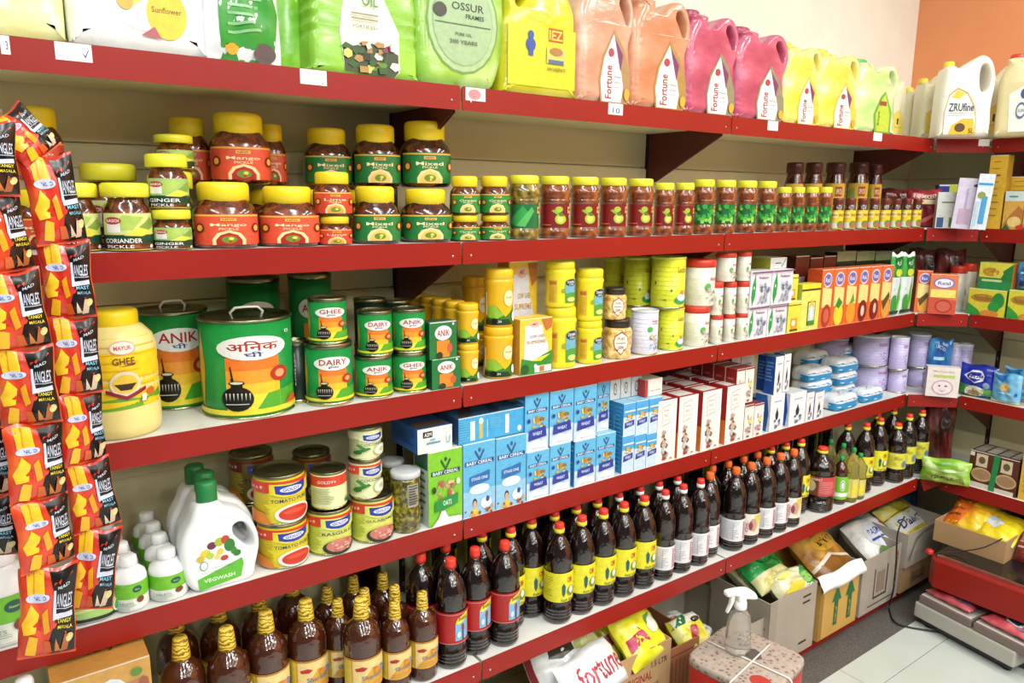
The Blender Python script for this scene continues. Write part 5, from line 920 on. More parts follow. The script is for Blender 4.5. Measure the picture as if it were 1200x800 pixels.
for i, (a, b, t) in enumerate([(415, 452, 347), (446, 480, 349)]):
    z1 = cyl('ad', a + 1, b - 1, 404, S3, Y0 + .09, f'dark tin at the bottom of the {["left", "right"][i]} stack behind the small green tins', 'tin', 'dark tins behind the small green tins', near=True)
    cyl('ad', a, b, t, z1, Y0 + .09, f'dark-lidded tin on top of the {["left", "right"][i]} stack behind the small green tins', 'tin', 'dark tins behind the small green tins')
z1 = bx('dg', 506, 540, 419.5, S3, Y0, 'small dark green ghee carton under its twin', 'carton', dep=.04)
bx('dg', 503, 535.5, 377, z1, Y0, 'small dark green ghee carton on top of its twin', 'carton', dep=.045)
GY = 'small yellow ghee jars in a row running back'
for i in range(5):
    px = [548, 533, 518, 505, 492][i]; k_ = i * .052
    W = PROTO['yg'][0] * .78
    P = at(px, 400, Y0 + .033 + k_); lb = ['front', 'second', 'third', 'fourth', 'rearmost'][i]
    free('yg', P.x if i == 0 else P.x, P.y, S3, f'small yellow ghee jar of the lower layer, {lb} one of the row running back', 'jar', GY, faceaz(P.x, P.y), .78)
    free('yg', P.x, P.y, S3 + .0938, f'small yellow ghee jar of the upper layer, {lb} one of the row running back', 'jar', GY, faceaz(P.x, P.y), .78)
z1 = cyl('yg', 565.5, 601.5, 383, S3, Y0, 'golden ghee jar with green label, lower one left of the ghee cartons', 'jar', near=True)
cyl('yg', 567, 602, 313, z1, Y0, 'golden ghee jar with green label, upper one left of the ghee cartons', 'jar')
z1 = cyl('yg', 541, 571, 390, S3, Y0 + .14, 'shaded golden jar behind, lower one', 'jar', near=True)
cyl('yg', 541, 571, 322, z1, Y0 + .14, 'shaded golden jar behind, upper one', 'jar')
z1 = bx('ys', 609, 647, 373, S3, Y0 + .004, 'yellow ghee carton with cow picture at the front', 'carton', dep=.055)
bx('ys', 594, 628, 306, z1 - .0, Y0 + .075, 'yellow ghee carton with cow picture standing higher behind the front one', 'carton', dep=.05) if 0 else bx('ys', 596, 629, 306, S3, Y0 + .08, 'taller yellow ghee carton behind the front one', 'carton', dep=.05)
z1 = cyl('yd', 638, 675, 360, S3, Y0, 'lemon yellow ghee jar, lower one beside the front ghee carton', 'jar', near=True)
cyl('yd', 638, 674, 304, z1, Y0, 'lemon yellow ghee jar, upper one beside the ghee cartons', 'jar')
z1 = cyl('yd', 675, 705.5, 376, S3, Y0, 'lemon yellow ghee jar, lower one beside the honey jars', 'jar', near=True)
cyl('yd', 674, 707, 313, z1, Y0, 'lemon yellow ghee jar, upper one beside the honey jars', 'jar')
z1 = cyl('hb', 706, 740, 374, S3, Y0, 'squat brown-lidded jar with leaf-shaped label, lower one', 'jar', near=True)
cyl('hb', 707, 734, 335, z1, Y0 + .005, 'squat dark-lidded jar on top of the lower brown-lidded one', 'jar')
z1 = cyl('bw', 739, 771, 360.5, S3, Y0, 'white and lilac milk tin with maroon rim', 'tin')
z1 = cyl('by', 771, 801, 361, S3, Y0 + .002, 'lemon yellow milk tin, lower one in the front', 'tin', near=True)
cyl('by', 763, 803, 299, z1, Y0 + .002, 'lemon yellow milk tin, upper one in the front', 'tin')
z1 = cyl('by', 730, 763, 359, S3, Y0 + .1, 'lemon yellow milk tin in the back row, lower one', 'tin', near=True)
cyl('by', 731, 763, 300, z1, Y0 + .1, 'lemon yellow milk tin in the back row, upper one', 'tin')
cyl('by', 706, 732, 300, S3, Y0 + .2, 'shaded lemon tin at the very back of the third shelf', 'tin')
z1 = cyl('rl', 799, 831, 359, S3, Y0, 'large red-lidded milk powder jar, lower one', 'jar', near=True)
cyl('rl', 800, 838, 302, z1, Y0, 'large red-lidded milk powder jar, upper one', 'jar')
GM = 'small red-lidded milk powder jars'
zz = []
for i, (a, b) in enumerate([(832, 846.5), (847, 861), (861.5, 876)]): zz.append(cyl('rl', a, b, 369 - i, S3, Y0 + .002, f'small red-lidded milk powder jar of the bottom layer, {ORD[i]} from the left', 'jar', GM, near=True))
z1 = sum(zz) / 3; zz2 = []
for i, (a, b) in enumerate([(832, 847), (847.5, 862.5), (863, 878)]): zz2.append(cyl('rl', a, b, 331 - i * .5, zz[i], Y0 + .003, f'small red-lidded milk powder jar of the middle layer, {ORD[i]} from the left', 'jar', GM, near=True))
for i, (a, b) in enumerate([(838, 862.5), (863, 880)]): cyl('rl', a, b, 295 - i, zz2[i], Y0 + .004, f'red-lidded milk powder jar of the top layer, {["left", "right"][i]} one', 'jar', GM)
GC = 'white cartons with green leaf stripe'
z1 = bx('lf', 876, 898.5, 360, S3, Y0 + .002, 'white carton with green leaf stripe, lower left one', 'carton', GC, dep=.06); bx('lf', 899, 921.5, 358, S3, Y0 + .002, 'white carton with green leaf stripe, lower right one', 'carton', GC, dep=.06)
z1 = at(899, 358.5, Y0).z; z2 = bx('lf', 879, 903.5, 318, z1 + .001, Y0 - .001, 'white carton with green leaf stripe, upper left one', 'carton', GC, dep=.07); bx('lf', 904, 928.5, 316, z1 + .001, Y0 - .001, 'white carton with green leaf stripe, upper right one', 'carton', GC, dep=.07)
bx('sb', 903, 922, 302, z2 + .001, Y0 + .03, 'flat pale box lying on the leaf-striped cartons', 'box', dep=.09)
z1 = bx('yq', 923, 938, 353, S3, Y0 + .002, 'small yellow tea box, lower one', 'box', dep=.04); bx('yq', 924, 935, 322, z1, Y0 + .012, 'small yellow tea box, upper one', 'box', dep=.035)
bx('yp', 938.5, 960.5, 333, S3, Y0 + .002, 'larger yellow tea box with bottle picture', 'box', dep=.045)
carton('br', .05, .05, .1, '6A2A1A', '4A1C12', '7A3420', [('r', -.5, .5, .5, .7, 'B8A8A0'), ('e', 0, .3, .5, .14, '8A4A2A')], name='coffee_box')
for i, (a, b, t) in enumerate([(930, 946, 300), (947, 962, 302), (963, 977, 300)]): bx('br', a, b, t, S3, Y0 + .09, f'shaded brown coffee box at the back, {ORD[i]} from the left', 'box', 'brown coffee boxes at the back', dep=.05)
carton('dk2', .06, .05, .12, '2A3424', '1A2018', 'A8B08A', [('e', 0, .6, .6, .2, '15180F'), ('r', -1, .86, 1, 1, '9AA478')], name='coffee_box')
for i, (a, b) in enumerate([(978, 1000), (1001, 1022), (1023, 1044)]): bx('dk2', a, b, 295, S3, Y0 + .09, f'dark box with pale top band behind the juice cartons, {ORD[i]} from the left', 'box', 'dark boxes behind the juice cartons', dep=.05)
oe = [961.5, 975.5, 990, 1004.5, 1018, 1031.5, 1045]
fn_ = ['cut tomato', 'lemon', 'orange', 'dark plum', 'dark grape', 'mango leaf']
for i in range(6): bx('o%d' % i, oe[i], oe[i + 1] - .3, 316 - i, S3, Y0, f'slim orange juice carton with {fn_[i]} picture, {ORD[i]} of the row', 'carton', 'slim orange juice cartons', dep=.055)
for i, (a, b) in enumerate([(1045, 1058.5), (1058.5, 1072)]): bx('ap', a, b, 297, S3, Y0 + .002, f'green and white gel pouch, {["left", "right"][i]} one beside the juice cartons', 'pouch', 'gel pouches', dep=.025)
polar('o5', 1080, 340, 3.36, S3, .055, .05, .165, -.85, 'slim orange juice carton standing alone on the corner shelf', 'carton')
polar('ob', 1104, 340, 3.36, S3, .095, .06, .155, -1.0, 'wide red-orange juice carton on the corner shelf', 'carton')
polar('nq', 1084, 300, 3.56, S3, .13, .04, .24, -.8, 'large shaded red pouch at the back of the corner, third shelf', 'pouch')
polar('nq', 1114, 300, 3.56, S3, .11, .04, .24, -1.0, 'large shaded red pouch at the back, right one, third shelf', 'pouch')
z1 = S3
polar('rl', 1121, 340, 3.50, S3, .06, .06, .18, 0, 'shaded red-capped jar behind the noodle boxes', 'jar')
polar('rl', 1134, 340, 3.52, S3, .05, .05, .19, 0, 'dark red jar right behind the noodle boxes', 'jar')
z1 = bx('gc', 1134, 1179, 339, S3, 0, 'lemon noodle box with green leaves, lower one', 'box', dep=.07, X=XR0)
bx('gb', 1147, 1187, 308, z1, 0, 'green noodle box on top of the lemon one', 'box', dep=.07, X=XR0 + .004)
z1 = bx('gc', 1180.5, 1222, 341, S3, 0, 'lemon noodle box cut by the right edge', 'box', dep=.07, X=XR0)
bx('bb3', 1188, 1225, 308, z1, 0, 'blue and white pouch lying on the lemon box at the right edge', 'pouch', dep=.05, X=XR0 + .01)

# shelf 4 ---------------------------------------------------------------
cyl('wb', -42, 44, 628, S4, Y0, 'large white bottle with green label at the far left of the fourth shelf', 'bottle')
tub('hs', .036, .12, [(.03, 0), (.036, .004), (.036, .09), (.03, .1)], 3, M('E9ECEA', .3), (.02, .1, .02), M('E8E8E8', .3), [('r', -1, .02, 1, .4, 'A8D07A'), ('r', -1, .02, 1, .1, '1E2A20'), ('p', [(-1, .28), (1, .4), (1, .34), (-1, .2)], 'D8E08A'), ('t', 'HAIR', 0, .7, 1.0, .12, '1A1A1A'), ('t', 'OIL SOAP', .1, .52, 1.4, .1, '1A1A1A'), ('e', .75, .2, .17, .14, 'E8F0E0'), ('e', .75, .2, .12, .1, '4AA84A')], (.004, .088), 1.3, 'shampoo_bottle')
cyl('hs', 75, 134, 640, S4, Y0, 'white bottle with black lettering and green foot behind the snack strip ends', 'bottle')
GW = 'small white tablet bottles'
WB = [(152, 644, 131, 173), (196, 635, 173, 219)]
for c, (pc, t, a, b) in enumerate(WB):
    cyl('wb', a, b, t, S4, Y0, f'small white tablet bottle with lime label at the front of the {["left", "right"][c]} row', 'bottle', GW, k=.3)
    P0 = at(pc, t + 35, Y0 + .03); r_ = .0292
    for i in range(1, 5 if c == 0 else 4):
        y = Y0 + .03 + i * .062
        free('wb', P0.x - (.0 if c else .004) * i, y, S4, f'small white tablet bottle, {ORD[i]} back in the {["left", "right"][c]} row', 'bottle', GW, -.1, (1.03, 1.03, 1.03))
# adaptive: three wash jugs one behind another
for i, (px, yo) in enumerate([(259, 0), (257, .062), (246, .124)]):
    a, b = at(px - 47, 650, Y0 + yo), at(px + 47, 650, Y0 + yo)
    free('wd', (a.x + b.x) / 2, Y0 + yo + .029, S4, ['white vegetable wash jug with green cap at the front', 'white jug with green cap directly behind the front one', 'rearmost white jug with dark green cap'][i], 'jug', 'white jugs with green caps', 0, ((at(306, 640, Y0).x - at(213, 640, Y0).x) / .13, 1, [1.15, 1.14, 1.12][i]))
z1 = cyl('ct', 302, 360, 613, S4, Y0, 'tomato puree tin at the bottom of the left stack', 'tin', k=.5, near=True)
cyl('ct', 297, 357.5, 541, z1, Y0, 'tomato puree tin at the top of the left stack', 'tin', k=.5)
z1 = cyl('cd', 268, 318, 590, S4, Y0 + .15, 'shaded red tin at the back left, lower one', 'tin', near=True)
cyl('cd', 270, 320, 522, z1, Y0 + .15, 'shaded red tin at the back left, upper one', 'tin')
z1 = cyl('cm', 359.5, 411, 598, S4, Y0, 'wide lemon tin with dumpling picture, under the open plain-backed tin', 'tin', k=.5, near=True)
cyl('cb', 364, 406, 542, z1, Y0 + .008, 'narrow tin turned to its pale back side on the dumpling tin', 'tin', k=.5)
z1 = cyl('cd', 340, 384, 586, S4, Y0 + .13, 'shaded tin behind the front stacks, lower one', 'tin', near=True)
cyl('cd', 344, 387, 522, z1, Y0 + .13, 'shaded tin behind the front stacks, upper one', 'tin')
cyl('cd', 318, 352, 512, z1 - .0, Y0 + .22, 'darkest tin high at the very back between the stacks', 'tin') if 0 else None
z1 = cyl('cg', 411.5, 460, 583, S4, Y0, 'wide lemon tin at the bottom of the stack of three', 'tin', k=.5, near=True)
z2 = cyl('cc', 409, 446, 539, z1, Y0 + .006, 'narrow coconut milk tin in the middle of the stack of three', 'tin', k=.5, near=True)
cyl('ck', 409, 446, 493, z2, Y0 + .006, 'narrow coconut milk tin at the top of the stack of three', 'tin', k=.5)
cyl('gj', 458, 493, 545, S4, Y0, 'tall glass jar of green olives with white lid at the front', 'jar')
cyl('gj', 447, 474, 534, S4, Y0 + .09, 'tall glass jar with white lid in the shade behind the olive jar', 'jar')
zg = bx('c3', 502, 542, 527, S4, Y0, 'lime green cereal box beside the olive jar', 'box', dep=.07)
bx('cw', 489, 530, 500.5, zg + .0005, Y0 + .003, 'blue box with white end lying on the lime green cereal box', 'box', dep=.13)
zl = bx('c2', 542.5, 580.5, 518, S4, Y0, 'tall blue cereal box with child picture, left one', 'box', 'blue cereal boxes', dep=.055)
zl2 = bx('c2', 581, 616.5, 511, S4, Y0, 'tall blue cereal box with child picture, right one', 'box', 'blue cereal boxes', dep=.055)
bx('cl', 537, 614, 484, max(zl, zl2) + .0005, Y0 + .006, 'blue box lying on its side across the tall blue boxes', 'box', dep=.12)
GBL = 'blue cereal boxes in two layers'
low = [(617, 643.5, 528), (644, 668.5, 520), (673, 698, 515), (698.5, 721, 508)]; zz = []
for i, (a, b, t) in enumerate(low): zz.append(bx('c1', a, b, t, S4, Y0, f'medium blue cereal box in the lower layer, {ORD[i]} from the left', 'box', GBL, dep=.045))
for i, (a, b, t) in enumerate([(615, 643, 461), (644, 672, 457), (672.5, 699, 452)]):
    bx('c1', a, b, t, zz[i] + .0005, Y0 + .001, f'medium blue cereal box in the upper layer, {ORD[i]} from the left', 'box', GBL, dep=.045)
bx('c1', 699.5, 714, 447, zz[3] + .0005, Y0 + .025, 'medium blue cereal box set back at the right end of the upper layer', 'box', GBL, dep=.045)
for i, (a, b) in enumerate([(627, 655), (656, 684)]): bx('c1', a, b, 528, S4, Y0 + .08, f'blue cereal box standing behind the lower layer, {["left", "right"][i]} one', 'box', GBL, dep=.045)
GSB = 'slim blue cereal boxes in a block'
zs = []
for j in range(3):
    for i, (a, b) in enumerate([(729, 743), (743.3, 757), (757.3, 770.5)]):
        A, Bp = at(a, 530, Y0), at(b, 530, Y0); w = Bp.x - A.x; h_ = at(a, 512 - i * 1.5, Y0).z - S4
        if j == 0: zs.append(S4 + h_)
        free('cs', (A.x + Bp.x) / 2, Y0 + .018 + j * .037, S4, f'slim blue cereal box of the lower layer, {ORD[i]} column, {["front", "middle", "back"][j]} row', 'box', GSB, 0, (w / .035 * .985, 1, min(zs) / 1 and (min(zs) - S4) / .11))
zt = min(zs) + .0006
for j in range(3):
    for i, (a, b) in enumerate([(731, 745.3), (745.6, 760.3), (760.6, 776)]):
        A, Bp = at(a, 490, Y0), at(b, 490, Y0); w = Bp.x - A.x; h_ = at(745, 471, Y0).z - zt
        free('cs', (A.x + Bp.x) / 2, Y0 + .019 + j * .037, zt, f'slim blue cereal box of the upper layer, {ORD[i]} column, {["front", "middle", "back"][j]} row', 'box', GSB, 0, (w / .035 * .985, 1, h_ / .11))
ztt = zt + h_
for i, (a, b) in enumerate([(715, 727), (727.5, 739.5), (740, 752)]): bx('cx', a, b, 444 - i * 1.5, ztt + .001, Y0 + .05, f'little pale medicine box on the blue block, {ORD[i]} from the left', 'box', 'little medicine boxes', dep=.05)
bx('cq', 756, 776, 444, ztt + .001, Y0 + .02, 'white box with red end lying alone on the blue block', 'box', dep=.07)
GK = 'white and red cereal boxes with child pictures'
redb = [(770.5, 792, 469), (795, 816.5, 464), (822, 843.5, 458), (850, 871, 452)]
for i, (a, b, t) in enumerate(redb):
    A, Bp = at(a, 500, Y0), at(b, 500, Y0); w = Bp.x - A.x; h_ = at((a + b) / 2, t, Y0).z - S4; dd = .072
    for j in range(4):
        if i == 0 and j == 0: pass
        free('cr', (A.x + Bp.x) / 2 + (0 if j == 0 else .004 * (j % 2)), Y0 + dd / 2 + j * .0765, S4, f'white-fronted red-sided cereal box, {ORD[i]} column, ' + ['front row', 'second row back', 'third row back', 'rear row'][j], 'box', GK, 0, (w / .055, dd / .075, h_ / .18))
GE = 'small white and red cereal boxes'
ze = bx('ce', 872, 883, 474.5, S4, Y0, 'small white and red cereal box, lower left one', 'box', GE, dep=.05); bx('ce', 883.4, 894.5, 473, S4, Y0, 'small white and red cereal box, lower right one', 'box', GE, dep=.05)
for j in range(4):
    for i in range(2):
        a, b = [(865, 874.6), (875, 885)][i]; A, Bp = at(a, 450, Y0), at(b, 450, Y0); w = Bp.x - A.x; zq = max(ze, at(875, 473, Y0).z) + .001; h_ = at(875, 432, Y0).z - zq
        free('ce', (A.x + Bp.x) / 2, Y0 + .006 + .023 + j * .047, zq if j == 0 else zq, f'small dark red sided cereal box of the upper layer, {["left", "right"][i]} column, {ORD[j]} row back', 'box', GE, 0, (w / .026 * .98, 1, h_ / .09))
for j in range(1, 4):
    for i in range(2):
        a, b = [(872, 883), (883.4, 894.5)][i]; A, Bp = at(a, 500, Y0), at(b, 500, Y0)
        free('ce', (A.x + Bp.x) / 2, Y0 + .029 + .006 + j * .052, S4, f'small cereal box of the lower layer, {["left", "right"][i]} column, {ORD[j]} row back', 'box', GE, 0, ((Bp.x - A.x) / .026 * .98, 1, (zq - .001 - S4) / .09))
GN = 'blue and white milk powder boxes'
zn = bx('cn', 902.5, 918.5, 462.5, S4, Y0, 'blue-sided white milk powder box, widest left one', 'box', GN, dep=.06)
bx('cn', 925, 944, 460, S4, Y0, 'blue-sided white milk powder box, second from left', 'box', GN, dep=.06)
bx('cv', 944.5, 953.5, 460, S4, Y0, 'narrow white and blue milk powder box, left one', 'box', GN, dep=.05); bx('cv', 954.5, 965, 459.5, S4, Y0, 'narrow white and blue milk powder box, right one', 'box', GN, dep=.05)
bx('cn', 890, 901, 466, S4, Y0 + .07, 'blue-sided milk powder box set back behind the left ones', 'box', GN, dep=.06)
for j in range(2): bx('cv', 908 - j * 9, 917.5 - j * 9, 418 - j * 1, zn + .001, Y0 + .002 + j * .042, f'blue milk powder box of the upper layer, {["front", "rear"][j]} one', 'box', GN, dep=.04)
bx('cv', 918, 926, 415, zn + .001, Y0 + .01, 'white milk powder box beside the blue ones of the upper layer', 'box', GN, dep=.04)
for i, (a, b) in enumerate([(856, 866.5), (867, 882)]): bx('cv', a, b, 414, S4 + .115, Y0 + .2, f'white box with dark drop high at the back, {["left", "right"][i]} one', 'box', GN, dep=.04) if 0 else bx('cv', a, b, 414, S4, Y0 + .215, f'tall white box with dark drop at the very back, {["left", "right"][i]} one', 'box', GN, dep=.04)
GD = 'white and blue diaper packs lying in piles'
def pile(pc, py, Y, n, w, d, h, lab, rz=0):
    P = at(pc, py, Y); z = S4 + .0005
    for i in range(n):
        free('nb', P.x + random.uniform(-.004, .004), P.y + random.uniform(-.003, .003), z, f'white and blue diaper pack, {["bottom", "second", "third", "fourth"][i] if i < n - 1 or n == 1 else "topmost"} of {lab}', 'packet', GD, rz + random.uniform(-.06, .06), (w / .13, d / .13, h / .05)); z += h * .93
pile(981, 484, Y0 + .045, 1, .15, .085, .055, 'the single left front pack') ; pile(1015, 474, Y0 + .04, 1, .14, .07, .05, 'the single right front pack')
pile(950, 462, Y0 + .14, 3, .15, .095, .05, 'the left pile'); pile(982, 455, Y0 + .14, 3, .14, .095, .055, 'the middle pile'); pile(985, 447, Y0 + .24, 3, .14, .1, .06, 'the right pile')
pile(947, 452, Y0 + .24, 3, .14, .09, .06, 'the rear left pile')
GLT = 'lilac milk tins'
z1 = cyl('bl', 997.5, 1040, 427, S4, Y0 + .1, 'wide lilac milk tin, lower one', 'tin', GLT, k=.8, near=True) if 0 else None
def pol_c(key, pl, pr, pt, z, Y, label, group, near=False): return cyl(key, pl, pr, pt, z, Y, label, 'tin', group, k=.8, near=near)
z1 = pol_c('bl', 998, 1041, 428, S4, Y0 + .07, 'wide lilac milk tin, lower one', GLT, near=True); pol_c('bl', 999, 1042, 389, z1, Y0 + .07, 'wide lilac milk tin, upper one', GLT)
z1 = pol_c('bl', 1040.5, 1063, 433, S4, Y0 + .006, 'narrower lilac milk tin in the middle, lower one', GLT, near=True); pol_c('bl', 1042.5, 1064.5, 393, z1, Y0 + .006, 'narrower lilac milk tin in the middle, upper one', GLT)
z1 = pol_c('bl', 1062.5, 1087.5, 431, S4, Y0 + .004, 'narrower lilac milk tin on the right, lower one', GLT, near=True); pol_c('bl', 1064, 1090, 389, z1, Y0 + .004, 'narrower lilac milk tin on the right, upper one', GLT)
z1 = pol_c('bl', 955, 993, 424, S4, Y0 + .2, 'shaded lilac milk tin in the back row, lower one', GLT, near=True); pol_c('bl', 955, 994, 392, z1, Y0 + .2, 'shaded lilac milk tin in the back row, upper one', GLT)
polar('pk', 1104, 440, 3.36, S4, .115, .05, .118, -.95, 'pale pink box with line-drawn face on the corner of the fourth shelf', 'box')
polar('bb3', 1101, 420, 3.47, S4, .09, .04, .21, -.9, 'bright blue pouch standing behind the pale pink box', 'pouch')
polar('bl', 1119, 420, 3.52, S4, .045, .045, .19, 0, 'dark blue tin behind, left one of two', 'tin'); polar('bl', 1131, 420, 3.54, S4, .05, .05, .19, 0, 'dark blue tin behind, right one of two', 'tin')
bx('bb1', 1120, 1166, 428, S4, 0, 'dark blue milk powder pouch with white script on the side unit', 'pouch', dep=.06, X=XR0 + .01)
bx('bb2', 1160, 1196, 438, S4, 0, 'light blue salt pouch leaning at the front of the side unit', 'pouch', dep=.035, X=XR0 - .03 + .03)
bx('bb2', 1172, 1215, 432, S4, 0, 'light blue salt pouch behind the front one at the right edge', 'pouch', dep=.04, X=XR0 + .08)

# shelf 5 ---------------------------------------------------------------
Y5 = YF5 + .006; YM5 = 1.725
P = at(121, 790, Y5)
carton_w = at(181, 780, Y5 + .0).x - at(60, 780, Y5).x
free('tb', P.x, Y5 + .075 + .02, S5, 'tan dried-nut carton with a white oval at the left end of the lowest shelf', 'box', None, 0, (carton_w / .12, 1, (min(at(130, 762, Y5 + .02).z, .785) - S5) / .3))
cyl('wb', 14, 62, 772, S5, Y5 + .03, 'pale bottle top at the far left of the lowest shelf, under the red edge', 'bottle')
GH = 'brown squash bottles with golden foil caps'
hz = S5
def bt(key, pc, pt, label, group, s=1, k=.7, sz=None, z=S5, cat='bottle'):
    return at_top(key, pc, pt, z, label, cat, group, s, k, YM5, sz, Y5)
for i, (pc, pt) in enumerate([(216, 745), (273, 731), (320, 714), (367, 700), (417, 691)]):
    bt('h1', pc, pt, f'large brown squash bottle with golden foil cap, {ORD[i]} from the left in the front row', GH)
for i, (pc, pt) in enumerate([(454, 706), (491, 696)]): bt('h2', pc, pt, f'smaller brown squash bottle with golden foil cap, {["left", "right"][i]} one beside the red-capped bottles', GH)
for i, (pc, pt) in enumerate([(205, 716), (258, 703), (302, 692), (348, 676)]): bt('h1', pc, pt, f'large foil-capped bottle in the back row, {ORD[i]} from the left', GH)
for i, (pc, pt) in enumerate([(382, 692), (395, 708), (431, 694), (416, 680), (448, 672), (465, 684)]): bt('h2', pc, pt, f'smaller foil-capped bottle behind the front row, ' + ['left one with dark cap', 'nearest the big bottles', 'right behind the tallest front cap', 'rear one under the shelf', 'rear one standing apart', 'right one next to its rear twin'][i], GH, sz=1.0)
GO = 'dark oil bottles in the lowest shelf'
for i, (pc, pt, lb) in enumerate([(529.5, 659, 'front left'), (549, 643, 'set back between two others'), (590, 641, 'front right'), (496, 652, 'behind the foil-capped bottles'), (516, 640, 'furthest back on the left')]):
    bt('b1', pc, pt, f'dark oil bottle with red cap and red picture label, {lb}', GO, k=.5)
for i, (pc, pt) in enumerate([(657, 612), (684, 603.5), (707, 596.5), (732, 588.5), (756.5, 582)]): bt('b2', pc, pt, f'dark oil bottle with yellow label in the front row, {ORD[i]} from the left', GO, k=.6)
for i, (pc, pt) in enumerate([(570.5, 624), (600, 616), (627, 607.5), (652.5, 600), (677, 592), (703, 585)]): bt('b2', pc, pt, f'dark oil bottle with yellow label in the back row, {ORD[i]} from the left', GO, k=.6)
for i, (pc, pt) in enumerate([(780.5, 576), (801.5, 568.5), (822.5, 561.5)]): bt('b3', pc, pt, f'dark oil bottle, white label, red-and-white cap, front row, {ORD[i]} from the left', GO, k=.6)
for i, (pc, pt) in enumerate([(727.5, 578), (751, 570.5), (773, 564), (794.5, 557.5)]): bt('b3', pc, pt, f'dark oil bottle with red-and-white cap in the back row, {ORD[i]} from the left', GO, k=.6)
for i, (pc, pt, ky) in enumerate([(832, 553.5, 'b4'), (862.5, 551.5, 'b4'), (880.5, 544.5, 'b5'), (903, 542.5, 'b4'), (917, 536.5, 'b4'), (926.5, 530, 'b5')]): bt(ky, pc, pt, f'orange-capped dark oil bottle with {"white" if ky == "b4" else "picture"} label in the front row, {ORD[i]} from the left', GO, k=.6, s=1.02)
for i, (pc, pt) in enumerate([(837, 545), (856, 540), (877, 534), (891, 530)]): bt('b4', pc, pt, f'orange-capped dark oil bottle in the back row, {ORD[i]} from the left', GO, k=.6)
for i, (pc, pt) in enumerate([(904, 523), (925, 519), (940, 514)]): bt('b2', pc, pt, f'dark oil bottle with yellow cap in the rear shade, {ORD[i]} from the left', GO, k=.6)
cyl('b6', 942, 978, 519, S5, Y5 + .004, 'big dark oil bottle with pinkish red label near the green-capped bottles', 'bottle', k=.8)
cyl('b8', 977, 995.5, 531.5, S5, Y5 + .012, 'dark bottle with green cap and bright green label', 'bottle', k=.8)
GCL = 'clear pale oil bottles with green caps'
cyl('b9', 994, 1012, 529, S5, Y5 + .004, 'clear pale oil bottle with green cap, front left one', 'bottle', GCL, k=.8)
cyl('b9', 1009, 1024, 517, S5, Y5 + .05, 'clear pale oil bottle with green cap, tallest looking right one', 'bottle', GCL, k=.8)
for i, (pc, pt) in enumerate([(993, 517), (1003.5, 525)]): bt('b9', pc, pt, f'clear oil bottle with green cap set behind, {["left", "right"][i]} one', GCL, k=.8, s=1)
bt('b9', 977, 515, 'green-capped bottle deep behind the big pinkish bottle', GCL, k=.8)
GQ = 'big dark oil bottles by the corner'
cyl('b7', 1034.5, 1061, 491.5, S5, Y5 + .01, 'big dark oil bottle with lemon label at the front of the corner group', 'bottle', GQ, k=.8)
for i, (pc, pt, lb) in enumerate([(1063, 488.5, 'behind the front one'), (1081, 484, 'rightmost of the corner group')]):
    bt('b7', pc, pt, f'big dark oil bottle with lemon label, {lb}', GQ, k=.8, s=.9, sz=1.0)
for i, (pc, pt) in enumerate([(1001, 499), (1013.5, 494), (1025.5, 490), (1038.5, 485), (1056, 480)]): bt('b2', pc, pt, f'yellow-capped dark oil bottle, rear row near the corner, {ORD[i]} from the left', GO, k=.8, s=.95, sz=1.0)
settle()
n_ = 0
for i in range(37):
    x, y = .74 + i * .0575, 1.655 + (.03 if i % 2 else 0)
    if min((q[0].location.xy - Vector((x, y))).length - q[1] for q in ROUND) < .039 or abs(x - .887) < .045 or abs(x - 1.794) < .045: continue
    o = free('b4' if 1.2 < x < 2.1 else 'b2', x, y, S5, f'dark oil bottle deep in the rear shade, {ORD[n_]} from the left', 'bottle', 'dark oil bottles deep in the rear shade', PI - .5)
    ROUND.append([o, .037, 1]); n_ += 1
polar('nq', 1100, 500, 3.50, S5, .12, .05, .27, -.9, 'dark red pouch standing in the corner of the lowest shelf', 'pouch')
polar('gp', 1109, 545, 3.27, S5, .17, .05, .1, -1.15, 'lime green pouch slumped over the edge beside the corner bottles', 'pouch')
bx('bc', 1134, 1194, 533, S5, 0, 'brown biscuit box with green stripe on the lowest shelf of the side unit', 'box', dep=.13, X=XF5 + .012)
bx('yt', 1196, 1215, 525, S5, 0, 'yellow box cut by the right edge beside the brown biscuit box', 'box', dep=.06, X=XF5 + .012)

#PART5
# ---------------------------------------------------- hanging snack strips
def strip(key, seams, label, dist, wid, yaw0, extra=(), tail=True):
    """seams: (px, py) of successive sachet joints from the top down, in a plane dist metres away"""
    pts = [CAM + ray(a, b) * (dist / ray(a, b).y) for a, b in seams]
    r = bpy.data.objects.new('snack_strip', None); COL.objects.link(r); r.location = pts[-1]; r['label'] = label; r['category'] = 'snack packets'; r['group'] = 'hanging strips of snack sachets'
    for i, (a, b) in enumerate(zip(pts, pts[1:])):
        d = b - a; L = d.length; o = bpy.data.objects.new('sachet', SACH[key]); COL.objects.link(o); o.parent = r
        z = (-d).normalized(); yw = yaw0 + .3 * math.sin(i * 1.7 + key); x = Vector((math.cos(yw), math.sin(yw), 0)); y = z.cross(x).normalized(); x = y.cross(z)
        mt = Matrix((x * (wid / .07), y, z * (L / .117))).transposed().to_4x4(); mt.translation = b - pts[-1]
        o.matrix_basis = mt
    return r
YS = 1.22
strip(0, [(-22, 140), (-14, 228), (8, 318), (26, 408), (38, 496), (46, 584), (57, 662), (55, 766)], 'hanging strip of orange and black snack sachets with yellow lettering, in front at the left', YS, .075, .1)
strip(1, [(2, 134), (52, 182), (74, 284), (84, 371), (92, 461), (99, 541), (115, 618), (104, 712)], 'hanging strip of red and black snack sachets with blue lettering, nearer the shelves', YS + .045, .068, .1)
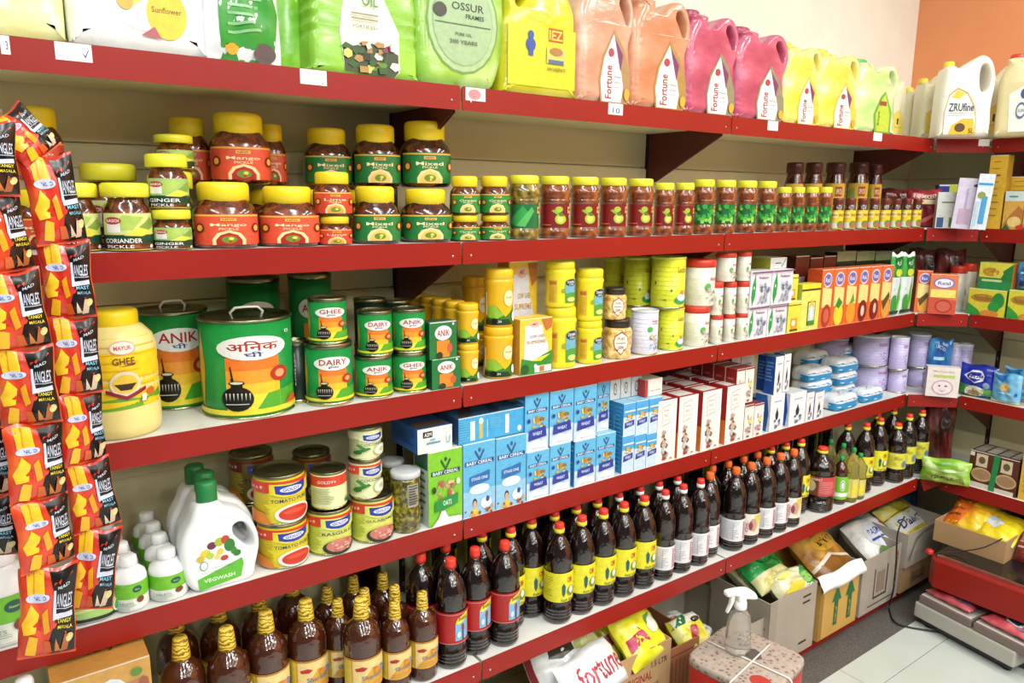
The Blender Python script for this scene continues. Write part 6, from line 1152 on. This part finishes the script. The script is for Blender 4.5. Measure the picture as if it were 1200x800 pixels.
strip(1, [(-50, 136), (-42, 218), (-34, 300), (-28, 400), (-20, 500), (-14, 580), (-6, 650)], 'hanging strip of red sachets half out of the photo at the left edge', YS + .06, .07, -.3)
# rod they hang from (beyond the left edge of the photo)
b = B().tube([at(-120, 118, YS + .03), at(3, 132, YS + .03)], .004, STEEL); b.link('hanging_rod', label='thin steel rod carrying the snack strips at the far left', category='rod')

# ---------------------------------------------------- boxes on the base
CARD = M('B89468', .75, 'card'); CARDG = M('A79E90', .75, 'card'); CARDY = M('C8A050', .7, 'card'); CARDD = M('8A7250', .8, 'card')
def openbox(x0, x1, y0, y1, z0, h, mt, label, prints=(), flap=None, t=.004, side=(), name='cardboard_box'):
    r = bpy.data.objects.new(name, None); COL.objects.link(r); r.location = ((x0 + x1) / 2, (y0 + y1) / 2, z0); r['label'] = label; r['category'] = 'box'
    a, c = (x1 - x0) / 2, (y1 - y0) / 2
    b = B().box(-a, a, -c, -c + t, 0, h, mt).box(-a, a, c - t, c, 0, h, mt).box(-a, -a + t, -c + t, c - t, 0, h, mt).box(a - t, a, -c + t, c - t, 0, h, mt).box(-a + t, a - t, -c + t, c - t, 0, t, mt)
    if prints: b.print(list(prints), plate(2 * a, h, -c), base=.0005, rough=.7)
    if side: b.print(list(side), sideface(2 * a, 2 * c, h), base=.0005, rough=.7)
    b.link('carton_body', r)
    for f in (flap or ()):
        e = B()
        if f == 'back': e.add([(-a, c - t, h), (a, c - t, h), (a, c + .02, h + .07), (-a, c + .02, h + .07), (-a, c, h), (a, c, h), (a, c + .024, h + .07), (-a, c + .024, h + .07)], [(0, 1, 2, 3), (7, 6, 5, 4), (3, 2, 6, 7), (0, 3, 7, 4), (1, 5, 6, 2)], mt)
        if f == 'left': e.add([(-a, -c, h), (-a, c, h), (-a - .06, c - .01, h + .03), (-a - .06, -c + .01, h + .03), (-a + t, -c, h), (-a + t, c, h), (-a - .057, c - .01, h + .034), (-a - .057, -c + .01, h + .034)], [(0, 1, 2, 3), (7, 6, 5, 4), (3, 2, 6, 7), (0, 3, 7, 4), (1, 5, 6, 2)], mt)
        if f == 'front': e.add([(-a, -c, h), (a, -c, h), (a - .01, -c - .012, h - .06), (-a + .01, -c - .012, h - .06), (-a, -c + t, h), (a, -c + t, h), (a - .01, -c - .016, h - .06), (-a + .01, -c - .016, h - .06)], [(0, 1, 2, 3), (7, 6, 5, 4), (3, 2, 6, 7), (0, 3, 7, 4), (1, 5, 6, 2)], mt)
        e.link('flap', r)
    return r
YX = YF5 - .03
def X(px, py, Y=YX): return at(px, py, Y).x
def Zt(px, py, Y=YX): return at(px, py, Y).z
BZ = BASE
# bags of flour and rice
bag('fb1', .3, .2, .11, FW_, [('r', -1, .0, -.93, 1, 'A02A38'), ('p', [(-.6, .45), (-.5, .75), (-.1, .78), (.1, .66), (.05, .45), (-.3, .38)], '3A3228'), ('p', [(.05, .45), (.3, .75), (.6, .7), (.4, .4)], 'B8C87A'), ('e', .55, .5, .3, .08, 'C8CC8A')] + scatter(30, -.1, .75, .7, .98, ['5A5A5A', '9A9A9A', '3A3A3A'], .03, 4, .6), name='rice_bag', seed=11)
bag('fb2', .26, .14, .09, FW_, [('t', 'fortune', .05, .52, 1.5, .5, 'B83848')], name='rice_bag', seed=12)
bag('yb', .17, .24, .08, M('E6E22A', .3, 'film', dark='C8C41E', light='F0EE6A'), [('p', [(-.9, .3), (-.2, .42), (.0, .34), (-.05, .55), (-.3, .7), (-.2, .6), (-.9, .55)], 'B02050'), ('e', -.4, .44, .2, .08, 'E8D83A'), ('e', .5, .58, .28, .16, 'D8DDD0'), ('p', [(.2, .6), (.3, .78), (.6, .8), (.4, .7)], '4A8A3A'), ('p', [(.7, .4), (.95, .6), (.85, .75)], '6AA03A')], name='pulse_bag', seed=13)
bag('yb2', .15, .18, .07, M('DAD83A', .3, 'film', dark='B8B42A', light='ECEAB0'), [('p', [(-.5, .2), (-.1, .6), (.3, .55), (-.1, .15)], 'B02A4A'), ('r', -.9, .7, .8, .95, 'E4E4DC'), ('p', [(-1, .7), (-.4, .98), (.0, .98), (-.3, .7)], '2F7A3A'), ('e', .4, .72, .3, .08, '1E1E24')], name='pulse_bag', seed=14)
bag('gbg', .2, .2, .09, M('1E9A44', .25, 'film', dark='14702E', light='3CC060'), [('e', .0, .7, .5, .15, '0F6A2E'), ('e', .0, .7, .45, .12, '2AA850'), ('t', 'BASMATI', .0, .7, .6, .08, 'E8F4E0'), ('p', [(-1, 0), (-1, .4), (.5, .36), (1, .1), (1, 0)], 'DAD89A'), ('e', -.3, .18, .5, .12, 'C8C06A')], name='rice_bag', seed=15)
bag('wbg', .2, .2, .09, M('DEDCB8', .3, 'film', dark='B8B070', light='F0EED8'), [('p', [(.3, 0), (.25, .6), (.6, 1), (1, 1), (1, 0)], '2A9A4A'), ('e', .5, .4, .3, .2, '8AC060'), ('p', [(-.9, .1), (-.3, .4), (.2, .3), (.1, .05)], 'D8C83A'), ('e', -.5, .7, .3, .1, 'E0D84A')], name='rice_bag', seed=16)
bag('brg', .22, .26, .09, M('B07A2A', .3, 'film', dark='6A4416', light='D8A850'), [('e', .1, .72, .7, .16, 'D8A83A'), ('t', 'BASMATI', .1, .72, .9, .12, '2A1A10'), ('p', [(-1, .4), (-.2, .5), (.9, .3), (.9, .0), (-1, .0)], '8A5A20'), ('p', [(-1, .38), (-.2, .47), (.9, .27), (.9, .33), (-.2, .53), (-1, .44)], 'E0D8C8')], name='rice_bag', seed=17)
bag('bwg', .22, .24, .09, M('E4E2DA', .3, 'film', dark='B8BCC8', light='F2F2F0'), [('e', .0, .55, .7, .28, 'DDE2EC'), ('t', 'BASMATI', .0, .62, .9, .14, '2A4A9A'), ('r', -.6, .45, .6, .5, '3A5AA8'), ('p', [(.5, .7), (.9, .98), (1, .8), (.8, .6)], 'C84A2A'), ('e', -.4, .2, .3, .12, '6A8A4A')], name='rice_bag', seed=18)
bag('ylg', .24, .28, .1, M('D8C43A', .3, 'film', dark='A89020', light='EEE48A'), [('r', -1, .3, .9, .66, 'DDDCD4'), ('t', 'Daawat', -.1, .48, 1.4, .2, '2A3A8A'), ('r', -1, .68, .9, .71, '8A7A1E'), ('e', .3, .15, .3, .08, 'B8A02A')], name='rice_bag', seed=19)
bag('clb', .13, .06, .05, M('C8D0D0', .2, 'film', dark='8A9498', light='E4E8E8'), [('r', -.5, .3, .4, .5, 'A85A4A')], name='sachet_bundle', seed=21)
def laid(key, x, y, z, label, rz=0, lean=-1.1, roll=0, s=1, cat='bag', group=None): return free(key, x, y, z, label, cat, group, rz, s, (lean, roll))
def laidc(key, px, py, Y, label, lean=-1.0, rz=0, s=(1, 1, 1), roll=0):
    if isinstance(s, (int, float)): s = (s, s, s)
    H = PROTO[key][2] * s[2]; c = at(px, py, Y); R_ = Matrix.Rotation(rz, 3, 'Z') @ Matrix.Rotation(roll, 3, 'Y') @ Matrix.Rotation(lean, 3, 'X')
    o = c - R_ @ Vector((0, 0, H / 2)); return free(key, o.x, o.y, o.z, label, 'bag', None, rz, s, (lean, roll))
# left: loose bags standing/lying under the lowest shelf
P = at(592, 795, 1.30); bag('lg', .16, .2, .08, M('3E8A34', .3, 'film', dark='1E4A1E', light='7AC050'), [('p', [(-.2, .2), (.3, .9), (.9, .7), (.5, .1)], 'E4E4DA'), ('t', 'DOG', .3, .5, .7, .14, '7A1E30'), ('e', -.6, .6, .2, .12, '1E3A1A')], name='pulse_bag', seed=22)
laid('lg', X(590, 800), 1.40, BZ + .10, 'green and white bag under the joint of the lowest shelf', lean=-.9)
laidc('fb1', 660, 768, 1.42, 'white rice bag with dark picture, lying under the lowest shelf', -.95, -.05, (.85, 1, .8))
laidc('fb2', 692, 790, 1.30, 'white rice bag with big red lettering in front of the dark-picture bag', -.8, .2, (.85, 1, .9))
b = B().box(0, X(735, 790, 1.36) - X(560, 800, 1.36), 0, .3, 0, .11, CARDD, .004); b.link('cardboard_box', loc=(X(560, 800, 1.36), 1.352, BZ), label='low dark carton under the white rice bags, barely in view', category='box')
# carton with yellow bags
x0, x1 = X(724, 776, YX), X(787, 748, YX); h1 = Zt(755, 763) - BZ
openbox(x0, x1, YX, YX + .26, BZ, h1, CARD, 'open cardboard box with red printed lettering holding yellow bags', [('t', 'ORIGINAL', -.25, .72, 1.1, .09, '9A2A20'), ('r', -.5, .82, -.05, .86, '9A2A20'), ('t', '1.5 LTR', .55, .82, .6, .06, '5A4A38'), ('t', 'CONSUMABLE', .0, .6, 1.1, .035, '6A5A48'), ('e', .7, .3, .1, .08, '2A2A2A')])
laidc('yb', 748, 746, YX + .055, 'bright yellow bag with magenta mark at the front of the printed box', -.8, .15, (1.0, .9, .62))
laidc('yb', 722, 742, YX + .15, 'bright yellow bag with vegetable picture behind the front yellow bag', -.8, .1, (1.0, .9, .6))
# narrow striped box with printed bag
xa, xb = X(792, 770, YX + .0), X(822, 748, YX + .0); h2 = Zt(800, 758) - BZ
openbox(x1 + .012, x1 + .15, YX + .02, YX + .26, BZ, h2 - .01, M('A8714A', .75, 'card'), 'narrow open brown box next to the printed box', lines(1, -1, .86, 1, .9, '8A3A28') + [('r', -1 + i * .25, 0, -.9 + i * .25, .84, '8A5A3A') for i in range(8)])
laidc('yb2', 806, 741, YX + .07, 'crumpled yellow and white bag in the narrow brown box', -.9, 0, (.85, 1, .6))
# deep box behind with clutter
xc, xd = x1 + .165, X(882, 740, YX + .04); h3 = Zt(878, 727, YX + .04) - BZ
xe = X(901, 715, YX + .02)
openbox(x1 + .17, xe - .006, YX + .02, YX + .37, BZ, h3, CARDG, 'grey-brown open box holding loose packs behind the spray bottle', [('t', 'Biscuit', .6, .72, .35, .05, '4A3A2A'), ('r', .4, .2, .46, .4, '3A3028')])
laid('clb', x1 + .25, YX + .2, BZ + h3 - .05, 'silvery pack lying in the grey-brown box', lean=-1.2); laid('clb', x1 + .30, YX + .1, BZ + h3 - .06, 'clear wrapped pack across the grey-brown box', lean=-1.3, rz=.5)
# pale carton with green bags
def face(pl, pr, ptl, ptr): return X(pl, 720), X(pr, 715), (Zt(pl, ptl) + Zt(pr, ptr)) / 2
xa, xb, zt_ = face(902, 955, 706, 685)
openbox(xa, xb, YX, YX + .24, BZ, zt_ - BZ, CARDG, 'pale grey carton holding green rice bags', [('r', .4, .84, .75, .87, '2A2A28'), ('r', .4, .75, .72, .78, '2A2A28'), ('r', .35, .14, .68, .17, '2A2A28'), ('r', -1, 0, -.7, 1, '9A9284')], side=[('r', .5, .6, .9, .62, '6A6A60')])
laidc('gbg', 893, 668, YX + .13, 'green rice bag on top in the pale grey carton', -1.0, .1, (1.0, 1, .72)); laidc('wbg', 925, 683, YX + .05, 'cream and green rice bag at the front of the pale grey carton', -.95, -.05, (.95, 1, .45))
laidc('wbg', 876, 672, YX + .17, 'cream rice bag behind the green one in the pale grey carton', -1.1, .2, (.7, .9, .6))
xa2, xb2, zt2 = face(960, 1003, 688, 668)
openbox(xa2, xb2, YX, YX + .26, BZ, zt2 - BZ, CARDY, 'yellow-brown carton with two green arrows', [('r', -1, 0, -.82, 1, '9A7430')] + [q for i in (-.15, .55) for q in (('r', i - .1, .15, i + .1, .6, '1F6A3A'), ('p', [(i - .24, .6), (i + .24, .6), (i, .88)], '1F6A3A'), ('t', 'THIS UP', i, .35, .1, .3, 'B8A060', 1))])
laidc('brg', 965, 655, YX + .12, 'brown rice bag with gold oval in the arrow-marked carton', -.95, .1, (1.1, 1.1, .88))
bb = B().sheet(lambda u, v: Vector((u * (xb2 - xa2 + .03) - .015, -.006 - .012 * math.sin(v * PI) , -.03 + v * .04 + .005 * math.sin(u * 9))), 16, 6, FW_); bb.sheet(lambda u, v: Vector((u * (xb2 - xa2 + .03) - .015, -.006 + .02 * v, .01 + .02 * math.sin(v * 2) + .005 * math.sin(u * 9 + v))), 16, 6, FW_)
bb.link('plastic_liner', loc=(xa2, YX, zt2), label='white plastic liner folded over the rim of the arrow-marked carton', category='plastic sheet')
xa3, xb3, zt3 = face(1006, 1048, 662, 641)
openbox(xa3, xb3, YX, YX + .26, BZ, zt3 - BZ, CARDG, 'grey-brown carton with printed frames behind the cable', [('r', -.35, .2, .35, .24, '4A3A30'), ('r', -.35, .24, -.3, .75, '4A3A30'), ('r', .3, .24, .35, .75, '4A3A30'), ('r', -.2, .3, .2, .68, '8A7A68'), ('t', 'FRAGILE', .78, .6, .12, .6, '7A2A24', 1), ('r', -.6, .1, .7, .12, '5A4A40')])
laidc('bwg', 1022, 634, YX + .12, 'white rice bag with blue lettering in the frame-printed carton', -.95, .05, (1.1, 1.1, .85))
xa4, xb4, zt4 = face(1051, 1088, 668, 650)
openbox(xa4, xb4, YX, YX + .25, BZ, zt4 - BZ, CARD, 'low brown carton at the inner end of the row', [('r', -.4, .2, .4, .6, '8A7458'), ('r', -.3, .3, .3, .34, '5A4A38')])
openbox(xa4 + .0, xb4 + .03, YX - .01, YX + .25, zt4 + .001, Zt(1070, 622) - zt4 , CARDG, 'pale carton stacked on the low brown one, holding a yellow bag', [('p', [(-.9, .2), (-.6, .8), (-.2, .9), (.8, .95), (.8, .9), (-.15, .84), (-.5, .7), (-.8, .2)], '7A7064')])
laidc('ylg', 1060, 613, YX + .13, 'large yellow rice bag with blue script on the stacked cartons', -1.0, .05, (1.05, 1.0, .75))
laidc('ylg', 1040, 628, YX + .2, 'yellow rice bag half behind the white one', -1.1, .2, (.5, .7, .5))

# square biscuit tin in front with spray bottle
TX0 = atz(872, 800, .37)
zt5 = .365
c = [atz(809, 768, zt5), None, None, atz(941, 770, zt5)]
cx5 = (c[0] + c[3]) / 2
r5 = bpy.data.objects.new('square_tin', None); COL.objects.link(r5); r5.location = (cx5.x, cx5.y, 0); r5.rotation_euler.z = .17; r5['label'] = 'red square tin with mottled paper top tied with white string'; r5['category'] = 'tin'
w5 = .122
B().lathe([(w5 * .98, 0), (w5, .006), (w5, zt5 - .012), (w5 * .97, zt5 - .006)], M('A81C18', .35, 'enamel'), 48, 7).print([('r', -.6, .3, .5, .8, 'E0C83A'), ('r', -.5, .35, .4, .75, 'B02A20')], wrapped([(w5, 0), (w5, zt5)], .05, zt5 - .03, .75, 7), cu=.1).link('tin_body', r5)
PAP = M('A2948A', .7, 'specks', dark='5E5048', light='B0A296', scale=75)
tp = B().lathe([(w5 * 1.01, zt5 - .022), (w5 * 1.02, zt5 - .006), (w5 * .99, zt5 - .001), (w5 * .96, zt5), (0, zt5)], PAP, 48, 7)
tp.print([('e', -.62, .18, .2, .12, 'B83A30'), ('p', [(-.05, .42), (.15, .35), (.35, .42), (.4, .5), (.2, .62), (.0, .52)], '5A5450')], lambda u, v, o: Vector((u * w5, -w5 + v * 2 * w5, zt5 + o))); tp.link('paper_cover', r5)
st = B()
loc_ = lambda px, py: (lambda d: (d.x / w5, d.y / w5))(Matrix.Rotation(-.17, 3, 'Z') @ (atz(px, py, zt5) - Vector((cx5.x, cx5.y, zt5))))
clip_ = lambda p, q: ((p[0], p[1]), (q[0], q[1]))
for a_, b_ in (clip_(loc_(829, 752), loc_(925, 796)), clip_(loc_(902, 756), loc_(856, 800))):
    q = [Vector((a_[0] + (b_[0] - a_[0]) * t / 8, a_[1] + (b_[1] - a_[1]) * t / 8, 0)) * w5 + Vector((0, 0, zt5 + .003)) for t in range(9)]
    e = q[-1].copy(); e.z = zt5 - .12; n_ = (q[-1] - q[0]).normalized(); e += n_ * .008; q.append(q[-1] + n_ * .007 + Vector((0, 0, -.006))); q.append(e); st.tube(q, .0024, M('E4E2DC', .6), 6)
st.link('string', r5)
ps = atz(864, 762, zt5)
r6 = bpy.data.objects.new('spray_bottle', None); COL.objects.link(r6); r6.location = (ps.x, ps.y, zt5 + .0008); r6.rotation_euler.z = -.25; r6['label'] = 'clear spray bottle with white trigger head standing on the red tin'; r6['category'] = 'spray bottle'
Rr, Hb = .034, .135
BP = [(Rr * .85, 0), (Rr, .006), (Rr, .02), (Rr * .98, .05), (Rr * .92, .085), (Rr * .8, .108), (Rr * .5, .124), (Rr * .42, .13), (Rr * .42, .136)]
B().lathe(BP, M('E4E6E0', .08, 'clear'), 32, 2.3).link('bottle', r6)
B().print(scatter(26, -.8, .1, .8, .9, ['B8B8B0', 'D8C84A', '6A7288', 'C8C8C0', '9AA0A8'], .12, 9, .5), wrapped(BP, .035, .085, .95, 2.3), cu=.15, smooth=True).link('label', r6)
WT = M('F2F2F0', .35)
hd = B().lathe([(.0165, .13), (.0175, .132), (.0165, .15), (.012, .153)], WT, 28, rib=.05)
prof = [(-.052, .176), (-.052, .19), (-.03, .192), (-.0, .19), (.02, .185), (.04, .172), (.05, .158), (.048, .15), (.03, .152), (.012, .158), (.012, .152), (-.012, .152), (-.014, .168), (-.03, .174)]
v, f = slab(smoothpoly(prof, 3), [], .022, .006); hd.add(v, f, WT, True); ho = hd.link('spray_head', r6)
tr = B(); v, f = slab(smoothpoly([(-.036, .176), (-.024, .176), (-.026, .155), (-.036, .138), (-.044, .126), (-.047, .128), (-.038, .15)], 3), [], .012, .003); tr.add(v, f, WT, True); tr.link('trigger', ho)

# ---------------------------------------------------------- right side low
RX = 2.80
r7 = bpy.data.objects.new('display_base', None); COL.objects.link(r7); r7.location = (RX, 1.185, 0); r7['label'] = 'red-fronted projecting base with black top under the side unit'; r7['category'] = 'shelf unit'
zt7 = .298
out = [(0, .03), (.045, 0), (.045, -.9), (0, -.9)]
bb = B(); P4 = [(0, -.03), (.035, .0), (.68, .0), (.68, -.85), (0, -.85)]
def prism(b, P, z0, z1, mt): n = len(P); b.add([(x, y, z0) for x, y in P] + [(x, y, z1) for x, y in P], [tuple(reversed(range(n))), tuple(range(n, 2 * n))] + [(i, (i + 1) % n, (i + 1) % n + n, i + n) for i in range(n)], mt); return b
prism(B(), [(x, -y if 0 else y) for x, y in [(0, -.85), (.655, -.85), (.655, 0), (.035, 0), (0, -.03)]], zt7 - .115, zt7 - .012, RED).link('red_front', r7)
prism(B(), [(.04, -.85), (.655, -.85), (.655, -.01), (.05, -.01)], zt7 - .012, zt7, M('1A1B1C', .15, 'enamel')).link('black_top', r7)
B().box(.034, .04, -.85, -.02, zt7 - .014, zt7 + .003, M('D8D8D8', .25, 'metal')).link('metal_strip', r7)
B().box(.62, .66, -.85, -.81, 0, zt7 - .116, BLACK).link('leg', r7); B().box(.62, .66, -.07, -.03, 0, zt7 - .116, BLACK).link('leg', r7); B().box(.3, .34, -.07, -.03, 0, zt7 - .116, BLACK).link('leg', r7)
# cardboard tray with yellow packs on the black top
def on(px, py, z): return atz(px, py, z)
A_, B_ = on(1093, 632, zt7 + .0), on(1176, 661, zt7 + .0)
dv = (B_ - A_); Lw = math.hypot(dv.x, dv.y); ang = math.atan2(dv.y, dv.x); D_ = .17
r8 = bpy.data.objects.new('cardboard_tray', None); COL.objects.link(r8); r8.location = (A_.x, A_.y, zt7 + .0005); r8.rotation_euler.z = ang; r8['label'] = 'shallow brown cardboard tray holding yellow packs on the black top'; r8['category'] = 'box'
hh = .085; b = B().box(0, Lw, 0, .004, 0, hh, CARD).box(0, Lw, D_ - .004, D_, 0, hh, CARD).box(0, .004, .004, D_ - .004, 0, hh, CARD).box(Lw - .004, Lw, .004, D_ - .004, 0, hh, CARD).box(.004, Lw - .004, .004, D_ - .004, 0, .004, CARD)
b.link('tray_body', r8)
bag('tp1', .15, .16, .05, M('E3B81E', .3, 'film', dark='C8781E', light='F0DC3A'), [('p', [(-1, .0), (-1, 1), (.1, 1), (-.3, .0)], 'D0641E'), ('r', -.9, .3, -.3, .36, '7A3A18'), ('r', -.9, .5, -.25, .56, '7A3A18')], name='pasta_pack', seed=31)
bag('tp2', .15, .16, .05, M('E8D01E', .3, 'film', dark='C8A81E', light='F4E83A'), [('p', [(-1, .55), (-.6, .8), (.3, .5), (-.1, .3)], 'C4D0D8')], name='pasta_pack', seed=32)
ux, uy = Vector((math.cos(ang), math.sin(ang), 0)), Vector((-math.sin(ang), math.cos(ang), 0))
for k_, (fx, fy, lb, ky, le) in enumerate([(.32, .055, 'orange and yellow pasta pack in the shallow tray', 'tp1', -1.0), (.72, .05, 'yellow pasta pack with pale band in the shallow tray', 'tp2', -1.15)]):
    q = A_ + ux * Lw * fx + uy * fy; free(ky, q.x, q.y, zt7 + .052, lb, 'packet', None, ang, 1, (le, 0))
q = A_ + ux * (Lw + .03) + uy * .02
bag('rdp', .14, .12, .06, M('8A2A26', .25, 'film', dark='4A1614', light='C87A6A'), [('r', -.9, .4, .9, .46, 'D8B8A8'), ('r', -.9, .6, .6, .64, 'C8A090')], name='spice_pack', seed=33)
free('rdp', q.x + .05, q.y - .04, zt7 + .0, 'dark red film pack beside the tray at the right edge', 'packet', None, ang, 1.0, (-.7, 0))
# platform scales under the beam
def scale_(px0, py0, px1, py1, label, z=.095):
    a, b = on(px0, py0, z), on(px1, py1, z); d = b - a; L = math.hypot(d.x, d.y); an = math.atan2(d.y, d.x)
    r = bpy.data.objects.new('platform_scale', None); COL.objects.link(r); r.location = (a.x, a.y, 0); r.rotation_euler.z = an; r['label'] = label; r['category'] = 'scale'
    SS = M('B4B2A8', .35, 'enamel')
    b_ = B().box(0, L, 0, .3, z - .06, z, SS, .006); b_.link('platform', r)
    B().box(.02, L - .02, .02, .28, .012, z - .061, M('2A2A2A', .5), .003).link('scale_base', r)
    for x, y in ((.04, .04), (L - .04, .04), (.04, .26), (L - .04, .26)): B().lathe([(.014, 0), (.014, .013)], BLACK, 12, cx=x, cy=y).link('foot', r)
    return a, an, L, z
a, an, L, z = scale_(1072, 704, 1190, 765, 'steel platform scale on the floor under the red base')
bag('mt', .17, .13, .035, M('C4505A', .25, 'film', dark='8A2A34', light='D87A80'), [('e', .1, .5, .45, .3, 'D8DCE0'), ('e', .1, .5, .38, .24, '2A4A6A'), ('t', 'AMUL', .1, .5, .5, .16, 'E8ECF0'), ('e', -.7, .75, .15, .1, 'F0E0E0'), ('p', [(.3, .1), (.8, .3), (.8, .1)], '5A8AB0')], name='frozen_pack', seed=34)
ux, uy = Vector((math.cos(an), math.sin(an), 0)), Vector((-math.sin(an), math.cos(an), 0))
for k_, (fx, lb) in enumerate([(.30, 'pink printed pack with blue oval on the steel scale, fully in view'), (.86, 'pink printed pack on the scale cut by the right edge')]):
    for j in range(1):
        q = a + ux * L * fx + uy * .006
        B().box(-.1, .1, 0, .15, 0, .03, M('7A6A62', .4, 'plain'), .003).box(-.096, .096, .004, .146, .03, .036, M('C8C4BC', .4), .003).link('pack_tray', loc=(q.x, q.y, z + .0005), rz=an, label=['flat tray with brown rim under the fully visible pink pack', 'flat tray with brown rim under the pink pack at the right edge'][k_], category='tray')
        free('mt', q.x + uy.x * .01, q.y + uy.y * .01, z + .054, lb, 'packet', None, an, 1, (-PI / 2, 0))
# cable
cb = B(); pth = [at(1060, 605, 1.29), at(1052, 625, 1.285), at(1050, 660, 1.28), at(1047, 690, 1.275)] 
g1 = [atz(1042, 712, .01), atz(1048, 728, .008), atz(1063, 734, .006), atz(1085, 738, .006), atz(1110, 742, .006), atz(1130, 748, .006)]
cb.tube(smoothpoly([tuple(p) for p in pth + g1], 5, False), .0032, BLACK, 8); cb.link('power_cable', label='black cable hanging over the cartons and running across the floor', category='cable')
c2 = B(); c2.tube(smoothpoly([tuple(p) for p in [on(1095, 648, zt7 + .004), on(1125, 646, zt7 + .012), on(1150, 642, zt7 + .05), on(1165, 636, zt7 + .08), on(1176, 630, zt7 + .09)]], 5, False), .002, BLACK, 6); c2.link('thin_cable', label='thin dark cable across the front of the cardboard tray', category='cable')
B().lathe([(.013, 0), (.014, .003), (.014, .012), (.01, .016), (0, .017)], M('C42A22', .35), 20).link('red_knob', loc=tuple(on(1089, 648, zt7 + .0)), label='small round red cap at the corner of the red base', category='cap')
bag('dkb', .2, .2, .1, M('2A2622', .4, 'film', dark='14110F', light='4A443C'), [], name='dark_bag', seed=35)
free('dkb', 3.28, 1.02, zt7, 'dark bag in the shade at the back behind the cardboard tray', 'bag', None, -PI / 2, (1, 1, .75))
free('dkb', 3.25, .72, zt7, 'dark brown bag in the shade at the right edge behind the tray', 'bag', None, -PI / 2, (1, 1, .75))
bag('blb', .12, .2, .1, M('3A4E8A', .4, 'film', dark='1E2A54', light='6A7EB0'), [], name='blue_bag', seed=36)
free('blb', 3.33, 1.58, 0, 'blue film bundle in the dark corner behind the end carton', 'bag', None, -.8, 1.6)

# ---------------------------------------------------------------- lights
def area(x, y, z, sx, sy, p, col=(1, .97, .93), rot=(0, 0, 0), name='ceiling_lamp'):
    d = bpy.data.lights.new(name, 'AREA'); d.shape = 'RECTANGLE'; d.size = sx; d.size_y = sy; d.energy = p; d.color = col
    o = bpy.data.objects.new(name, d); COL.objects.link(o); o.location = (x, y, z); o.rotation_euler = rot
for x in (-.6, .6, 1.8, 2.9):
    area(x, -3.2, 2.93, .16, 1.0, 31, (.98, 1, .97))
    area(x, .2, 2.93, .16, 1.0, 15, (.98, 1, .97))
    area(x, -1.1, 2.93, .16, 1.0, 22, (.98, 1, .97))
w = bpy.data.worlds.new('world'); SC.world = w; w.use_nodes = True
w.node_tree.nodes['Background'].inputs[0].default_value = (.9, .95, 1, 1); w.node_tree.nodes['Background'].inputs[1].default_value = .13
vs = SC.view_settings; vs.view_transform = 'Standard'; vs.look = 'None'; vs.gamma = 1; vs.exposure = .22
try: vs.use_curve_mapping = False
except Exception: pass
